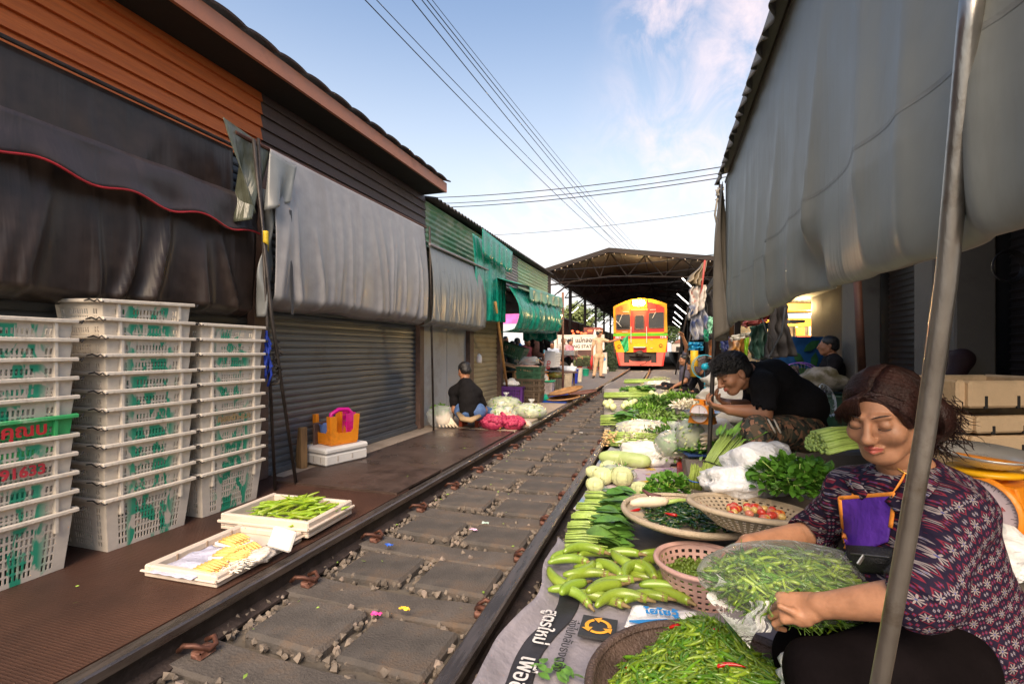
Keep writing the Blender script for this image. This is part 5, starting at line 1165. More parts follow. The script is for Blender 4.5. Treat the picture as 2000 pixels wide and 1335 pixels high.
for k in range(4):
 L_ = .15+.02*k; b = veg_tube(L_, .0095, (.02, -.015, .03, .008)[k], tip=.45, lump=.3, seed=k); b.merge(stem_mb(L_, .0095, 0, .03, .0018)); protos.append((b, L_))
def scatter(protos, mats, name, n, place, label, cat, group, seed=1):
 """n individual copies; place(i, R) -> (location, euler, scale)"""
 R = random.Random(seed); src = []
 for i in range(n):
  loc, rot, s = place(i, R)
  j = i % len(protos)
  if len(src) <= j: o = protos[j].build(name, mats, smooth=True, loc=(0, 0, 0)); src.append(o)
  else: o = src[j].copy(); COL.objects.link(o)
  o.location = loc; o.rotation_euler = rot; o.scale = (s, s, s); tag(o, label, cat, group)
def pl_pep(i, R):
 u = R.uniform(-.20, .21); v = R.uniform(-.12, .12); hgt = .085*max(0, 1-(u/.26)**2)*max(0, 1-(v/.17)**2)
 return (-2.03+u, 2.27+v, .03+hgt*R.uniform(.55, 1.1)), (R.uniform(-.3, .3), R.uniform(-.35, .2), R.gauss(.9, .7)+(PI if R.random() < .4 else 0)), R.uniform(.85, 1.1)
scatter([p[0] for p in protos], [m_pep, m_stem], 'green_pepper', 75, pl_pep, 'long pale green pepper in the heap on the foam tray by the rail', 'pepper', 'long green peppers in the foam tray', 5)
# baby corn packs
m_corn = M('baby_corn', (.78, .52, .16), .45, var=.12, scale=20, bump=.4, bscale=140)
for k, (px_, py_, z, rz, lb) in enumerate(((458, 1058, .055, -.15, 'baby corn pack farthest from the camera in the low foam tray'), (450, 1080, .035, .1, 'tilted baby corn pack in the middle of the low foam tray'), (463, 1092, .03, .3, 'baby corn pack half hidden under the middle pack'), (412, 1112, .03, -.05, 'loose baby corn pack nearest the camera in the low foam tray'), (482, 1075, .03, -.3, 'small baby corn pack partly under the crumpled wrapping'))):
 c = G(px_, py_+3, z); t = thing('corn_pack', lb, 'food pack', c, 'baby corn packs in the foam tray'); R = Matrix.Rotation(rz, 4, 'Z') @ Matrix.Rotation(-.12 if k == 1 else 0, 4, 'Y'); R.translation = c
 tr_ = MB(); tr_.span((-.07, -.045, -.004), (.07, .045, .004), bv=.002)
 for a, b_ in (((-.075, -.05, -.002), (.075, -.042, .012)), ((-.075, .042, -.002), (.075, .05, .0118)), ((-.075, -.0421, -.002), (-.067, .0421, .0122)), ((.067, -.0421, -.002), (.075, .0421, .0124))): tr_.span(a, b_, bv=.002)
 tr_.xf(R).build('pack_tray', m_foamw, t)
 for q in range(5):
  b = MB(); y = -.034+q*.017; b.tube([(-.06, y, .014), (-.02, y+.001, .015), (.04, y-.001, .014), (.066, y, .012)], [.0075, .009, .0085, .003], 8); b.tube([(-.045, y+.007, .026), (.0, y+.006, .028), (.055, y+.007, .024)], [.006, .0085, .003], 8)
  b.xf(R).build('corn_cob', m_corn, t, smooth=True)
fm = bag_mat('clear_film', (.95, .95, 1), .75, .12, 20)
def crumple(name, c, r, mat, label, seed, cat='bag', n=22, thick=.0, amp=.5, sc=2.2, rz=0):
 b = MB(); c = Vector(c)
 b.ball((0, 0, 0), 1, n); vs = []
 for v in b.v:
  v = Vector(v); k = 1+amp*(nz3(v, sc, seed)+.5*nz3(v, sc*2.3, seed+3)); q = Vector((v.x*r[0]*k, v.y*r[1]*k, max(-.6, v.z)*r[2]*k)); q.rotate(Euler((0, 0, rz))); vs.append(q+c)
 b.v = [tuple(v) for v in vs]; o = b.build(name, mat, smooth=True, thick=thick); tag(o, label, cat); return o
m_whitebag = M('white_plastic_bag', (.78, .76, .76), .32, var=.06, scale=5, bump=.5, bscale=16, bdist=.006, spec=.6, sss=.1)
crumple('plastic_wrap', G(505, 1085, .03), (.07, .08, .028), M('milky_wrap', (.72, .64, .58), .3, var=.12, scale=12, bump=.6, bscale=30, bdist=.004), 'crumpled milky wrapping beside the baby corn packs', 3, 'wrapping', amp=.35, n=26)
t = thing('bean_sprout_pack', 'pile of white bean sprouts under film at the right of the baby corn', 'food pack', G(480, 1118, .02))
b = MB(); R = random.Random(8); c0 = G(462, 1106, .03)
for k in range(150):
 c = c0+Vector((R.uniform(-.05, .055), R.uniform(-.06, .06), R.uniform(0, .02))); a = R.uniform(0, 6); l_ = .016
 b.tube([c, c+Vector((math.cos(a)*l_, math.sin(a)*l_, .004)), c+Vector((math.cos(a+.5)*l_*2, math.sin(a+.5)*l_*2, 0))], .003, 4)
b.build('sprouts', M('sprout_white', (.72, .66, .58), .4, var=.15, scale=20), t, smooth=True)
q = G(395, 1100, .022)
o = MB().grid(lambda u, v: q+Vector(((u-.5)*.24, (v-.5)*.30, .012+.014*nz3((u*4, v*4, 1)))), 26, 26).build('plastic_sheet', M('lilac_plastic', (.52, .52, .66), .35, var=.12, scale=6, bump=.5, bscale=22, bdist=.004), smooth=True, thick=.0015); tag(o, 'crinkled pale lilac plastic sheet lying in the low foam tray', 'sheet')

# ================================================================ STOOL ON FOAM BOX BY THE SHUTTER
fb_ = thing('foam_box', 'closed white foam box under the upturned orange stool', 'box', (-2.79, 3.62, .008))
RB = Matrix.Rotation(-.27, 4, 'Z'); RB.translation = Vector((-2.80, 3.64, .010))
b = MB().span((-.165, -.22, 0), (.165, .22, .095), bv=.014).xf(RB).build('box_body', m_foamw, fb_)
MB().span((-.172, -.227, .097), (.172, .227, .15), bv=.016).xf(RB).build('box_lid', m_foamw, fb_)
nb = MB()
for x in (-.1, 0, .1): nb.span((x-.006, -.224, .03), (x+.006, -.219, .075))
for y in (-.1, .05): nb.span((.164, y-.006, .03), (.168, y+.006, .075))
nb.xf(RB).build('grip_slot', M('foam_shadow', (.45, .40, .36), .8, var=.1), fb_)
st = thing('plastic_stool', 'upturned orange plastic stool standing on the white foam box', 'stool', (-2.80, 3.64, .16))
RS = Matrix.Rotation(-.35, 4, 'Z'); RS.translation = Vector((-2.81, 3.66, .162))
m_orp = M('orange_plastic', (.78, .26, .015), .4, var=.1, scale=6, dirt=(.5, .17, .02), dscale=4)
MB().span((-.135, -.135, 0), (.135, .135, .022), bv=.01).xf(RS).build('seat', m_orp, st)
for k in range(4):
 R = Matrix.Rotation(k*PI/2, 4, 'Z')
 def sp(u, v): return (-.132-.012*v+.0, (u-.5)*2*(.131+.012*v), .02+v*.235)
 b = MB().grid(sp, 20, 14, skip=lambda i, j: abs((i+.5)/20-.5) < (.30 if j > 5 else .24) and j > 4)
 b.xf(RS @ R).build('leg_panel', m_orp, st, thick=.006)
bb_ = thing('basket', 'small blue slotted basket inside the upturned stool', 'basket', (-2.87, 3.60, .2))
MB().lathe([(.035, 0), (.055, .13), (.062, .135)], 40, (-2.87, 3.60, .2), skip=lambda i, j: False).build('basket_wall', M('blue_plastic', (.12, .20, .50), .4, var=.1), bb_, thick=.004)
pk = thing('basket', 'magenta plastic basket with a raised handle inside the upturned stool', 'basket', (-2.76, 3.74, .2))
m_mag = M('magenta_plastic', (.72, .01, .30), .35, var=.08)
MB().grid(lambda u, v: (-2.72+.004*math.sin(v*3), 3.68+.13*u, .20+.22*v), 14, 12, skip=lambda i, j: i % 2 == 1 and j % 3 == 1 and j < 10).build('side_wall', m_mag, pk, thick=.006)
MB().grid(lambda u, v: (-2.86+.14*u, 3.82, .20+.22*v), 14, 12, skip=lambda i, j: i % 2 == 1 and j % 3 == 1).build('side_wall', m_mag, pk, thick=.006)
MB().tube([(-2.83, 3.60, .30), (-2.83, 3.62, .42), (-2.80, 3.68, .455), (-2.76, 3.76, .45), (-2.74, 3.80, .40), (-2.73, 3.81, .32)], .020, 10).build('handle', m_mag, pk, smooth=True)
o = MB().prism([(-.05, 0), (.05, 0), (.03, .34), (-.015, .34)], -.03, .03, M=frame((-2.93, 3.36, -.002), (.9, -.3, 0), (0, .03, 1))).build('wooden_wedge', M('worn_wood', (.24, .14, .06), .75, var=.35, scale=6, stretch=(6, 6, .6), bump=.3), bevel=.004); tag(o, 'tall tapering wooden wedge standing by the shutter left of the stool', 'wood block')
o = MB().box((-2.93, 3.62, .20), (.02, .22, .30), bv=.004).build('brown_board', m_brownpost); tag(o, 'dark brown board leaning on the shutter behind the orange stool', 'board')
o = MB().tube([(-2.72, 2.52, .0), (-2.70, 2.56, .10), (-2.69, 2.57, .14)], [.03, .035, .01], 8).build('plastic_bottle', m_whitebag, smooth=True); tag(o, 'small pale bag on the floor behind the third crate stack', 'bag')
o = MB().box((-2.965, 5.5, .05), (.05, .05, .1), bv=.004).build('wood_block', m_brownpost); tag(o, 'tiny dark block at the foot of the shutter post', 'block')
hb_ = crumple('hanging_bag', D(936, 702, 7.9), (.045, .045, .09), m_whitebag, 'small white plastic bag hanging from the post beside the beige shutter', 5, 'bag', amp=.3)

# ================================================================ GOODS AROUND THE MAN IN THE BLACK T-SHIRT
def pieces_mb(c, r, n, l, w_, R, mats=1, up=1, half=False, flat=.5):
 f = MB()
 for k in range(n):
  d = Vector((R.gauss(0, 1), R.gauss(0, 1), R.gauss(0, 1))).normalized()
  if half: d.z = abs(d.z)
  d *= R.uniform(.75, 1.0); p = Vector(c)+Vector((d.x*r[0], d.y*r[1], d.z*r[2]))
  a = Vector((R.gauss(0, 1), R.gauss(0, 1), R.gauss(0, .5))).normalized()*l*R.uniform(.6, 1.2)
  f.tube([p-a, p+Vector((0, 0, l*.15)), p+a], [w_*.5, w_, w_*.4], 5, R.randrange(mats))
 return f
m_cuke = M('cucumber_green', (.20, .32, .07), .4, var=.3, scale=14); m_palegrn = M('pale_green_veg', (.52, .58, .27), .45, var=.25, scale=14); m_whiteveg = M('white_veg', (.72, .66, .52), .45, var=.15, scale=14)
m_dkgrn = M('dark_green_veg', (.045, .13, .02), .45, var=.4, scale=14); m_midgrn = M('mid_green_veg', (.14, .30, .03), .45, var=.35, scale=14); m_orange_veg = M('orange_veg', (.80, .38, .10), .45, var=.2, scale=14)
m_film = bag_mat('bag_film', (.93, .95, .95), .72, .14, 9)
def veg_bag(c, r, mats, label, n=160, l=.04, w_=.012, seed=1, rz=0, knot=True, cat='vegetable bag', film=None, core=None, group=None):
 c = Vector(c); R = random.Random(seed); t = thing('vegetable_bag', label, cat, (c.x, c.y, c.z-r[2]*.8), group)
 cb_ = MB(); cb_.ball((0, 0, 0), (r[0]*.82, r[1]*.82, r[2]*.8), 14, jit=.15, seed=seed, mi=0)
 pm = pieces_mb((0, 0, 0), (r[0]*.93, r[1]*.93, r[2]*.92), n, l, w_, R, len(mats)); cb_.merge(pm)
 Rm = Matrix.Rotation(rz, 4, 'Z'); Rm.translation = c
 cb_.xf(Rm).build('contents', mats, t, smooth=True)
 f = MB(); f.ball((0, 0, 0), 1, 28); vs = []
 for v in f.v:
  v = Vector(v); k = 1+.10*nz3(v, 2.5, seed)+.06*nz3(v, 6, seed+2); q = Vector((v.x*r[0]*k, v.y*r[1]*k, max(v.z, -.75)*r[2]*k))
  vs.append(q)
 f.v = [tuple(v) for v in vs]
 if knot:
  f.lathe([(.012, 0), (.010, .02), (.02, .035), (.045, .06), (.05, .075)], 14, (r[0]*.1, 0, r[2]*.92), sx=1, sy=.6)
 f.xf(Rm).build('bag_film', film or m_film, t, smooth=True)
 return t
def GB(px, py, rz_, z0=.0): # ball centre for a bag whose base touches the ground at this pixel
 p = G(px, py, z0); return (p.x, p.y, z0+rz_*.75)
m_dk = M('daikon_white', (.80, .66, .50), .4, var=.08, scale=10)
t = thing('daikon_bag', 'bag of white daikon roots with green tops leaning by the grey door panel', 'vegetable bag', G(862, 838))
p = G(865, 836); b = MB()
for k in range(6): b.tube([p+Vector((-.02+.045*k, -.04+.01*k, .02)), p+Vector((-.09+.035*k, .05, .10)), p+Vector((-.14+.03*k, .10, .19))], [.008, .030, .024], 9)
b.build('daikon_root', m_dk, t, smooth=True)
pieces_mb(p+Vector((-.10, .12, .2)), (.13, .08, .10), 160, .035, .008, random.Random(4)).build('leaf_tops', m_midgrn, t)
MB().ball(p+Vector((-.06, .08, .13)), (.19, .13, .15), 20, jit=.3).build('bag_film', m_film, t, smooth=True)
veg_bag(GB(975, 775, .20), (.20, .2, .20), [m_whiteveg, m_palegrn], 'upright bag of pale cabbage leaves behind the man in the black t-shirt', 150, .06, .02, 2)
veg_bag(GB(985, 800, .13), (.30, .2, .13), [m_palegrn, m_cuke, m_cuke], 'long bag of striped cucumbers to the right of the man in the black t-shirt', 160, .05, .013, 3, .3)
veg_bag(GB(975, 822, .12), (.26, .2, .12), [m_palegrn, m_whiteveg, m_midgrn], 'bag of pale greens right behind the red onion nets', 150, .05, .012, 4, .2)
veg_bag(GB(990, 830, .10), (.15, .13, .10), [m_orange_veg], 'bag of orange vegetables behind the red onion nets', 60, .03, .014, 5)
veg_bag(GB(1035, 815, .12), (.26, .18, .12), [m_palegrn, m_whiteveg, m_cuke], 'wide bag of yellow-green vegetables nearest the rail', 200, .05, .012, 6, -.1)
veg_bag(GB(1018, 835, .06), (.14, .10, .06), [m_orange_veg, m_whiteveg], 'small flat orange bag against the rail', 40, .02, .01, 7, knot=False)
m_net = M('red_onion_net', (.30, .012, .065), .45, var=.35, scale=30, bump=.8, bscale=90, bdist=.003, col2=(.52, .05, .12))
for i, (px_, py_, r, rz, lb) in enumerate(((962, 838, (.19, .12, .11), .1, 'dark red net of onions nearest the red stool'), (1002, 838, (.17, .11, .10), -.1, 'dark red net of onions with a yellow label touching the rail'))):
 c = Vector(GB(px_, py_, r[2])); t = thing('onion_net', lb, 'onion net', (c.x, c.y, 0), 'red onion nets'); b = MB(); R = random.Random(i)
 b.ball(c, (r[0]*.9, r[1]*.9, r[2]*.9), 16, jit=.2, seed=i)
 for k in range(60):
  d = Vector((R.gauss(0, 1), R.gauss(0, 1), abs(R.gauss(0, .8)))).normalized(); b.ball(c+Vector((d.x*r[0]*.85, d.y*r[1]*.85, d.z*r[2]*.82)), R.uniform(.022, .032), 8)
 b.tube([c+Vector((-r[0]*.6, 0, r[2]*.6)), c+Vector((-r[0]*.95, .02, r[2]*1.3))], [.04, .02], 8)
 b.build('net', m_net, t, smooth=True)
 if i == 1: MB().grid(lambda u, v: c+Vector((-.20+.08*u, -.125-.012*math.sin(u*3), -.05+.13*v)), 6, 6).build('label', M('yellow_label', (.85, .60, .02), .45, var=.1, scale=20, dirt=(.3, .05, .03), dscale=14, dlo=.6, dhi=.65), t, thick=.002)
sr = thing('stool', 'low red painted wooden stool under the man in the black t-shirt', 'stool', G(925, 838))
p = G(920, 832); MB().box(p+Vector((0, 0, .135)), (.30, .2, .03), bv=.004).build('seat', m_brownpost, sr); 
for x in (-.11, .11): MB().box(p+Vector((x, 0, .06)), (.05, .18, .12), bv=.004).build('leg', M('red_wood', (.36, .06, .025), .6, var=.2), sr)

# ---- market goods farther along (left of the road)
def xcrate(name, c, size, rz, mat, label, cat='crate', group=None, rows=4, n_hooks=False):
 t = thing(name, label, cat, c, group); b = crate_walls(size[0]/2, size[1]/2, size[2], t=.9, rows=rows, slotw=.018, gap=.016)
 b.xf(Matrix.Translation(Vector(c)) @ Matrix.Rotation(rz, 4, 'Z')).build('basket', mat, t, thick=.006)
 r = MB(); hx, hy, h = size[0]/2, size[1]/2, size[2]
 for s_ in (-1, 1): r.span((s_*(hx-.01), -hy-.008, h-.02), (s_*(hx+.012), hy+.008, h+.008), bv=.003); r.span((-hx+.009, s_*(hy-.01), h-.0195), (hx-.009, s_*(hy+.012), h+.0085), bv=.003)
 r.xf(Matrix.Translation(Vector(c)) @ Matrix.Rotation(rz, 4, 'Z')).build('rim', mat, t); return t
m_pur = M('purple_plastic', (.10, .03, .20), .4, var=.15); m_gcr = M('dark_green_plastic', (.02, .075, .04), .45, var=.2); m_bcr = M('brown_plastic', (.085, .06, .04), .5, var=.2)
c = G(1000, 787); xcrate('crate', (c.x, c.y+.15, .004), (.42, .34, .30), 0, m_pur, 'deep purple crate with a white bag on top beside the brown crates')
crumple('plastic_bag', (c.x-.05, c.y+.15, .36), (.16, .13, .08), m_whitebag, 'white bag crumpled on top of the purple crate', 12)
c = G(1030, 787)
for k in range(5):
 xcrate('crate', (c.x, c.y+.2+.01*k, -.006+k*.115), (.48, .36, .24 if k < 1 else .22), .03*(k % 2), m_bcr if k < 3 else m_gcr, '%s crate, %s in the short stack beside the purple crate' % ('brown' if k < 3 else 'dark green', word(k, 5)), group='dark crates in the short stack', rows=3)
c = D(997, 695, 9.6); tt = thing('crate', 'tilted dark green crate propped above the wooden stool by the green awning', 'crate', c)
b = crate_walls(.28, .2, .24, t=.9, rows=3, slotw=.02, gap=.018); b.xf(Matrix.Translation(c) @ Matrix.Rotation(.32, 4, 'Y')).build('basket', m_gcr, tt, thick=.008)
o = MB().box(D(1000, 714, 9.6), (.95, .35, .04), R=Matrix.Rotation(.28, 3, 'Y'), bv=.01).build('sloping_board', M('tan_board', (.30, .19, .11), .7, var=.25, scale=3)); tag(o, 'sloping tan board carrying the tilted green crate', 'board')
o = crumple('plastic_bag', D(1030, 705, 9.5), (.24, .12, .10), m_film, 'clear plastic bags of snacks piled on the sloping board', 21, amp=.5)
o = crumple('pink_goods', D(1030, 716, 9.45), (.26, .1, .04), M('pink_goods', (.62, .38, .30), .5, var=.3, scale=20), 'pale pink packets lying below the clear bags', 22, 'packets', amp=.3)
ws = thing('wooden_stool', 'rough wooden stool frame under the sloping board', 'stool', D(993, 738, 9.9))
c = D(993, 735, 9.9)
for x in (-.14, .14):
 MB().box(c+Vector((x, 0, -.02)), (.04, .25, .28), bv=.004).build('leg', M('raw_wood', (.30, .17, .07), .7, var=.2, scale=5), ws)
MB().box(c+Vector((0, 0, .10)), (.34, .26, .03), bv=.004).build('seat', M('raw_wood_top', (.34, .2, .09), .7, var=.2, scale=5), ws)
o = MB().box(D(996, 750, 9.9), (.42, .35, .20), taper=.9, bv=.02).build('foam_box', m_foam); tag(o, 'cream foam box under the wooden stool behind the bamboo pole', 'box')
# kitchen scale lying on its side, lidded box, woven baskets
def scale_obj(c, f, s, label, tilt=0, face_col=(.78, .70, .70), pan=True, body=None):
 """market spring scale; f = horizontal direction the dial faces"""
 c = Vector(c); f = Vector(f).normalized(); r = Vector((f.y, -f.x, 0))
 t = thing('kitchen_scale', label, 'scale', c)
 Mx = Matrix((r, -f, Vector((0, 0, 1)))).transposed().to_4x4(); Mx = Matrix((( -f.y, -f.x, 0, 0), (f.x, -f.y, 0, 0), (0, 0, 1, 0), (0, 0, 0, 1))) if 0 else Mx
 Mx.translation = c; mb_ = body or m_orp
 prof = [(-.135, 0), (.135, 0), (.128, .03), (.10, .14), (.085, .20), (-.085, .20), (-.10, .14), (-.128, .03)]
 b = MB().prism([(x*s, z*s) for x, z in prof], -.075*s, .075*s, M=Mx @ Matrix(((1, 0, 0, 0), (0, 0, 1, 0), (0, 1, 0, 0), (0, 0, 0, 1))))
 b.build('scale_body', mb_, t, bevel=.006*s)
 RR = (Mx.to_3x3() @ Matrix.Rotation(PI/2, 3, 'X'))
 cc = Mx @ Vector((0, -.077*s, .115*s))
 rg = MB().lathe([(.098*s, -.01*s), (.106*s, 0), (.106*s, .012*s), (.096*s, .016*s)], 30, cc, R=RR).build('dial_rim', mb_, t, smooth=True)
 dl = MB().lathe([(.0005, .008*s), (.097*s, .008*s), (.097*s, .0)], 30, cc, R=RR).build('dial', M('dial_face', face_col, .35, var=.04), t)
 tk = MB()
 for k in range(60):
  a = k*2*PI/60; l0 = .084 if k % 5 else .076
  q = [Vector((math.sin(a)*l0*s, -.0085*s, math.cos(a)*l0*s)), Vector((math.sin(a)*.09*s, -.0085*s, math.cos(a)*.09*s))]
  tk.tube([cc+Mx.to_3x3() @ v for v in q], .0007*s, 3)
 tk.tube([cc+Mx.to_3x3() @ Vector((0, -.0105*s, -.02*s)), cc+Mx.to_3x3() @ Vector((0, -.0105*s, .075*s))], .0016*s, 4)
 tk.build('tick_marks', m_ink, dl)
 nm = MB()
 for k in range(5):
  a = k*2*PI/5; p_ = cc+Mx.to_3x3() @ Vector((math.sin(a)*.063*s, -.0088*s, math.cos(a)*.063*s))
  nm.merge(text_mb('05312'[0] if k == 0 else str(k), .022*s, frame(p_, r, (0, 0, 1)), ext=.0002))
 nm.build('dial_numerals', M('red_numerals', (.55, .06, .08), .5, var=.1), dl)
 br = MB(); br.box(Mx @ Vector((0, 0, .225*s)), (.05*s, .05*s, .05*s), R=Mx.to_3x3()); br.box(Mx @ Vector((0, 0, .255*s)), (.20*s, .03*s, .014*s), R=Mx.to_3x3(), bv=.003); br.build('platform_bracket', mb_, t)
 return t, Mx
tt, Mx = scale_obj(D(1063, 748, 10.9), (.25, -1, 0), 1.0, 'orange scale with a white dial among the goods by the road')
st2 = thing('storage_box', 'clear storage box with a green lid in front of the woven baskets', 'box', G(1062, 768))
p = G(1063, 771); MB().box((p.x, p.y+.15, .14), (.36, .28, .28), taper=.88, bv=.015).build('box_body', M('cloudy_plastic', (.50, .42, .40), .25, var=.3, scale=8), st2); MB().box((p.x, p.y+.15, .30), (.39, .31, .035), bv=.012).build('box_lid', M('green_lid', (.03, .42, .20), .4, var=.1), st2)
m_wick = M('cream_plastic_weave', (.62, .52, .38), .55, var=.15, scale=10)
def basket_round(c, r0, r1, h, mat, label, n=36, rows=9, cat='basket', name='basket', rim=.012, flat_bottom=True, weave=True, tiltR=None, depth_r=None):
 t = thing(name, label, cat, c); c = Vector(c)
 prof = [(r0+(r1-r0)*(i/(rows*2)), h*i/(rows*2)) for i in range(rows*2+1)]
 b = MB().lathe(prof, n*2, (0, 0, 0), skip=(lambda i, j: weave and i % 2 == 1 and j % 2 == 1 and 0 < i < rows*2-2)); b.lathe([(.001, .003), (r0, .003)], n*2, (0, 0, 0))
 R = (tiltR or Matrix.Identity(3)).to_4x4(); R.translation = c
 b.xf(R).build('weave', mat, t, smooth=False, thick=.004)
 MB().lathe([(r1-rim, h-.004), (r1-.2*rim, h+rim*.6), (r1+rim*.8, h+rim*.3), (r1+rim, h-rim*.7), (r1, h-rim)], 48, (0, 0, 0)).xf(R).build('rim', mat, t, smooth=True); return t
p = G(1085, 762); basket_round((p.x, p.y+.2, -.008), .15, .19, .38, m_wick, 'cream woven plastic basket left of the blue bin', 20, 8)
p = G(1102, 757); basket_round((p.x, p.y+.2, -.008), .15, .19, .38, m_wick, 'cream woven plastic basket nearest the blue bin', 20, 8)
p = G(1113, 748); basket_round((p.x, p.y+.2, -.008), .19, .23, .42, M('royal_blue_plastic', (.01, .03, .38), .35, var=.1), 'royal blue bin at the edge of the road', 24, 6, weave=False)
p = G(1124, 745); basket_round((p.x+.05, p.y+.2, -.008), .11, .14, .42, M('pale_bin', (.55, .50, .40), .5, var=.2), 'slim pale bin behind the royal blue bin', 20, 6, weave=False)
# white foam boxes with red writing, rolls of film
tw = thing('foam_box_stack', 'tall white foam tubs wrapped in film with red writing above the woven baskets', 'foam tubs', D(1078, 722, 11.2))
for k in range(6): MB().box(D(1077+k*.6, 715-k*4.8, 11.2), (.36+.01*(k % 2), .3, .06), R=Matrix.Rotation(-.06, 3, 'Y') @ CR, bv=.012).build('foam_tub', m_foamw, tw)
MB().box(D(1074, 701, 11.05), (.24, .03, .38), R=Matrix.Rotation(.08, 3, 'Y') @ CR, bv=.01).build('wrapped_side', m_foamw, tw)
text_mb('ดาว', .13, frame(D(1071, 712, 10.98), (.15, 0, 1), (-1, 0, .15)), bold=.004).build('red_writing', M('red_writing', (.6, .05, .05), .5, var=.1), tw)
fr_ = thing('film_rolls', 'shiny pile of rolled clear film and bags behind the white foam tubs', 'film rolls', D(1110, 722, 12.2))
for k in range(7): MB().tube([D(1092+k*1.0, 716+k*1.2, 12.3-.05*k), D(1126-k*.5, 718+k*1.0, 12.0-.05*k)], .035, 8).build('film_roll', M('film_roll_white', (.62, .62, .64), .25, var=.15, scale=8, bump=.5, bscale=20), fr_, smooth=True)
tb_ = thing('goods_table', 'low plank table carrying the white foam tubs by the road', 'table', D(1090, 735, 11.6)); MB().box(D(1095, 726, 11.6), (.75, .5, .04), R=CR, bv=.006).build('tabletop', m_brownpost, tb_)
for dx in (-.3, .3): MB().box(D(1095, 738, 11.6)+Vector((dx, .1, -.05)), (.05, .05, .4)).build('leg', m_brownpost, tb_)
o = crumple('brown_jars', D(1085, 733, 11.3), (.20, .12, .10), M('amber_goods', (.22, .12, .02), .3, col2=(.10, .14, .03), scale=12), 'amber jars and leaves between the scale and the baskets', 31, 'goods', amp=.25)
o = crumple('green_bag', G(1056, 783)+Vector((0, .1, .06)), (.13, .1, .08), M('emerald_plastic', (.01, .34, .20), .35, var=.15), 'crumpled emerald plastic bag on the road by the brown crates', 33, amp=.3)
# rattan trays on a blue sheet
q = [G(1055, 800, .006), G(1150, 755, .006)]
o = MB().grid(lambda u, v: (-2.35+.58*u+.02*nz3((u*3, v*3, 0)), 8.95+2.6*v, .004+.004*nz3((u*5, v*9, 1))), 12, 30).build('blue_tarp', M('blue_tarp', (.01, .06, .42), .45, var=.2, scale=3, bump=.3, bscale=12), smooth=True, thick=.002); tag(o, 'bright blue tarp on the ground beside the rail under the rattan trays', 'ground sheet')
m_rat = M('rattan', (.38, .20, .08), .6, var=.25, scale=9, bump=.8, bscale=120)
def tray_round(c, r, h, mat, label, tilt=(0, 0, 0), name='rattan_tray', cat='tray', sy=1, rimm=None, rim=.012, tread=True):
 t = thing(name, label, cat, c); R = Euler(tilt).to_matrix().to_4x4(); R.translation = Vector(c)
 MB().lathe([(.001, 0), (r*.5, .002), (r*.85, .008), (r*.96, h*.6), (r, h)], 64, (0, 0, 0), sy=sy).xf(R).build('woven_base', mat, t, smooth=True, thick=.005)
 MB().lathe([(r-rim, h-.002), (r-rim*.6, h+rim*.7), (r+rim*.5, h+rim*.7), (r+rim, h-.002), (r+rim*.5, h-rim*1.2), (r-rim*.4, h-rim*1.0)], 64, (0, 0, 0), sy=sy).xf(R).build('rim', rimm or mat, t, smooth=True); return t
p = G(1098, 783); tray_round((p.x, p.y+.1, .02), .33, .04, m_rat, 'lower rattan tray lying on the blue tarp', (.05, -.10, 0))
tray_round((p.x+.02, p.y+.3, .15), .34, .04, m_rat, 'upper rattan tray tilted on top of the others', (.10, -.22, 0))
tray_round((p.x+.22, p.y+1.1, .06), .30, .03, M('dark_rattan', (.14, .06, .04), .6, var=.3, scale=9), 'dark brown tray behind the tilted rattan tray', (.05, -.15, 0))
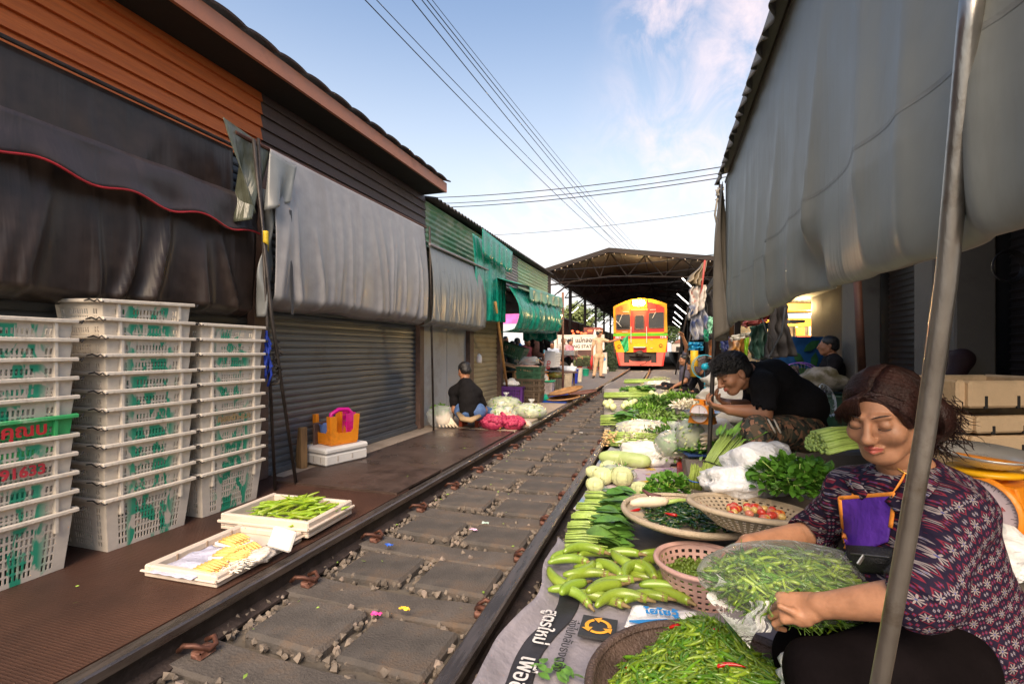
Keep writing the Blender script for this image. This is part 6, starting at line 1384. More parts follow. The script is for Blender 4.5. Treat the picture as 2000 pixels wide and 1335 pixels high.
# ================================================================ PEOPLE
from mathutils.bvhtree import BVHTree
def person(name, label, J, shirt, pants, skin=m_skin2, hair=m_hair, h=.014, hh=.006, sleeve='short', shoes=m_dark, build=1.0, hs=1.0, fwd=(0, -1, 0), up=(0, 0, 1), curlL=(.5,)*4, curlR=(.5,)*4, hairfn=None, cat='person', longp=True, zL=None, zR=None, torso=None, extras=True, shirt_h=None, hemr=1.0, foldamp=.006, cap=None, tdL=None, tdR=None):
 J = {k: Vector(v) for k, v in J.items()}; b = build
 t = thing(name, label, cat, (J['pel'].x, J['pel'].y, min(J['anL'].z, J['anR'].z)-.07))
 S = SDF(.03)
 S.chain([J['pel'], J['waist'], J['chest'], J['neck']], [.10*b, .095*b, .11*b, .05*b], k=.05)
 S.cap(J['shL'], J['shR'], .048*b)
 for s in 'LR':
  S.cap(J['neck'], J['sh'+s], .045*b, .045*b); S.chain([J['sh'+s], J['el'+s], J['wr'+s]], [.047*b, .037*b, .0255*b], k=.02); S.cap(J['el'+s], J['el'+s].lerp(J['wr'+s], .25), .036*b, .0385*b, k=.02)
  S.chain([J['hip'+s], J['kn'+s], J['an'+s]], [.075*b, .052*b, .034*b], k=.03); S.cap(J['an'+s], J['an'+s]+(J['to'+s]-J['an'+s])*.9, .032, .028)
 Rh = col_frame(fwd, up); hc = J['head']
 S.cap(J['neck'], hc+Vector(Rh @ V3((0, -.02, -.055)))*hs, .052*hs, .052*hs, k=.02)
 bm = mb_from(*S.mesh(h))
 H = SDF(.012); Tn = lambda p: Vector(V3(hc)+hs*(Rh @ V3(p)))
 H.cap(J['neck'].lerp(hc, .35), Tn((0, -.022, -.05)), .053*hs, .052*hs, k=.02)
 head_parts(H, hc, Rh, hs); bm.merge(mb_from(*H.mesh(hh)))
 for s, cu, zz, td in (('L', curlL, zL, tdL), ('R', curlR, zR, tdR)):
  A = SDF(.01); e, w_ = J['el'+s], J['wr'+s]; d = (J.get('fi'+s, w_+(w_-e).normalized()*.1)-w_).normalized()
  A.cap(e.lerp(w_, .30), w_, .0410*b, .0262*b); A.cap(w_, w_+d*.02, .0245*b, .020*b, k=.012)
  z = Vector(zz) if zz else Vector((0, 0, 1)); hand_parts(A, w_+d*.008, d, z, s=1.0*hs, th=(1 if s == 'R' else -1), curl=cu, tdir=td)
  bm.merge(mb_from(*A.mesh(min(hh, .005))))
 if extras: face_extras(bm, Tn, hs, 1, 1, 2)
 # lips take their own colour
 cen = [None]*len(bm.f); li = Matrix(Rh.tolist()).transposed(); hc_ = Vector(hc)
 if hh < .005:
  for i, f in enumerate(bm.f):
   v = Vector(bm.v[f[0]])-hc_
   if v.length > .13*hs or bm.m[i]: continue
   q = (li @ v)/hs
   if abs(q.x) < .0215 and -.062 < q.z < -.043 and q.y > .072 and abs(q.z+.0525) < .0085*(1-(q.x/.024)**2)+.001: bm.m[i] = 2
 bm.build('body', [skin, m_brow, m_lip], t, smooth=True)
 # clothes
 if shirt:
  T = SDF(.035); T.chain([J['pel']+(J['waist']-J['pel'])*.1, J['waist'], J['chest']], [.125*b*hemr, .118*b, .128*b], k=.06); T.cap(J['shL'], J['shR'], .066*b); T.cap(J['chest'], J['neck']-(J['neck']-J['chest'])*.1, .10*b, .072*b)
  if torso:
   for q in torso: T.ell(*q)
  for s in 'LR':
   T.cap(J['neck'].lerp(J['sh'+s], .3), J['sh'+s], .055*b, .062*b)
   k = {'short': .72, 'long': 1.75, 'elbow': 1.1}[sleeve]
   if k <= 1: T.cap(J['sh'+s], J['sh'+s].lerp(J['el'+s], k), .063*b, .060*b, k=.02); en = J['sh'+s].lerp(J['el'+s], k+.16); T.cap(en, en+(J['el'+s]-J['sh'+s]).normalized()*.05, .052*b, .06*b, k=.004, m='-')
   else:
    T.cap(J['sh'+s], J['el'+s], .063*b, .056*b, k=.02); en = J['el'+s].lerp(J['wr'+s], k-1); T.cap(J['el'+s], en, .056*b, (.060 if sleeve == 'elbow' else .040)*b, k=.02)
    dd = (J['wr'+s]-J['el'+s]).normalized(); T.cap(en+dd*.045, en+dd*.12, .050*b, .07*b, k=.004, m='-')
  up_ = (J['head']-J['neck']).normalized(); T.cap(J['neck']+up_*.045, J['neck']+up_*.12, .062*b, .08*b, k=.006, m='-')
  shm = mb_from(*T.mesh(shirt_h or h*.8, disp=sdf_disp(foldamp, (9, 9, 16), 3)))
  so = shm.build('shirt', shirt, t, smooth=True)
 if pants:
  T = SDF(.03); T.cap(J['hipL'], J['hipR'], .105*b); T.cap(J['pel'], J['waist'].lerp(J['pel'], .55), .118*b, .112*b)
  for s in 'LR':
   T.chain([J['hip'+s], J['kn'+s], J['an'+s].lerp(J['kn'+s], .03 if longp else .55)], [.098*b, .070*b, .060*b if longp else .07*b], k=.03)
  mb_from(*T.mesh(h*.85, disp=sdf_disp(foldamp, (8, 8, 12), 9))).build('trousers', pants, t, smooth=True)
 if shoes:
  for s in 'LR':
   T = SDF(.02); a, o_ = J['an'+s], J['to'+s]; T.cap(a-Vector((0, 0, .035)), o_-Vector((0, 0, .005)), .043, .036); T.cap(a-Vector((0, 0, .03)), a-(o_-a)*.15-Vector((0, 0, .03)), .04, .036)
   mb_from(*T.mesh(.010)).build('shoe', shoes, t, smooth=True)
 if hairfn: hairfn(t, Tn, Rh, hs, hair, hh)
 elif hair:
  K = SDF(.015); e = lambda p, r, k=.015, m='+': K.ell(Tn(p), V3(r)*hs, Rh, k=k, m=m)
  e((0, -.022, .046), (.080, .094, .080)); e((0, -.05, -.005), (.072, .066, .060)); e((0, .085, -.035), (.060, .058, .098), .01, '-'); e((.079, .0, -.03), (.02, .022, .045), .008, '-'); e((-.079, .0, -.03), (.02, .022, .045), .008, '-')
  mb_from(*K.mesh(max(hh, .004), disp=sdf_disp(.006, (60, 60, 30), 1))).build('hair', hair, t, smooth=True)
 if cap: cap(t, Tn, Rh, hs)
 return t, J, Tn
m_brow = M('brow_hair', (.02, .014, .012), .6, var=.2, bump=0); m_lip = M('lips', (.42, .10, .075), .4, var=.08, scale=40, bump=.05, sss=.1)
m_blackshirt = M('black_cotton', (.010, .009, .010), .9, spec=.15, var=.3, scale=60, bump=.25, bscale=14, bdist=.004)
def camo():
 m, N, L, b = nodemat('camouflage'); tc = N.new('ShaderNodeTexCoord'); c = None
 for (sc, off, th, col) in ((22, 0, .5, (.30, .15, .085)), (26, 5, .53, (.05, .055, .04)), (24, 9, .60, (.015, .013, .012))):
  mp = N.new('ShaderNodeMapping'); mp.inputs['Location'].default_value = (off, off, off); L.new(tc.outputs['Object'], mp.inputs[0]); n = N.new('ShaderNodeTexNoise'); n.inputs['Scale'].default_value = sc; n.inputs['Detail'].default_value = 1.5; n.inputs['Distortion'].default_value = .6; L.new(mp.outputs[0], n.inputs[0])
  mr = N.new('ShaderNodeMapRange'); mr.inputs[1].default_value = th-.01; mr.inputs[2].default_value = th+.01; L.new(n.outputs[0], mr.inputs[0])
  mi = N.new('ShaderNodeMix'); mi.data_type = 'RGBA'; L.new(mr.outputs[0], mi.inputs[0]); mi.inputs[7].default_value = hexc(col)
  if c is None: mi.inputs[6].default_value = (.12, .085, .05, 1)
  else: L.new(c, mi.inputs[6])
  c = mi.outputs[2]
 L.new(c, b.inputs['Base Color']); b.inputs['Roughness'].default_value = .8
 n = N.new('ShaderNodeTexNoise'); n.inputs['Scale'].default_value = 16; bp = N.new('ShaderNodeBump'); bp.inputs['Distance'].default_value = .012; L.new(tc.outputs['Object'], n.inputs[0]); L.new(n.outputs[0], bp.inputs['Height']); L.new(bp.outputs[0], b.inputs['Normal']); return m
def motif():
 """navy cloth printed with white eight-petal blossoms between columns of small red and white diamonds"""
 m, N, L, b = nodemat('patterned_cloth'); tc = N.new('ShaderNodeTexCoord')
 def mt(op, *a):
  n = N.new('ShaderNodeMath'); n.operation = op
  for i, x in enumerate(a):
   if isinstance(x, (int, float)): n.inputs[i].default_value = x
   else: L.new(x, n.inputs[i])
  return n.outputs[0]
 wn = N.new('ShaderNodeTexNoise'); wn.inputs['Scale'].default_value = 7; L.new(tc.outputs['Object'], wn.inputs[0]); wp = N.new('ShaderNodeVectorMath'); wp.operation = 'MULTIPLY_ADD'; L.new(wn.outputs['Color'], wp.inputs[0]); wp.inputs[1].default_value = (.035, .035, .035); L.new(tc.outputs['Object'], wp.inputs[2])
 sp = N.new('ShaderNodeSeparateXYZ'); L.new(wp.outputs[0], sp.inputs[0])
 U = mt('ADD', mt('MULTIPLY', sp.outputs[0], CT+.15), mt('ADD', mt('MULTIPLY', sp.outputs[1], .62), mt('MULTIPLY', sp.outputs[2], .42))); Vv = mt('SUBTRACT', sp.outputs[2], mt('MULTIPLY', U, .3))
 cur = None
 def mixin(mask, col):
  nonlocal cur
  mi = N.new('ShaderNodeMix'); mi.data_type = 'RGBA'; L.new(mask, mi.inputs[0]); mi.inputs[7].default_value = hexc(col)
  if cur is None: mi.inputs[6].default_value = (.014, .009, .026, 1)
  else: L.new(cur, mi.inputs[6])
  cur = mi.outputs[2]
 fr = lambda x, s, o=0: mt('SUBTRACT', mt('FRACT', mt('ADD', mt('MULTIPLY', x, s), o)), .5)
 col = mt('GREATER_THAN', mt('ABSOLUTE', fr(U, 24)), .27)
 x, y = fr(U, 120), fr(Vv, 98); dia = mt('ADD', mt('ABSOLUTE', x), mt('ABSOLUTE', y)); par = mt('GREATER_THAN', mt('FRACT', mt('MULTIPLY', Vv, 49)), .5)
 mixin(mt('MULTIPLY', col, mt('LESS_THAN', dia, .38)), (.23, .19, .20)); mixin(mt('MULTIPLY', col, mt('MULTIPLY', par, mt('LESS_THAN', dia, .40))), (.17, .016, .032)); mixin(mt('MULTIPLY', col, mt('LESS_THAN', dia, .14)), (.03, .06, .22))
 nc = mt('SUBTRACT', 1, col)
 x, y = fr(U, 24), fr(Vv, 32, .2); r = mt('SQRT', mt('ADD', mt('MULTIPLY', x, x), mt('MULTIPLY', y, y))); th = mt('ARCTAN2', y, x)
 pet = mt('MULTIPLY', .30, mt('ADD', .62, mt('MULTIPLY', .45, mt('COSINE', mt('MULTIPLY', th, 8)))))
 mixin(mt('MULTIPLY', nc, mt('LESS_THAN', mt('ABSOLUTE', mt('SUBTRACT', mt('ADD', mt('ABSOLUTE', x), mt('ABSOLUTE', y)), .42)), .045)), (.16, .018, .036))
 mixin(mt('MULTIPLY', nc, mt('LESS_THAN', r, pet)), (.25, .21, .21)); mixin(mt('LESS_THAN', r, .05), (.05, .06, .2))
 L.new(cur, b.inputs['Base Color']); b.inputs['Roughness'].default_value = .8; b.inputs['Specular IOR Level'].default_value = .2
 n = N.new('ShaderNodeTexNoise'); n.inputs['Scale'].default_value = 9; n.inputs['Distortion'].default_value = 1; bp = N.new('ShaderNodeBump'); bp.inputs['Distance'].default_value = .03; L.new(tc.outputs['Object'], n.inputs[0]); L.new(n.outputs[0], bp.inputs['Height']); L.new(bp.outputs[0], b.inputs['Normal']); return m
def cast(bvh, px, py, off=.004):
 d = (D(px, py, 1)-Vector((0, 0, CH))).normalized(); hit = bvh.ray_cast(Vector((0, 0, CH)), d)
 return hit[0]-d*off if hit[0] else D(px, py, 1.15)
def bvh_of(t, name):
 o = [c for c in t.children if c.name.startswith(name)][0]; bpy.context.view_layer.update()
 return BVHTree.FromPolygons([o.matrix_world @ v.co for v in o.data.vertices], [tuple(p.vertices) for p in o.data.polygons])
def CV(x, y, z): return Vector((x*CT-y*ST, x*ST+y*CT, z))     # camera-aligned direction: right, away, up

# ---------------------------------------------------------------- the woman in the foreground
m_hairw = M('auburn_hair', (.007, .0035, .003), .45, col2=(.040, .013, .009), spec=.3, scale=9, stretch=(1, 1, 1), bump=.3, bscale=150)
def hair_woman(t, T, Rh, hs, mat, hh):
 K = SDF(.018); e = lambda p, r, k=.015, m='+': K.ell(T(p), V3(r)*hs, Rh, k=k, m=m)
 e((0, -.030, .044), (.084, .102, .080)); e((0, -.07, .0), (.077, .066, .08)); e((0, .094, -.026), (.065, .068, .100), .008, '-'); e((0, .104, .020), (.040, .05, .040), .012, '-')
 e((-.078, .030, -.07), (.03, .04, .05), .01, '-'); e((.078, .030, -.07), (.03, .04, .05), .01, '-')
 e((-.066, .022, .030), (.016, .036, .046), .02); e((-.045, -.130, -.045), (.058, .055, .07), .02); e((-.04, -.17, -.075), (.050, .045, .055), .02)
 o = mb_from(*K.mesh(.004, disp=sdf_disp(.004, (30, 30, 30), 1))).build('hair', mat, t, smooth=True)
 b = MB(); R = random.Random(5); base = Vector(t.location); bt = BVHTree.FromPolygons([v.co+base for v in o.data.vertices], [tuple(q.vertices) for q in o.data.polygons])
 for k in range(2000):
  sd_ = -1 if R.random() < .6 else 1; y0 = R.uniform(-.09, .098); lift = R.uniform(.0002, .0026); z1 = R.uniform(-.075, .01)
  A_ = Vector((-.016+sd_*.002, y0, .125)); B_ = Vector((sd_*.115, y0*.75-.02, .06)); E_ = Vector((sd_*.07, -.09+y0*.25, z1)); pts = []
  if k % 3 == 0: A_ = Vector((-.016+sd_*R.uniform(.002, .045), .10, .10)); B_ = Vector((sd_*.10, .075, R.uniform(.02, .07))); E_ = Vector((sd_*.085, R.uniform(-.06, -.01), R.uniform(-.06, .02)))
  for i in range(15):
   u = i/14; q = T(A_*(1-u)**2+B_*2*u*(1-u)+E_*u*u); h_ = bt.find_nearest(q)
   if h_[0] is None: continue
   pts.append(h_[0]+h_[1]*(lift+.0012*math.sin(u*7+k)*u))
  n_ = len(pts); b.tube(pts, [.00095*(1-.7*(i/(n_-1))**3) for i in range(n_)], 4)
 for k in range(420):                                  # fringe falling to her right temple
  u0 = R.uniform(0, 1); x1 = -R.uniform(-.078, -.012)
  pts = [T((-.014+.01*u0, .070+.025*u0, .102-.012*u0)), T((x1*.45, .094+R.uniform(-.002, .008), .078)), T((x1*.85, .088+R.uniform(-.004, .008), .046)), T((x1*.98+.002, .070+R.uniform(-.006, .006), .020+R.uniform(-.022, .016)))]
  b.tube(pts, [.0009*hs, .0010*hs, .0008*hs, .0002*hs], 4)
 for k in range(520):                                  # loose curls gathered at the nape
  c0 = T((-.035+R.gauss(0, .03), -.145+R.gauss(0, .022), -.05+R.gauss(0, .035))); d = (CV(.55, .1, -.55)+Vector((R.gauss(0, .3), R.gauss(0, .3), R.gauss(0, .25)))).normalized(); l_ = R.uniform(.03, .085); a = d.orthogonal().normalized(); c2 = d.cross(a); ph = R.uniform(0, 6)
  b.tube([c0+d*l_*i/9+(a*math.cos(ph+i*.8)+c2*math.sin(ph+i*.8))*.005*min(1, i/3) for i in range(10)], [.0011]*7+[.0009, .0006, .0003], 4)
 b.build('hair_strands', mat, t, smooth=True)
JW = dict(pel=D(1850, 1250, 1.22), waist=D(1822, 1165, 1.22), chest=D(1782, 1035, 1.22), neck=D(1775, 925, 1.20), head=D(1724, 815, 1.18),
          shL=D(1858, 1010, 1.08), elL=D(1812, 1168, .97), wrL=D(1603, 1182, 1.10), fiL=D(1545, 1185, 1.135), shR=D(1665, 965, 1.33), elR=D(1590, 1045, 1.46), wrR=D(1462, 1062, 1.40), fiR=D(1420, 1100, 1.33),
          hipL=D(1830, 1290, 1.10), knL=D(1600, 1322, 1.04), anL=D(1640, 1560, 1.04), toL=D(1560, 1590, 1.04), hipR=D(1850, 1250, 1.30), knR=D(1570, 1275, 1.34), anR=D(1560, 1360, 1.36), toR=D(1500, 1380, 1.36))
Rw = col_frame(CV(-.72, -.60, -.34), CV(.0, .05, 1))
torso = [(V3(D(1800, 1120, 1.20)), (.155, .15, .17), None, .05), (V3(D(1880, 1220, 1.18)), (.13, .15, .15), None, .05), (V3(D(1830, 1000, 1.20)), (.11, .12, .12), None, .05)]
WT, WJ, WTn = person('person', 'woman with auburn hair in a dark patterned shirt and purple apron bagging green chillies', JW, motif(), M('dark_trousers', (.006, .0045, .005), .95, var=.3, spec=.03), skin=m_skin, hair=m_hairw, h=.010, hh=.0026, sleeve='elbow', hs=.95, fwd=CV(-.80, -.52, -.27), up=CV(-.04, .05, 1), hairfn=hair_woman, torso=torso, shirt_h=.007, hemr=1.1, shoes=None,
       curlL=(.75, .8, .85, .9), curlR=(.5, .6, .6, .6), zL=CV(.1, -.75, .65), zR=CV(-.2, .2, 1), foldamp=.010, tdL=CV(-.75, .2, .45))
bv = bvh_of(WT, 'shirt')
m_pap = M('purple_apron', (.085, .018, .30), .7, var=.15, scale=8, bump=.3, bscale=30, bdist=.004); m_otrim = M('orange_trim', (.75, .25, .03), .6, var=.1)
def bibpt(u, v, off=.006):
 l = 1640+(1652-1640)*v; r = 1748+(1735-1748)*v; return cast(bv, l+(r-l)*u, 972-8*u+(1070-972)*v+6*math.sin(u*4)*v, off)
ab_ = MB().grid(lambda u, v: bibpt(u, v, .009), 16, 16).build('apron_bib', m_pap, WT, smooth=True, thick=.003)
MB().tube([bibpt(0, 1-i/10, .011) for i in range(11)]+[bibpt(i/10, 0, .011) for i in range(11)]+[bibpt(1, i/10, .011) for i in range(8)], .0055, 6, flat=.5).build('trim', m_otrim, ab_, smooth=True)
def strap(pts, r, mat, name, off=.008, flat=.5):
 q = []
 for i in range(len(pts)-1):
  for k in range(6): q.append(cast(bv, pts[i][0]+(pts[i+1][0]-pts[i][0])*k/6, pts[i][1]+(pts[i+1][1]-pts[i][1])*k/6, off))
 q.append(cast(bv, *pts[-1], off)); return MB().tube(q, r, 6, flat=flat).build(name, mat, ab_, smooth=True)
strap([(1740, 970), (1762, 935), (1783, 890)], .0045, m_otrim, 'neck_strap'); strap([(1664, 972), (1668, 955), (1672, 945)], .005, m_otrim, 'neck_strap')
wb = MB().grid(lambda u, v: cast(bv, 1655+(1745-1655)*u, 1064+50*v+6*u, .012+.028*math.sin(PI*min(1, v*1.02))*math.sin(PI*(.12+.76*u))), 18, 12).build('waist_bag', M('black_nylon', (.012, .011, .012), .6, var=.3, bump=.3, bscale=200), WT, smooth=True, thick=.004)
MB().tube([cast(bv, 1662+(1738-1662)*i/12, 1080+8*i/12, .043) for i in range(13)], .0022, 5).build('zip', M('grey_zip', (.12, .12, .12), .4, metal=.5), wb, smooth=True)
MB().box(cast(bv, 1682, 1092, .050), (.010, .004, .028), R=Matrix.Rotation(.5, 3, 'Y') @ CR, bv=.002).build('zip_pull', M('zip_pull', (.55, .52, .5), .3, metal=.9), wb)
MB().ball(WTn((.083, .004, -.037)), .0052, 10).build('earring', M('gold', (.75, .48, .12), .25, metal=1, var=.05, bump=0), WT, smooth=True)
# collar: two flaps open in a V
def flap(A, B_, off=.010):
 def fn(u, v):
  k = u*(len(A)-1); i = min(int(k), len(A)-2); f_ = k-i; q = [A[i][j]*(1-f_)+A[i+1][j]*f_ for j in (0, 1)]; r_ = [B_[i][j]*(1-f_)+B_[i+1][j]*f_ for j in (0, 1)]
  return cast(bv, q[0]+(r_[0]-q[0])*v, q[1]+(r_[1]-q[1])*v, off+.006*math.sin(v*PI))
 return MB().grid(fn, 14, 5).build('collar', [c for c in WT.children if c.name.startswith('shirt')][0].data.materials[0], WT, smooth=True, thick=.003)
flap([(1806, 918), (1765, 945), (1728, 978)], [(1835, 945), (1800, 985), (1752, 1002)]); flap([(1674, 930), (1684, 948), (1697, 964)], [(1650, 936), (1662, 960), (1684, 976)])
MB().tube([WJ['neck']+CV(math.cos(a)*.058-.008, math.sin(a)*.062-.004, .028-.035*max(0, -math.sin(a-.4))) for a in [PI*.9+i*PI*1.2/20 for i in range(21)]], .0016, 5).build('necklace', M('gold_chain', (.75, .48, .12), .25, metal=1, var=.05, bump=0), WT, smooth=True)
# low plastic stool under her, yellowed sacks
wst = thing('stool', 'low dark stool under the woman in the patterned shirt', 'stool', (JW['pel'].x, JW['pel'].y, -.03)); MB().box(JW['pel']+Vector((0, 0, -.14)), (.34, .34, .04), bv=.012).build('seat', m_brownpost, wst)
for dx, dy in ((-1, -1), (1, -1), (1, 1), (-1, 1)): p = JW['pel']+Vector((.13*dx, .13*dy, 0)); MB().span((p.x-.02, p.y-.02, -.034), (p.x+.02, p.y+.02, p.z-.155)).build('leg', m_brownpost, wst)

# ---------------------------------------------------------------- man in black polo and camouflage trousers
JM = dict(pel=D(1570, 838, 2.95), waist=D(1558, 792, 2.92), chest=D(1508, 745, 2.86), neck=D(1465, 728, 2.80), head=D(1432, 731, 2.74),
          shL=D(1492, 752, 2.68), elL=D(1492, 806, 2.66), wrL=D(1425, 800, 2.74), fiL=D(1404, 795, 2.78), shR=D(1476, 745, 2.98), elR=D(1470, 795, 3.0), wrR=D(1425, 788, 2.90), fiR=D(1404, 780, 2.86),
          hipL=D(1568, 845, 2.82), knL=D(1478, 840, 2.60), anL=D(1480, 925, 2.62), toL=D(1455, 935, 2.55), hipR=D(1572, 842, 3.06), knR=D(1475, 832, 3.02), anR=D(1475, 905, 3.02), toR=D(1455, 915, 2.98))
def hair_man(t, T, Rh, hs, mat, hh):
 K = SDF(.015); e = lambda p, r, k=.015, m='+': K.ell(T(p), V3(r)*hs, Rh, k=k, m=m)
 e((0, -.020, .052), (.084, .098, .082)); e((0, -.052, .0), (.073, .066, .060)); e((0, .092, -.030), (.064, .056, .088), .01, '-'); e((.08, .004, -.028), (.022, .026, .045), .008, '-'); e((-.08, .004, -.028), (.022, .026, .045), .008, '-')
 o = mb_from(*K.mesh(.005)).build('hair', mat, t, smooth=True); b = MB(); R = random.Random(4)
 for k in range(800):
  d = Vector((R.gauss(0, 1), R.gauss(.35, 1), abs(R.gauss(.4, .7)))).normalized(); p = Vector((d.x*.084, -.020+d.y*.098, .052+d.z*.082)); tip = p+Vector((d.x*.012, .022+R.uniform(0, .02), R.uniform(-.006, .008)))
  if p.y > .04 and p.z < .07: tip.z -= .018
  b.tube([T(p), T(p.lerp(tip, .5)+d*.004), T(tip)], [.0015*hs, .0012*hs, .0003], 4)
 b.build('hair_strands', mat, t, smooth=True)
MT, MJ, MTn = person('person', 'man in black polo shirt and camouflage trousers looking down at his hands', JM, m_blackshirt, camo(), h=.012, hh=.0040, sleeve='short', hs=.98, build=1.06, fwd=CV(-.86, -.12, -.46), up=CV(-.5, 0, .8), hairfn=hair_man, shoes=M('brown_shoe', (.10, .035, .02), .6), curlL=(.45, .5, .6, .7), curlR=(.35, .4, .5, .5), zL=CV(-.1, -.5, -.8), zR=CV(.1, .5, -.8), torso=[(V3(D(1552, 790, 2.9)), (.17, .17, .15), None, .05)], foldamp=.009)
bt_ = bvh_of(MT, 'trousers')
for x0, x1 in ((1500, 1515), (1511, 1525)): MB().tube([cast(bt_, x0+(x1-x0)*i/8, 818+(i/8)*27, .004) for i in range(9)], .006, 6, flat=.4).build('white_stripe', M('stripe_cloth', (.62, .55, .45), .8, var=.1), MT, smooth=True)
o = MB().box(D(1590, 895, 2.98)+Vector((0, 0, -.02)), (.50, .42, .20), R=CR, bv=.015).build('concrete_block', M('seat_concrete', (.22, .19, .16), .85, var=.2, scale=6, bump=.3)); tag(o, 'grey concrete block the man in camouflage trousers sits on', 'block')
# ---------------------------------------------------------------- man in black t-shirt seated by the rail, seen from behind
def seated(px, py_head, d, right, seat_z, **k):
 pass
B = D(912, 800, 6.05)
JB = dict(pel=Vector((B.x+.03, B.y, .22)), waist=Vector((B.x+.02, B.y+.03, .36)), chest=Vector((B.x, B.y+.06, .47)), neck=D(908, 738, 6.2), head=D(907, 726, 6.24),
          shL=D(886, 765, 6.25), elL=D(888, 800, 6.2), wrL=D(882, 814, 6.45), shR=D(932, 767, 6.1), elR=D(946, 800, 6.2), wrR=D(942, 814, 6.45), hipL=Vector((B.x-.08, B.y+.05, .22)), knL=D(893, 790, 6.65), anL=Vector((B.x-.1, B.y+.72, .08)), toL=Vector((B.x-.1, B.y+.86, .06)),
          hipR=Vector((B.x+.13, B.y+.05, .22)), knR=D(940, 800, 6.6), anR=Vector((B.x+.16, B.y+.8, .08)), toR=Vector((B.x+.18, B.y+.95, .06)))
JB['neck'].z = .60
JB['head'].z = .715
m_jean = M('blue_jeans', (.06, .12, .28), .75, var=.25, scale=20)
BT, _, _ = person('person', 'man in black t-shirt sitting on the red stool with his back turned', JB, m_blackshirt, m_jean, h=.016, hh=.007, fwd=(-.75, .55, -.35), extras=False, foldamp=.008)
MB().tube([D(895, 806, 6.0), D(905, 818, 5.85), D(920, 820, 5.83), D(938, 811, 5.9)], [.03, .05, .055, .03], 10, flat=.6).build('waist_pouch', M('khaki_pouch', (.32, .22, .12), .75, var=.2), BT, smooth=True)
# ---------------------------------------------------------------- station master with flags
Yq = 17.4
def P(px, py, d=17.5): return D(px, py, d)
JS = dict(pel=P(1170, 694), waist=P(1170, 684), chest=P(1170, 669), neck=P(1170, 659), head=P(1170, 651.5, 17.45), shL=P(1161, 664), elL=P(1157, 679), wrL=P(1156, 692), shR=P(1180, 664), elR=P(1192, 667, 17.4), wrR=P(1210, 662, 17.3), fiR=P(1215, 661, 17.3),
          hipL=P(1165, 696), knL=P(1163, 714), anL=P(1160, 732.5), toL=P(1158, 736, 17.35), hipR=P(1175, 696), knR=P(1174, 714), anR=P(1173, 732.5), toR=P(1180, 736, 17.4))
m_khaki = M('khaki_uniform', (.50, .33, .20), .75, var=.12, scale=8, bump=.3, bscale=20, bdist=.004)
def cap(t, T, Rh, hs):
 MB().lathe([(.001, .135), (.10, .125), (.135, .10), (.085, .08), (.083, .05)], 20, T((0, -.01, 0)), R=Matrix((Rh @ np.array(Matrix.Rotation(.12, 3, 'X'))).tolist()), sy=1.1).build('peaked_cap', M('cap_white', (.62, .52, .42), .6, var=.1), t, smooth=True)
 MB().lathe([(.086, .05), (.088, .075)], 20, T((0, -.01, 0)), R=Matrix(Rh.tolist()), sy=1.1).build('cap_band', m_dark, t)
ST_, _, _ = person('person', 'station master in khaki uniform and white cap holding a green flag out to the train', JS, m_khaki, m_khaki, h=.02, hh=.010, fwd=(.75, .6, -.1), extras=False, cap=cap, build=.98, curlR=(1.2,)*4, curlL=(1.2,)*4)
# belt etc omitted; flags are held, so they stay things of their own
gfl = thing('green_flag', 'green signal flag held out by the station master', 'flag', P(1225, 670, 17.3))
MB().tube([P(1209, 663, 17.3), P(1229, 655, 17.3)], .012, 6).build('flagstick', m_brownpost, gfl)
MB().grid(lambda u, v: P(1212+17*u-2+5*v*(1-u)+1*v, 663.5-8.5*u+(27+3*u)*v*(.5+.5*min(1, u*3)), 17.3+.06*math.sin(v*7+u*6)), 10, 14).build('flag_cloth', M('flag_green', (.03, .36, .11), .55, var=.1), gfl, smooth=True, thick=.003)
rfl = thing('red_flag', 'rolled red signal flag hanging in the station master\'s left hand', 'flag', P(1156, 710, 17.4))
MB().tube([P(1156.5, 694, 17.4), P(1155, 705, 17.4), P(1155, 718, 17.4)], [.02, .05, .04], 8).build('flag_roll', M('flag_red', (.5, .02, .02), .6, var=.2), rfl, smooth=True)

# ---------------------------------------------------------------- people in the background
def bgp(label, px, pyh, d, shirt, pants, fwd, seat=False, h=.028, hairk=m_hair, armup=None, sleeve='short', z0=0, arms_fwd=.3, hs=1.0, lean=0):
 """small figure; px, pyh = head centre in the picture at depth d"""
 hd = D(px, pyh, d); f = Vector(fwd); f.z = 0; f.normalize(); r = Vector((f.y, -f.x, 0)); up = Vector((0, 0, 1)); hz = hd.z
 b_ = hd-f*(.04+lean*.3); nk = b_-up*.115-f*lean*.05; ch = nk-up*.14-f*lean*.1; wa = ch-up*.20-f*lean*.12; pe = wa-up*.13-f*lean*.05
 J = dict(head=hd, neck=nk, chest=ch, waist=wa, pel=pe)
 for s, k in (('L', -1), ('R', 1)):
  sh = nk-up*.055+r*k*.17; J['sh'+s] = sh; el = sh-up*.24+r*k*.05+f*arms_fwd*.3; J['el'+s] = el; J['wr'+s] = el+(f*(.1+arms_fwd*.4)-up*(.22-arms_fwd*.4)).normalized()*.24
  hp = pe-up*.02+r*k*.085; J['hip'+s] = hp
  if seat: kn = hp+f*.38+r*k*.08+up*.08; an = kn-up*(kn.z-z0-.08)+f*.02
  else: kn = hp-up*(hp.z-z0)*.48; an = kn.copy(); an.z = z0+.075
  J['kn'+s] = kn; J['an'+s] = an; J['to'+s] = an+f*.13-up*.035
 if armup: J['elR'], J['wrR'] = armup
 return person('person', label, J, shirt, pants, h=h, hh=.014, fwd=f-up*lean*.5, extras=False, hair=hairk, sleeve=sleeve, foldamp=.006, hs=hs)[0]
mm = lambda n, c, **k: M(n, c, .75, var=.2, scale=12, **k)
dk = mm('dark_cloth', (.013, .012, .014), spec=.1)
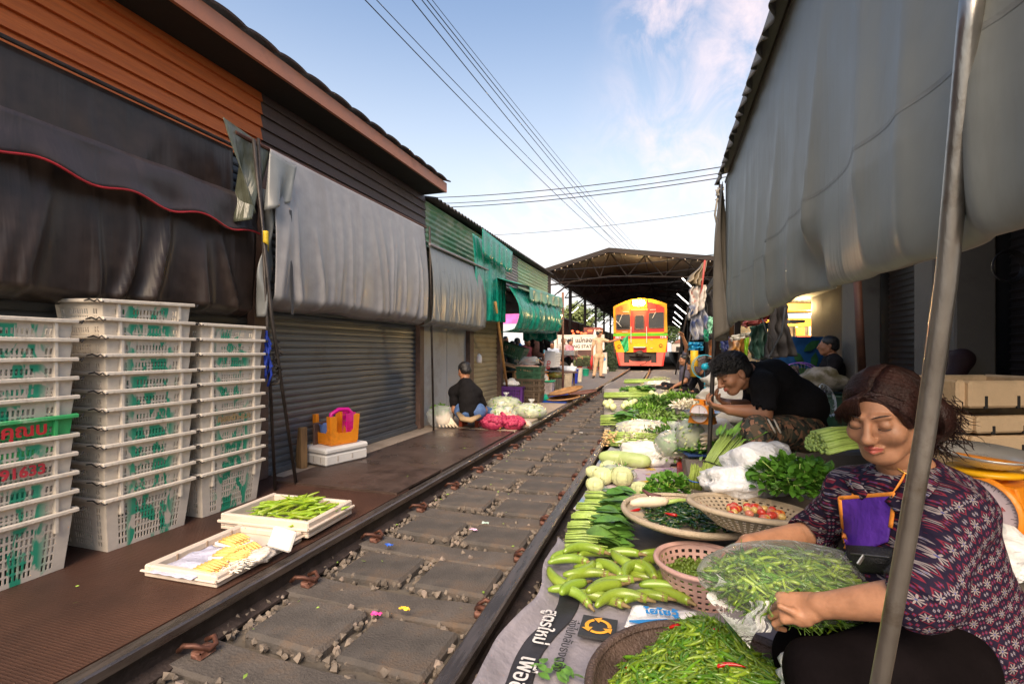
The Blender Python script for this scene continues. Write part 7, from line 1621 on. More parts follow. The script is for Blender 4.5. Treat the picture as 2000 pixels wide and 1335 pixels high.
bgp('woman in maroon checked blouse standing among the market goods', 1031, 668, 12.6, mm('maroon_check', (.16, .02, .035), col2=(.30, .08, .10)), dk, (.7, -.6, 0))
bgp('man in cyan apron with his back to the camera near the green awning', 1046, 664, 13.6, mm('cyan_apron', (.01, .32, .48)), dk, (-.3, 1, 0))
bgp('person with dark hair and a bright blue bag beside the maroon blouse', 1011, 668, 13.2, mm('white_tee', (.55, .55, .6)), dk, (.3, .9, 0))
bgp('person with dark hair bending over the tilted green crate', 1001, 676, 11.2, mm('dark_teal_shirt', (.03, .07, .07)), dk, (.3, -.9, 0), lean=.3)
bgp('person in orange top at the back of the market stall', 988, 664, 14.6, mm('orange_top', (.45, .16, .08)), dk, (.6, -.5, 0))
bgp('man in white and brown striped polo behind the steel cart', 1100.5, 666, 18, mm('striped_polo', (.55, .50, .45), col2=(.22, .17, .14), stretch=(.2, .2, 8)), dk, (.6, -.9, 0))
bgp('woman in pink top with long black hair behind the steel cart', 1114, 668.5, 17.8, mm('pink_top', (.62, .22, .26)), dk, (.9, -.3, 0))
bgp('person in pale blue top leaning by the rusty pole', 1078, 674, 15.5, mm('pale_blue_top', (.45, .50, .60)), dk, (.3, -.9, 0))
bgp('woman dressed in black with a headscarf seated behind the far greens', 1352, 716, 8.6, dk, dk, (-.8, -.5, 0), seat=True, z0=.2, lean=.5, sleeve='long', h=.018, hairk=mm('black_scarf', (.012, .012, .014)))
q = D(1338, 700, 9.6); bgp('seated person raising an arm to the leaning prop beyond the woman in black', 1336, 703, 9.8, mm('grey_blouse', (.08, .07, .10)), dk, (-.9, -.3, 0), seat=True, z0=.2, h=.02, armup=(D(1341, 678, 9.7), D(1334, 658, 9.6)))
bgp('dark haired woman in a black jacket silhouetted before the painted board', 1617, 676, 5.6, dk, dk, (-1, .1, 0), z0=.23, seat=True, sleeve='long', h=.02)
bgp('person in a dark maroon jacket behind the galvanised pole', 1852, 655, 3.6, mm('dark_maroon', (.035, .010, .010)), dk, (-.9, .2, 0), z0=.2, seat=True, sleeve='long', h=.02)
bb2 = crumple('blue_bag', D(1019, 684, 12.9), (.14, .12, .17), M('bright_blue_bag', (.02, .22, .62), .35, var=.2, scale=6), 'bright blue plastic bag beside the woman in maroon blouse', 44)
nb_ = crumple('net_bundle', D(1050, 682, 12.6), (.15, .12, .35), M('brown_net', (.08, .035, .03), .8, var=.4, scale=20), 'brown mesh bundle hanging against the cyan apron', 45, 'net', amp=.3)
for (px_, l_) in ((1040, .5), (1058, .7), (1066, .6), (1072, .5)):
 o = cloth([(px_-5, 652, 11.8), (px_+4, 652, 11.8), (px_+3, 652+l_*55, 11.8), (px_-4, 652+l_*50, 11.8)], dk, 'hanging_bag', 'dark hanging bags and strings, %s from the left under the green awning' % nth({1040: 1, 1058: 2, 1066: 3, 1072: 4}[px_]), px_, .05, cat='bag')
# ================================================================ VEGETABLES AND GOODS ON THE RIGHT
# printed sacks and paper under the vegetables
m_sack = M('woven_sack', (.25, .23, .26), .6, var=.12, scale=6, bump=.5, bscale=26, bdist=.003, dirt=(.30, .26, .27), dscale=3)
gs = thing('sack_sheet', 'opened woven sack with Thai lettering and a black band beside the rail', 'ground sheet', (-.3, 1.5, -.03))
def shz(x, y): return -.022+.010*nz3((x*5, y*3, 0))+.006*nz3((x*13, y*9, 4))
def shx(y): return -.525+.03*math.sin(y*4.1)+.018*math.sin(y*11)
MB().grid(lambda u, v: (shx(.7+1.75*v)+u*(.55-shx(.7+1.75*v)), .7+1.75*v, shz(u, .7+1.75*v)+.045*max(0, .07-u)/.07), 60, 80).build('sheet', m_sack, gs, smooth=True, thick=.002)
MB().grid(lambda u, v: (shx(.7+1.35*v)+.075+u*.082, .7+1.35*v, shz((.075+u*.082)/1.05, .7+1.35*v)+.0045), 10, 60).build('black_band', M('band_print', (.025, .024, .03), .6, var=.25), gs, smooth=True, thick=.001)
Ms = lambda x, y, z=-.006: frame((x, y, z), (.0, -1, 0), (1, 0, 0))
m_wp = M('white_print', (.62, .60, .60), .6, var=.1)
for s, x, y, sz in (('เพื่อข้าวดูแลสร', -.412, 1.27, .078), ('สูตรใหม่', -.405, 1.68, .070)): text_mb(s, sz, Ms(x, y, .006), ext=.0004, bold=.001).build('thai_lettering', m_wp, gs)
text_mb('ซึ่งไปกลับธงตรัง', .046, Ms(-.315, 1.60, .006), ext=.0004).build('dark_lettering', m_ink, gs)
MB().box((-.225, 1.73, .002), (.125, .13, .008)).build('black_square', M('square_print', (.03, .03, .032), .6, var=.2), gs)
rc = MB()
for k in range(3):
 a0 = k*2.094; pts = [Vector((-.225+.040*math.cos(a0+i*.21), 1.73+.040*math.sin(a0+i*.21), .009)) for i in range(8)]; rc.tube(pts, .007, 4, flat=.3); e, d = pts[-1], (pts[-1]-pts[-2]).normalized(); n_ = Vector((-d.y, d.x, 0)); rc.add([e+n_*.02, e-n_*.02, e+d*.026], [(0, 1, 2)])
rc.build('recycling_arrows', M('orange_print', (.70, .33, .03), .6, var=.1), gs)
wbg = thing('printed_bag', 'flat white plastic bag with blue Thai lettering between eggplants and chillies', 'bag', (.0, 1.75, 0))
MB().grid(lambda u, v: (-.135+.23*u+.02*v, 1.745+.15*v+.03*u, .014+.012*nz3((u*4, v*4, 8))), 16, 14).build('bag_sheet', m_whitebag, wbg, smooth=True, thick=.003)
m_blp = M('blue_print', (.02, .24, .62), .5, var=.1)
text_mb('ไฮไซวู้', .055, frame((-.01, 1.855, .029), (1, .12, 0), (-.12, 1, 0)), ext=.0005, bold=.002).build('blue_lettering', m_blp, wbg)
MB().grid(lambda u, v: (-.12+.13*u, 1.76+.05*v*(u+.2), .026), 6, 3).build('blue_patch', m_blp, wbg, thick=.001)
m_lf = M('leaf_green', (.085, .20, .03), .45, var=.35, scale=12, rand=.12, hue=.01, bump=.3, bscale=40); m_lf2 = M('pale_leaf_green', (.16, .27, .05), .45, var=.35, scale=12, rand=.1, bump=.3, bscale=40); m_stk = M('pale_stalk', (.36, .50, .12), .4, var=.2, scale=14, rand=.1); m_bas = M('basil_green', (.10, .26, .025), .45, var=.35, scale=16, rand=.08)
def leaf(b, p, d, n, L, W, mi=0, curl=.3, seg=4):
 d = Vector(d).normalized(); n = Vector(n); s = d.cross(n).normalized(); n = s.cross(d); vs = []
 for i in range(seg+1):
  u = i/seg; w_ = W*math.sin(PI*min(1, (u*.93+.05)))**.8; c = p+d*L*u-n*curl*L*u*u
  vs += [c-s*w_+n*.12*w_, c-n*.06*w_, c+s*w_+n*.12*w_]
 b.add(vs, [(i*3+j, i*3+j+1, i*3+j+4, i*3+j+3) for i in range(seg) for j in (0, 1)], mi)
def bunch(name, label, base, d, L, nst=26, spread=.05, nleaf=26, lL=.13, lW=.035, mats=(m_stk, m_lf), r=.004, hgt=.05, seed=1, tie=None, cat='leafy greens', fan=.5, lf0=.5, group=None, up=.0, leafcurl=.3):
 base = Vector(base); R = random.Random(seed); d = Vector(d).normalized(); s = d.cross(Vector((0, 0, 1))).normalized(); upv = s.cross(d); t = thing(name, label, cat, base, group); b = MB(); f = MB()
 for k in range(nst):
  a, h_ = R.uniform(-1, 1), R.random(); p = base+s*a*spread+upv*(h_*hgt*(1-a*a*.6)+r); e = p+(d+s*a*fan*.25+upv*up*h_).normalized()*L*R.uniform(.8, 1.05); m = p.lerp(e, .5)+upv*.006
  b.tube([p, m, e], [r*1.15, r, r*.6], 6)
 for k in range(nleaf):
  a, h_ = R.uniform(-1, 1), R.random(); u = R.uniform(lf0, 1.0); p = base+s*a*spread*(1+fan*u)+upv*(h_*hgt*1.3*(1-a*a*.5)+.008)+d*L*u
  leaf(f, p, d+s*(a*fan+R.uniform(-.35, .35))+upv*R.uniform(-.1, .3+up), upv+s*R.uniform(-.7, .7), lL*R.uniform(.7, 1.15), lW*R.uniform(.7, 1.1), curl=leafcurl*R.uniform(.2, 1.2))
 b.build('stalks', mats[0], t, smooth=True)
 if nleaf: f.build('leaves', mats[1], t, smooth=True)
 if tie:
  c = base+d*L*tie[0]; MB().tube([c+s*math.cos(w_)*spread*1.12+upv*(hgt*.5+math.sin(w_)*(hgt*.5+.008)) for w_ in [i/16*2*PI for i in range(17)]], .0035, 5).build('tie_band', tie[1], t, smooth=True)
 return t
# kale-like bunches beside the rail, stalks towards the rail
for i, (px, py, w_) in enumerate(((1098, 1062, 'nearest'), (1103, 1040, 'second nearest'), (1112, 1018, 'third nearest'), (1122, 998, 'fourth nearest'), (1140, 972, 'farthest'))):
 b_ = G(px, py+6, -.01)+Vector((.02, 0, 0)); bunch('leafy_bunch', 'leafy greens with stalks towards the rail, %s bunch beyond the eggplants' % w_, b_, (1, .12-.06*i, .06), .20, 40, .062, 30, .15, .040, seed=i+3, r=.0048, hgt=.065, group='leafy bunches beside the rail', fan=.4, leafcurl=.45)
# eggplants
def eggplant(k):
 L_, be = ((.19, .04), (.17, -.03), (.20, .055), (.15, .015))[k]; n = 12; pts, rs = [], []
 for i in range(n+1):
  u = i/n; pts.append(((u-.5)*L_, be*(1-(2*u-1)**2), .024)); rs.append(max(.001, .0245*(math.sin(PI*min(1, u*.80+.02))**.42)*(1-.18*u)))
 b = MB(); b.tube(pts, rs, 12, 0); e = Vector(pts[-1]); dd = (Vector(pts[-1])-Vector(pts[-3])).normalized()
 b.tube([e-dd*.022, e-dd*.008, e+dd*.006, e+dd*.034], [.0185, .0155, .008, .0045], 8, 1)
 for j in range(5):
  a = j*1.257; o_ = dd.orthogonal().normalized(); o_.rotate(Matrix.Rotation(a, 3, dd)); leaf(b, e-dd*.006, -dd, o_, .030, .008, 1, -.12); b.v[-15:] = [tuple(Vector(v)+o_*.0145) for v in b.v[-15:]]
 return b
m_egg = M('pale_green_eggplant', (.23, .34, .035), .30, var=.18, scale=7, bump=.03, rand=.12, hue=.01, spec=.6, rvar=.05, dirt=(.42, .50, .20), dscale=9, dlo=.55, dhi=.8); m_cal = M('eggplant_calyx', (.24, .17, .07), .7, var=.3, scale=30, rand=.1)
EG = [(1110, 1165, -.5, 0), (1165, 1172, -.3, 0), (1215, 1178, .1, 2), (1262, 1172, .15, 0), (1310, 1165, -.8, 3), (1100, 1125, -.9, 1), (1150, 1130, .2, 2), (1200, 1140, .25, 0), (1245, 1135, .2, 2), (1110, 1098, -.2, 0), (1160, 1105, -.1, 1), (1100, 1085, .5, 3), (1140, 1078, .15, 0), (1190, 1110, -1.0, 3), (1225, 1095, -.9, 1), (1260, 1112, -1.4, 3), (1285, 1100, .4, 0), (1300, 1125, .6, 3), (1120, 1150, .8, 3), (1180, 1150, .4, 3), (1240, 1115, .9, 0), (1170, 1085, .1, 2), (1215, 1082, -.2, 3), (1275, 1078, .5, 1), (1130, 1112, .6, 1), (1285, 1145, -.3, 3)]
ep = {}
R = random.Random(2)
for i, (px, py, a, k) in enumerate(EG):
 lay = 1 if i in (6, 7, 9, 13, 14, 15, 20, 24, 12) else 0; z = .0+.030*lay+.014*(i > 9 and not lay); p = G(px, py+2, z+.01)
 if k not in ep: o = eggplant(k).build('eggplant', [m_egg, m_cal], smooth=True, loc=(0, 0, 0)); ep[k] = o
 else: o = ep[k].copy(); COL.objects.link(o)
 o.location = (p.x, p.y, z-.006); o.rotation_euler = (R.uniform(-.3, .3), R.uniform(-.18, .12), a+TH); o.scale = (R.uniform(.92, 1.08),)*3
 tag(o, 'pale green eggplant in the front heap beside the printed sack', 'eggplant', 'pale green eggplants in the heap by the rail')
# cabbages, melons, bags farther up
m_cab = M('pale_cabbage', (.62, .66, .34), .4, var=.14, scale=9, bump=.6, bscale=14, bdist=.006, rand=.06)
for (px, py, r, lb) in ((1162, 960, .062, 'small round pale cabbage nearest the leafy bunches'), (1178, 945, .075, 'pale cabbage leaning on the far leafy bunch'), (1215, 948, .085, 'largest pale cabbage in front of the melons'), (1190, 930, .075, 'pale cabbage at the back touching the rail side bag'), (1250, 968, .06, 'flattened pale cabbage beside the white radish'), (1160, 934, .06, 'pale cabbage half hidden at the far left of the group')):
 p = G(px, py, -.02); t = thing('cabbage', lb, 'cabbage', p, 'pale cabbages beside the rail'); MB().ball((p.x, p.y, p.z+r*.85), (r, r, r*.85), 20, jit=.08, seed=px).build('head', m_cab, t, smooth=True); f = MB(); R = random.Random(px)
 for k in range(5):
  a = R.uniform(0, 6.3); o_ = Vector((math.cos(a), math.sin(a), .1)); f.grid(lambda u, v: Vector((p.x, p.y, p.z+r*.85))+Vector((math.cos(a+(u-.5)*1.6)*math.cos(-1.2+v*1.9), math.sin(a+(u-.5)*1.6)*math.cos(-1.2+v*1.9), math.sin(-1.2+v*1.9)*.85))*r*(1.04+.05*v*v+.02*math.sin(u*14)), 8, 7)
 f.build('outer_leaf', m_cab, t, smooth=True, thick=.0015)
m_mel = M('winter_melon', (.42, .52, .20), .45, var=.15, scale=8, bump=.1, dirt=(.55, .60, .38), dscale=5)
for (px, py, a, lb) in ((1205, 908, -.3, 'long pale green melon beside the white sack of greens'), (1235, 912, -.5, 'pale green melon lying right of the first melon')):
 p = G(px, py, -.02); b = MB(); b.tube([p+Vector((math.cos(a+TH)*x, math.sin(a+TH)*x, .065)) for x in (-.16, -.14, -.08, 0, .08, .14, .16)], [.01, .04, .06, .064, .06, .042, .01], 16); tag(b.build('melon', m_mel, smooth=True), lb, 'melon')
veg_bag(GB(1205, 938, .07, -.02), (.15, .10, .07), [m_midgrn, m_palegrn], 'clear bag of long beans in front of the pale melons', 50, .07, .007, 11, knot=False)
t = crumple('white_sack', (GB(1265, 905, .10, -.02)), (.26, .15, .12), bag_mat('milky_bag', (.92, .90, .88), .25, .3, 10), 'big milky plastic bag of pale greens lying behind the melons', 15, amp=.3, n=32)
bc2 = MB().ball(GB(1265, 905, .09, -.02), (.22, .12, .095), 14, jit=.3).build('bag_greens', m_palegrn, smooth=True); bc2.parent = t; bc2.location = bc2.location-t.location; tag(bc2)
# rooty bunch, paper, red plate
m_root = M('root_tan', (.62, .42, .20), .6, var=.25, scale=20)
rb_ = bunch('celery_bunch', 'bundle of long green stalks with tan root ends beside the milky bag', G(1200, 866, 0)+Vector((-.05, 0, .0)), (1, -.05, .02), .50, 110, .16, 0, mats=(m_stk, m_lf), r=.006, hgt=.12, seed=9, fan=.1)
b = MB(); R = random.Random(6); p = G(1198, 868, 0)
for k in range(120): b.ball(p+Vector((R.uniform(-.1, .03), R.uniform(-.17, .17), R.uniform(.01, .13))), (R.uniform(.012, .022), .01, .01), 6)
b.build('root_end', m_root, rb_, smooth=True)
def sheet(name, px0, py0, px1, py1, z, mat, label, cat='sheet', amp=.006):
 a, c = G(px0, py1, z), G(px1, py0, z); p2, p3 = G(px1, py1, z), G(px0, py0, z)
 o = MB().grid(lambda u, v: (a.lerp(p2, u)).lerp(p3.lerp(c, u), v)+Vector((0, 0, amp*nz3((u*4, v*4, px0*.1)))), 14, 14).build(name, mat, smooth=True, thick=.002); tag(o, label, cat); return o
sheet('newspaper', 1185, 905, 1345, 985, -.018, M('coloured_newspaper', (.48, .40, .44), .7, col2=(.30, .16, .34), scale=9, lo=.52, hi=.58, dirt=(.55, .38, .04), dscale=4, dlo=.52, dhi=.56), 'printed newspaper with purple and yellow blocks under the herbs')
sheet('red_sheet', 1322, 888, 1392, 940, .02, M('red_white_print', (.50, .05, .03), .5, col2=(.62, .50, .45), scale=14, lo=.62, hi=.64), 'red printed plastic sheet before the concrete platform')
o = MB().grid(lambda u, v: (-.545+.3*u+.02*math.sin(v*23), 3.0+6.6*v, -.022+.006*nz3((u*3, v*30, 0))+.02*(u < .05)), 8, 60).build('blue_sheet', M('pale_blue_sheet', (.20, .32, .46), .5, col2=(.4, .36, .34), scale=4, var=.2), smooth=True, thick=.002); tag(o, 'pale blue sheet edge along the rail beneath the far greens', 'sheet')
sheet('sack_cloth', 1180, 745, 1330, 870, -.027, M('grey_sack', (.30, .27, .24), .8, var=.3), 'grey sacking under the middle vegetables beside the rail')
# herbs, radish
def herb(name, label, c, r, n, mat, seed=1, lL=.03, lW=.012, cat='herbs', stems=30, dirv=(0, 0, 1), sl=.12):
 c = Vector(c); t = thing(name, label, cat, (c.x, c.y, c.z-.02)); R = random.Random(seed); f = MB(); b = MB(); dv = Vector(dirv)
 for k in range(n):
  d = Vector((R.gauss(0, 1), R.gauss(0, 1), abs(R.gauss(0, 1)))).normalized()*R.random()**.33; p = c+Vector((d.x*r[0], d.y*r[1], d.z*r[2])); leaf(f, p, d+Vector((R.gauss(0, .5), R.gauss(0, .5), R.gauss(.1, .3))), Vector((R.gauss(0, .5), R.gauss(0, .5), 1)), lL*R.uniform(.6, 1.2), lW*R.uniform(.7, 1.2), curl=R.uniform(-.1, .5), seg=3)
 for k in range(stems):
  p = c+Vector((R.uniform(-.5, .5)*r[0], R.uniform(-.5, .5)*r[1], R.uniform(0, .5)*r[2])); b.tube([p-dv*sl+Vector((0, 0, .012)), p, p+Vector((R.uniform(-.4, .4)*r[0], R.uniform(-.4, .4)*r[1], r[2]*.5))], .0022, 5)
 b.build('stems', m_stk, t, smooth=True); f.build('leaves', mat, t, smooth=True); return t
herb('coriander', 'bright green bunch of coriander behind the tray of dark chillies', G(1308, 972, .10), (.16, .12, .15), 620, m_bas, 3, .030, .016, dirv=(-.8, .2, 0))
herb('basil', 'large heap of pale green basil behind the tomato basket', D(1548, 952, 2.25), (.20, .16, .14), 800, m_bas, 4, .045, .018, dirv=(.5, .5, 0))
rd = thing('radish', 'thick white radish lying above the tray of dark chillies', 'radish', G(1270, 985, .17)); c = D(1268, 980, 2.50)
MB().tube([c+CV(x, 0, z) for x, z in ((-.10, -.012), (-.09, -.006), (-.05, 0), (.03, .002), (.08, .004), (.10, .004))], [.003, .016, .024, .028, .022, .008], 14).build('root', m_dk, rd, smooth=True); MB().tube([c+CV(.09, 0, .0), c+CV(.16, .02, .004), c+CV(.26, .03, .0)], [.012, .010, .006], 8).build('leaf_stalk', m_stk, rd, smooth=True)
o = MB().tube([D(1255, 956, 2.6), D(1268, 965, 2.58), D(1290, 972, 2.55)], [.008, .012, .018], 8).build('banana_blossom_stalk', M('purple_stalk', (.13, .05, .05), .6, var=.3), smooth=True); tag(o, 'dark purple stalk lying between the radish and the newspaper', 'stalk')
# tray of dark chillies, pink basket, tomato basket
m_cream = M('cream_tray_weave', (.52, .42, .30), .6, var=.15, scale=10, bump=.9, bscale=150, dirt=(.38, .29, .20), dscale=5)
TC = D(1347, 1006, 2.42); tray_round(TC-Vector((0, 0, .03)), .325, .045, m_cream, 'big cream woven tray of dark green chillies', (-.03, .02, 0), 'woven_tray', rim=.014)
def chilli(L_, r, be, mi=0):
 b = MB(); n = 6; b.tube([((i/n-.5)*L_, be*(1-(2*i/n-1)**2), r) for i in range(n+1)], [r*.85, r*1.05, r, r*.9, r*.72, r*.45, r*.08], 6, mi)
 b.tube([(-L_*.5+.001, 0, r), (-L_*.5-.010, .001, r+.001), (-L_*.5-.026, .004, r+.003)], [r*.7, .0011, .0009], 5, 1); return b
m_dch = M('dark_green_chilli', (.012, .05, .014), .22, var=.3, scale=20, rand=.25, bump=.02, spec=.6); m_rch = M('red_chilli', (.48, .012, .01), .25, var=.15, scale=20, bump=.02, spec=.6); m_gch = M('green_chilli', (.13, .25, .012), .3, var=.2, scale=20, rand=.28, hue=.02, bump=.02, spec=.6); m_chs = M('chilli_stem', (.12, .22, .03), .5, var=.2)
def pl_d(i, R):
 a, q = R.uniform(0, 2*PI), R.random()**.6; x, y = math.cos(a)*q*.235, math.sin(a)*q*.225
 return (TC.x+.01+x, TC.y+.01+y, TC.z-.018+.038*max(0, 1-q*q)*R.uniform(.4, 1.1)), (R.uniform(-.3, .3), R.uniform(-.2, .3), R.uniform(0, 6.3)), R.uniform(.85, 1.2)
scatter([chilli(.068, .0085, .006), chilli(.075, .008, -.010), chilli(.06, .0085, .002)], [m_dch, m_chs], 'dark_chilli', 175, pl_d, 'glossy dark green chilli lying in the big cream tray', 'chilli', 'dark green chillies in the big cream tray', 21)
for k, (px, py) in enumerate(((1365, 992), (1352, 985), (1430, 1030), (1240, 1010), (1300, 985), (1378, 1000), (1392, 1010), (1310, 1020))):
 o = chilli(.062, .008, .006).build('red_chilli', [m_rch, m_chs], smooth=True, loc=(0, 0, 0)); p = D(px, py, TC.length*0+2.42+(1006-py)*.006); o.location = (p.x, p.y, TC.z+.028); o.rotation_euler = (0, 0, k*1.3); tag(o, 'red chilli among the dark green ones in the big cream tray', 'chilli', 'red chillies in the big cream tray')
PC = D(1372, 1098, 2.0); PB = Vector((PC.x, PC.y, -.03)); m_pink = M('pink_plastic_weave', (.52, .32, .28), .45, var=.12, scale=9)
basket_round(PB, .135, .185, .15, m_pink, 'faded pink plastic basket of tiny green pea eggplants under the tray', 34, 6)
m_pea = M('pea_eggplant', (.11, .17, .02), .4, var=.3, scale=20, rand=.2)
def pl_p(i, R):
 a, q = R.uniform(0, 2*PI), math.sqrt(R.random()); return (PB.x+math.cos(a)*q*.15, PB.y+math.sin(a)*q*.15, .055+.035*(1-q*q)+R.uniform(-.012, .01)), (0, 0, 0), R.uniform(.8, 1.25)
scatter([MB().ball((0, 0, 0), .0072, 8)], m_pea, 'pea_eggplant', 290, pl_p, 'tiny round green pea eggplant heaped in the pink basket', 'pea eggplant', 'pea eggplants in the pink basket', 31)
tag(MB().ball((PB.x, PB.y, .045), (.15, .15, .032), 20, jit=.15).build('pea_eggplant_heap', m_pea, smooth=True), 'heap of pea eggplants and stems filling the pink basket', 'pea eggplants', kind='stuff')
BC = D(1462, 1008, 2.08); basket_round(BC-Vector((0, 0, .045)), .13, .245, .085, M('tan_plastic_weave', (.50, .40, .28), .55, var=.15, scale=9, dirt=(.36, .28, .19), dscale=5), 'large tan basket of small red and orange tomatoes tilted over the tray', 46, 7, tiltR=Euler((-.10, .05, 0)).to_matrix(), rim=.014)
tagR = random.Random(9); TM = [M('tomato_%s' % n, c, .25, var=.12, scale=16, bump=.02, spec=.6) for n, c in (('red', (.62, .06, .035)), ('orange', (.74, .23, .05)), ('yellow', (.68, .46, .15)), ('pink', (.66, .22, .14)))]
for i in range(46):
 a, q = tagR.uniform(0, 6.3), math.sqrt(tagR.random()); x, y = math.cos(a)*q*.115+.03, math.sin(a)*q*.095+.015; k = tagR.randrange(4); o = MB().ball((0, 0, 0), (.019, .015, .015), 12).build('tomato', TM[k], smooth=True, loc=(0, 0, 0)); o.location = (BC.x+x, BC.y+y+.02, BC.z+.004+.022*(1-q)+(i % 3)*.004); o.rotation_euler = (0, 0, tagR.uniform(0, 3))
 tag(o, 'small oval %s tomato in the large tan basket' % ('red', 'orange', 'yellow', 'pinkish')[k], 'tomato', '%s tomatoes in the large tan basket' % ('red', 'orange', 'yellow', 'pinkish')[k])
# near basket of green chillies
NB = Vector((.145, 1.42, -.03)); m_dbk = M('dark_brown_basket', (.085, .055, .045), .55, var=.3, scale=9, bump=1, bscale=110, bdist=.003)
tray_round(NB+Vector((0, 0, .005)), .352, .075, m_dbk, 'dark brown woven tray heaped with small green chillies nearest the camera', (0, 0, 0), 'woven_tray', rimm=m_dbk, rim=.014)
def hz_(x, y):                     # heap height over the tray
 q = math.hypot((x-.01)/.315, (y+.02)/.33); q2 = math.hypot((x+.03)/.15, (y-.25)/.15)
 return .02+.125*max(0, 1-q**2.2)+.075*max(0, 1-q2**2)
def pl_g(i, R):
 while True:
  x, y = R.uniform(-.32, .33), R.uniform(-.32, .42)
  if math.hypot((x-.01)/.325, (y+.02)/.33) < R.uniform(.86, 1) or math.hypot((x+.03)/.14, (y-.27)/.15) < 1: break
 e = 1e-2; gx = (hz_(x+e, y)-hz_(x-e, y))/(2*e); gy = (hz_(x, y+e)-hz_(x, y-e))/(2*e); a = R.uniform(0, 6.3)
 sl_ = gx*math.cos(a)+gy*math.sin(a)
 return (NB.x+x, NB.y+y, NB.z+hz_(x, y)+R.uniform(-.004, .014)), (R.uniform(-.4, .4), -math.atan(sl_)+R.uniform(-.25, .25), a), R.uniform(.85, 1.2)
GP = [chilli(.070, .0052, .004), chilli(.075, .0049, -.008), chilli(.064, .0054, .001), chilli(.072, .0048, .011)]
scatter(GP, [m_gch, m_chs], 'green_chilli', 285, pl_g, 'small bright green chilli on the heap in the dark brown tray', 'chilli', 'small green chillies heaped in the dark brown tray', 41)
scatter([chilli(.066, .0054, .007)], [m_rch, m_chs], 'red_chilli', 15, pl_g, 'small red chilli among the green heap in the dark brown tray', 'chilli', 'small red chillies in the green heap', 43)
hp = MB(); R = random.Random(77)
m_gc2 = M('green_chilli_light', (.22, .33, .025), .3, var=.25, scale=8, bump=.02, spec=.6); m_gc3 = M('green_chilli_deep', (.06, .16, .010), .3, var=.3, scale=8, bump=.02, spec=.6)
for k in range(2300):
 loc, rot, s = pl_g(k, R); g_ = GP[k % 4]; Mx = Euler(rot).to_matrix().to_4x4() @ Matrix.Scale(s, 4); Mx.translation = Vector(loc)-Vector((0, 0, R.choice((.002, .008, .014)))); o_ = len(hp.v); hp.v += [tuple(Mx @ Vector(v)) for v in g_.v]; hp.f += [tuple(i+o_ for i in f) for f in g_.f]; c = R.randrange(3); hp.m += [3 if m else c for m in g_.m]
hp.grid(lambda u, v: (NB.x+(u-.5)*.62, NB.y-.31+v*.66, NB.z+hz_((u-.5)*.62, -.31+v*.66)-.014), 40, 40, mi=2)
tag(hp.build('chilli_heap', [m_gch, m_gc2, m_gc3, m_chs], loc=(0, 0, 0), smooth=True), 'dense mass of small green chillies filling the dark brown tray', 'chillies', kind='stuff')
# clear bag she is filling
bt = thing('plastic_bag', 'large clear plastic bag half full of green chillies in the woman\'s hands', 'bag', D(1540, 1200, 1.27)); BCc = D(1550, 1135, 1.26)
cm = MB(); R = random.Random(5); 
for k in range(1000):
 d = Vector((R.gauss(0, 1), R.gauss(0, 1), R.gauss(0, 1))).normalized()*R.uniform(.84, 1); p = BCc+CV(d.x*.215+.01, d.y*.10, d.z*.078-.012-d.x*.018); g_ = GP[k % 4]; Mx = Euler((R.uniform(0, 6), R.uniform(-.5, .5), R.uniform(0, 6))).to_matrix().to_4x4(); Mx.translation = p; o_ = len(cm.v); cm.v += [tuple(Mx @ Vector(v)) for v in g_.v]; cm.f += [tuple(i+o_ for i in f) for f in g_.f]; c = R.randrange(3); cm.m += [3 if m else c for m in g_.m]
cm.ball(BCc+CV(.01, 0, -.012), (.17, .10, .06), 16, mi=2)
tag(cm.build('bagged_chillies', [m_gch, m_gc2, m_gc3, m_chs], loc=(0, 0, 0), smooth=True), 'green chillies inside the clear plastic bag', 'chillies', kind='stuff')
f = MB(); f.ball((0, 0, 0), 1, 56); vs = []
for v in f.v:
 v = Vector(v); k = 1+.05*nz3(v, 2.2, 1)+.035*nz3((v.x*2, v.y*6, v.z*6), 1, 2); x = v.x*.25*k; tap = 1-.25*max(0, -v.x-.5); q = BCc+CV(x, v.y*.122*k*tap, (v.z*.096*k)*tap-x*.07); vs.append(q)
f.v = [tuple(v) for v in vs]; m_cb = bag_mat('crisp_bag', (.95, .97, .97), .97, .05, 15, .8); f.build('bag_film', m_cb, bt, smooth=True)
MB().grid(lambda u, v: D(1392+85*u+12*math.sin(v*5), 1108+60*u+(10+88*v)*(.6+.4*u), 1.235-.02*math.sin(v*7+u*5)), 16, 20).build('bag_mouth', m_cb, bt, smooth=True)
MB().grid(lambda u, v: D(1462+40*u+6*math.sin(v*9), 1172+62*v, 1.16+.02*math.sin(u*6+v*4)), 10, 14).build('bag_tail', m_cb, bt, smooth=True)
# things in front of and around the man
m_milk = bag_mat('white_translucent', (.95, .95, .95), .12, .28, 12)
crumple('plastic_bag', D(1500, 925, 2.45), (.24, .16, .15), m_milk, 'white translucent plastic bag before the man in camouflage trousers', 51, amp=.40, sc=1.5, n=40)
crumple('plastic_bag', D(1440, 942, 2.40), (.17, .12, .08), m_milk, 'smaller white plastic bag left of the big translucent bag', 52, amp=.4, sc=1.6, n=36)
m_tieb = M('blue_tie', (.02, .10, .42), .4, var=.1)
for (px, py, lb) in ((1367, 950, 'short upright bundle of lemongrass with blue tie, left one of two'), (1392, 946, 'short upright bundle of lemongrass with blue tie, right one of two')):
 b_ = D(px, py, 2.55); b_.z -= .01; bunch('lemongrass_bundle', lb, b_, (.04, .02, 1), .12, 60, .030, 0, mats=(M('lemongrass', (.26, .34, .06), .5, var=.3, scale=20), m_lf), r=.0035, hgt=.05, seed=px, tie=(.35, m_tieb), fan=.6, cat='lemongrass')
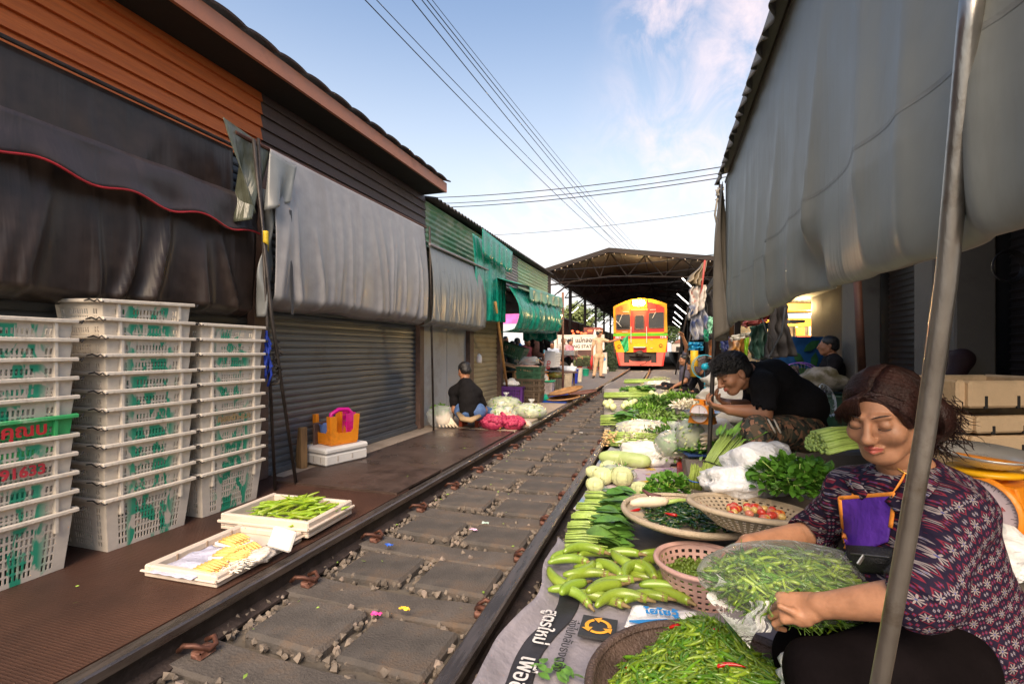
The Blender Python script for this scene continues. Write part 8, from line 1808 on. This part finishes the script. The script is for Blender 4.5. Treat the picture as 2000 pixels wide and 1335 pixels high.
bunch('long_greens', 'long leaning bundle of green onion stalks wrapped in film by the upright pole', D(1392, 935, 2.62), CV(.55, .18, .62), .27, 120, .075, 30, .10, .012, mats=(m_stk, m_midgrn), r=.0032, hgt=.07, seed=13, fan=.7, lf0=.85, tie=(.2, m_black), cat='spring onions')
bunch('cut_stems', 'stack of pale green cut stems beside the patterned shirt', D(1595, 885, 2.1), CV(.95, .2, .1), .20, 90, .06, 0, mats=(m_stk, m_lf), r=.007, hgt=.09, seed=17, fan=0, cat='stems')
veg_bag(D(1350, 852, 3.5), (.11, .10, .13), [m_palegrn, m_cuke], 'upright clear bag of yellow-green peppers behind the red sheet', 70, .035, .014, 61, knot=True)
veg_bag(D(1312, 868, 3.7), (.13, .11, .11), [m_midgrn, m_whiteveg], 'rounded clear bag of leafy greens left of the pepper bag', 70, .035, .01, 62)
dkp = thing('daikon_pile', 'stack of white daikon roots on the blue tray beside the upright pole', 'daikon', D(1385, 880, 3.4))
for k in range(11): p = D(1368+(k % 3)*4, 876-(k//3)*9, 3.4); MB().tube([p, p+CV(.05, .02, .004), p+CV(.13, .05, .0), p+CV(.16, .06, 0)], [.006, .020, .022, .010], 9).build('daikon_root', m_dk, dkp, smooth=True)
o = MB().box(D(1372, 884, 3.45), (.28, .22, .02), R=CR, bv=.008).build('blue_tray', M('navy_tray', (.02, .05, .16), .5, var=.2)); tag(o, 'flat dark blue tray under the daikon roots', 'tray')
m_sackw = M('white_sack', (.62, .58, .50), .6, var=.12, scale=5, bump=.6, bscale=18, bdist=.006)
for k, (px, py, d, r, lb) in enumerate(((1425, 745, 3.9, (.20, .15, .09), 'topmost white sack in the pile behind the man'), (1430, 775, 3.8, (.24, .17, .10), 'middle white sack in the pile behind the man'), (1420, 812, 3.7, (.22, .17, .10), 'lowest white sack in the pile behind the man\'s arms'), (1392, 838, 3.5, (.13, .11, .09), 'crumpled white bag directly behind the man\'s hands'))): crumple('sack', D(px, py, d), r, m_sackw, lb, 70+k, 'sack', amp=.3, n=28)
# greens further away, between the pole and the train
FV = [('leafy', 1225, 830, .9, 'bunch with round dark leaves beyond the rooty bundle'), ('white', 1275, 850, 0, 'clear bag with blue print and purple shallots beyond the rooty bundle'), ('cab', 1235, 800, 0, 'heap of pale yellow cabbage hearts beside the rail'), ('leafy2', 1285, 800, 0, 'dark leafy basil heap in the middle of the far greens'), ('bean', 1345, 790, 0, 'heap of striped green beans by the white sacks'), ('green', 1240, 778, 0, 'long green stalks lying across near the rail'), ('leafy', 1265, 768, .2, 'film wrapped green leaves in the far row'), ('white', 1300, 755, 0, 'white packets and pale roots near the woman in black'), ('green', 1265, 748, 0, 'spread of pale bean sprouts and green shoots nearest the train'), ('pale', 1310, 782, 0, 'pale yellow lettuce hearts in the far row')]
for i, (k, px, py, a, lb) in enumerate(FV):
 p = G(px, py, .0); p.z = .0; R = random.Random(100+i); w_ = .36*(1+(850-py)*.006); p.x -= .10
 if k == 'leafy': bunch('leafy_greens', lb, p-Vector((w_*.6, 0, 0)), (1, .05, .05), w_*.9, 60, .14, 80, .16, .05, seed=i, hgt=.12, fan=.3, lf0=.3)
 elif k == 'green': bunch('green_stalks', lb, p-Vector((w_, 0, 0)), (1, .02, .03), w_*1.8, 130, .18, 30, .12, .012, seed=i, hgt=.10, fan=.3, mats=(m_stk, m_lf2), r=.006)
 elif k == 'leafy2': herb('basil', lb, p+Vector((.05, 0, .03)), (w_*.7, w_*.6, .2), 700, m_lf, i, .06, .02)
 elif k == 'bean': herb('long_beans', lb, p+Vector((.05, 0, .03)), (w_*.8, w_*.6, .2), 500, m_lf2, i, .14, .008)
 elif k in ('cab', 'pale'):
  t = thing('cabbage_hearts', lb, 'cabbages', p)
  for q in range(22): MB().ball(p+Vector((R.uniform(-.8, .8)*w_, R.uniform(-.6, .6)*w_, R.uniform(.03, .13))), R.uniform(.045, .065), 10, jit=.2, seed=q).build('heart', m_cab, t, smooth=True)
 else: veg_bag((p.x, p.y, .07), (w_*.9, w_*.6, .11), [m_whiteveg, m_root, m_palegrn], lb, 120, .05, .012, i, knot=False)
R = random.Random(55)
for i, (x, y, z, w2, mt, lb) in enumerate(((.28, 3.75, .26, .16, m_bas, 'dark herbs on the platform edge before the daikon roots'), (.05, 4.6, .05, .25, m_lf2, 'pale leaves filling the space behind the two clear bags'), (.30, 5.2, .28, .22, m_lf2, 'light green beans heaped on the platform beyond the small scale'), (.02, 5.7, .05, .28, m_lf, 'dark green leaves along the foot of the platform'), (.32, 6.4, .28, .25, m_whiteveg, 'white and cream packets heaped on the platform'), (-.02, 7.0, .05, .30, m_lf2, 'yellow-green shoots in the far half of the vegetables'), (.25, 7.6, .26, .28, m_midgrn, 'mid green leaves on the platform beside the seated woman'), (-.1, 8.6, .04, .35, m_lf, 'deep green heap close to the end of the vegetables'), (-.3, 5.2, .03, .22, m_whiteveg, 'pale root vegetables and film beside the rail'), (-.32, 6.6, .03, .25, m_lf2, 'pale stalks piled against the rail in the far half'), (-.3, 8.0, .03, .28, m_midgrn, 'green leaves against the rail near the far end'))): herb('greens_heap', lb, (x, y, z), (w2, w2*.95, .07), 330, mt, 300+i, .075, .014, cat='greens', stems=12)
m_spr = M('sprout_pile', (.42, .42, .26), .5, var=.3, scale=14)
for i, (px, py, mt, lb) in enumerate(((1290, 742, m_spr, 'white sprouts piled highest near the train end of the vegetables'), (1255, 790, m_lf2, 'light green shoots packed between stalks and cabbage hearts'), (1320, 765, m_whiteveg, 'white and pink packets under the prop beside the woman in black'), (1345, 815, m_lf2, 'bright green beans tipped beside the leafy bags'), (1290, 835, m_midgrn, 'mid green leaves packed behind the pepper bag'), (1235, 765, m_lf, 'deep green leaves right against the rail in the far row'))):
 p = G(px, py, 0); herb('greens_heap', lb, p+Vector((0, 0, .02)), (.32, .28, .07), 420, mt, 200+i, .07, .008 if mt is m_spr else .018, cat='greens')
sc1, _ = scale_obj(D(1372, 826, 3.3), (-.5, -1, 0), .62, 'small orange scale with a steel pan behind the pepper bag'); MB().lathe([(.001, 0), (.09, .006), (.12, .03), (.125, .032)], 28, D(1370, 812, 3.3)).build('weighing_pan', M('steel_pan', (.42, .42, .43), .25, metal=.9, var=.1, bump=.05), sc1, smooth=True)
xcrate('crate', G(1358, 782, .0)+Vector((.0, .1, .0)), (.42, .3, .14), .2, M('pink_crate', (.60, .05, .13), .4, var=.15), 'bright pink crate near the woman in black', rows=2)
# fans
def fan(label, c, r, f, ring, blade, hubc, standz=None):
 c = Vector(c); r *= .72; t = thing('electric_fan', label, 'fan', (c.x, c.y, standz if standz is not None else c.z-r)); f = Vector(f).normalized(); R = f.to_track_quat('Z', 'Y').to_matrix(); b = MB()
 for dz in (-.03, .05): b.tube([c+R @ Vector((math.cos(a)*r, math.sin(a)*r, dz)) for a in [i/32*2*PI for i in range(33)]], .0032, 5)
 b.build('guard_ring', ring, t, smooth=True); g_ = MB()
 for k in range(36): a = k*2*PI/36; g_.tube([c+R @ Vector((math.cos(a)*.03, math.sin(a)*.03, .075)), c+R @ Vector((math.cos(a)*r*.7, math.sin(a)*r*.7, .07)), c+R @ Vector((math.cos(a)*r, math.sin(a)*r, .05))], .0012, 3)
 g_.build('guard_wires', m_steelp, t); bl = MB()
 for k in range(4): a = k*PI/2+.4; bl.grid(lambda u, v: c+R @ Vector((math.cos(a+(v-.5)*.9)*r*(.12+.75*u), math.sin(a+(v-.5)*.9)*r*(.12+.75*u), .02*(v-.5)*2)), 5, 6)
 bl.build('blades', blade, t, smooth=True, thick=.002); MB().lathe([(.001, .05), (.03, .045), (.035, -.02), (.045, -.09), (.001, -.11)], 16, c, R=R).build('motor_hub', hubc, t, smooth=True)
 if standz is not None: MB().tube([c-f*.06, Vector((c.x-f.x*.06, c.y-f.y*.06, standz))], .016, 8).lathe([(.001, .03), (.13, .02), (.15, 0)], 20, (c.x, c.y, standz)).build('stand', hubc, t, smooth=True)
m_cy = M('cyan_plastic', (.01, .36, .52), .35, var=.08); m_fb = M('smoky_blade', (.07, .05, .06), .3, var=.2, alpha=.75); m_vi = M('violet_plastic', (.14, .04, .36), .4, var=.1)
fan('cyan pedestal fan standing behind the man near the yellow pillar', D(1377, 716, 4.6), .155, CV(-.5, -.9, .05), m_cy, m_fb, m_cy, .2)
fan('large fan with thin violet ring behind the man in the black polo', D(1561, 750, 3.9), .24, CV(-.25, -1, .1), m_vi, m_fb, m_vi, .2)
# foam boxes, big scale, bags on the right edge
m_ofoam = M('old_styrofoam', (.62, .45, .28), .8, var=.1, scale=6, bump=.2, bscale=120, dirt=(.36, .27, .17), dscale=5, dlo=.5, dhi=.75)
for k, (py, lb) in enumerate(((760, 'topmost'), (812, 'second'), (846, 'third'), (890, 'lowest'))):
 c = D(1905+6*k, py, 1.95); t = thing('foam_box', '%s old foam fish box in the stack behind the steel pan scale' % lb, 'box', (c.x, c.y, c.z-.05), 'old foam fish boxes'); b = MB(); hx, hy, hh_ = .275, .19, (.050, .032, .030, .03)[k]
 Rb = CR.to_4x4() @ Matrix.Rotation(.10+.04*math.sin(k*2), 4, 'Z'); Rb.translation = c
 for s in (-1, 1): b.span((s*hx-.018, -hy, -hh_), (s*hx+.018, hy, hh_), bv=.008); b.span((-hx+.012, s*hy-.018, -hh_+.001), (hx-.012, s*hy+.018, hh_-.002), bv=.008)
 b.xf(Rb).build('wall', m_ofoam, t); MB().span((-hx+.01, -hy+.01, -hh_+.002), (hx-.01, hy-.01, -hh_+.02)).xf(Rb).build('base', m_ofoam, t)
 n_ = MB()
 for x in (-.2, -.07, .07, .2): MB().span((x-.007, -hy-.0195, -hh_-.002), (x+.007, -hy-.012, -hh_*.1), bv=.002).xf(Rb).build('drain_notch', m_dark, t)
 if k == 2: MB().span((-.03, -hy-.0205, hh_*.15), (.10, -hy-.0165, hh_*.8)).xf(Rb).build('red_label', M('red_label', (.50, .04, .03), .5, col2=(.6, .3, .25), scale=50, lo=.55, hi=.6), t)
gp_ = thing('box_pedestal', 'dark crate carrying the stack of old foam boxes', 'crate', D(1910, 960, 2.0)); MB().box(D(1915, 985, 1.97)+Vector((0, 0, -.03)), (.55, .38, .30), R=CR, bv=.01).build('crate_body', m_bcr, gp_)
SC2, MxS = scale_obj(D(1938, 1064, 1.46), CV(-.93, -.38, 0), 1.0, 'big orange market scale with a wide steel pan at the right edge', face_col=(.72, .60, .66))
pc = D(1922, 893, 1.47); MB().lathe([(.001, -.025), (.05, -.022), (.085, -.01), (.112, .012), (.120, .018), (.118, .022), (.09, -.004), (.05, -.018), (.001, -.021)], 48, pc, R=Matrix.Rotation(.10, 3, Vector((CT, ST, 0)))).build('steel_pan', M('brushed_steel', (.62, .60, .57), .30, metal=.55, var=.12, scale=4, bump=.05), SC2, smooth=True)
MB().lathe([(.001, -.03), (.088, -.03), (.092, -.022), (.088, -.016), (.001, -.016)], 32, pc-Vector((0, 0, .016))).build('yellow_ring', m_ty, SC2, smooth=True)
text_mb('60', .04, MxS @ frame((.0, -.0775, .03), (1, 0, 0), (0, 0, 1)), ext=.0003).build('red_marks', M('red_stamp', (.5, .05, .03), .5, var=.1), SC2)
MB().box(D(1960, 1090, 1.55)+Vector((0, 0, -.02)), (.5, .4, .06), R=CR, bv=.01)
o = MB().box(D(1965, 1130, 1.55), (.62, .5, .26), R=CR, bv=.02).build('concrete_block', M('dark_block', (.10, .085, .07), .85, var=.3, scale=5, bump=.3)); tag(o, 'dark concrete block under the big orange scale', 'block')
crumple('plastic_bag', D(1955, 1085, 1.33), (.11, .08, .07), m_milk, 'crumpled clear plastic bag below the big orange scale', 81, amp=.5, n=30)
crumple('plastic_bag', D(1575, 1330, 1.2), (.06, .06, .05), m_milk, 'small plastic bag by the foot of the galvanised pole', 82, amp=.5)
crumple('yellow_sack', D(1850, 1345, 1.15), (.20, .12, .045), M('yellowish_sack', (.50, .40, .12), .6, col2=(.45, .30, .2), scale=8, var=.2), 'yellowish sack on the ground under the patterned shirt', 83, 'sack', amp=.35)
crumple('dark_bundle', D(1605, 745, 3.6), (.16, .12, .10), M('camo_bundle', (.10, .09, .05), .7, col2=(.22, .20, .17), scale=12, lo=.45, hi=.6), 'grey and camouflage bundle piled on a green bin behind the man', 84, 'bundle', amp=.4)
p = D(1625, 800, 3.5); basket_round((p.x, p.y, .23), .15, .18, p.z+.05-.23+.06, m_gcr, 'dark green bin behind the man in the black polo', 24, 6, weave=False)
crumple('plastic_bag', D(1612, 790, 3.2), (.06, .06, .12), m_cb, 'clear bag hanging beside the dark green bin', 85, amp=.4)
b = MB(); R = random.Random(8)
for k in range(16): p = G(R.uniform(1060, 1120), R.uniform(1285, 1330), 0); leaf(b, Vector((p.x, p.y, .004)), (R.uniform(-1, 1), R.uniform(-1, 1), .1), (R.uniform(-.3, .3), R.uniform(-.3, .3), 1), R.uniform(.03, .05), R.uniform(.010, .016))
tag(b.build('fallen_leaves', m_lf, loc=(0, 0, 0), smooth=True), 'small scatter of torn green leaves on the printed sack', 'leaves', kind='stuff')
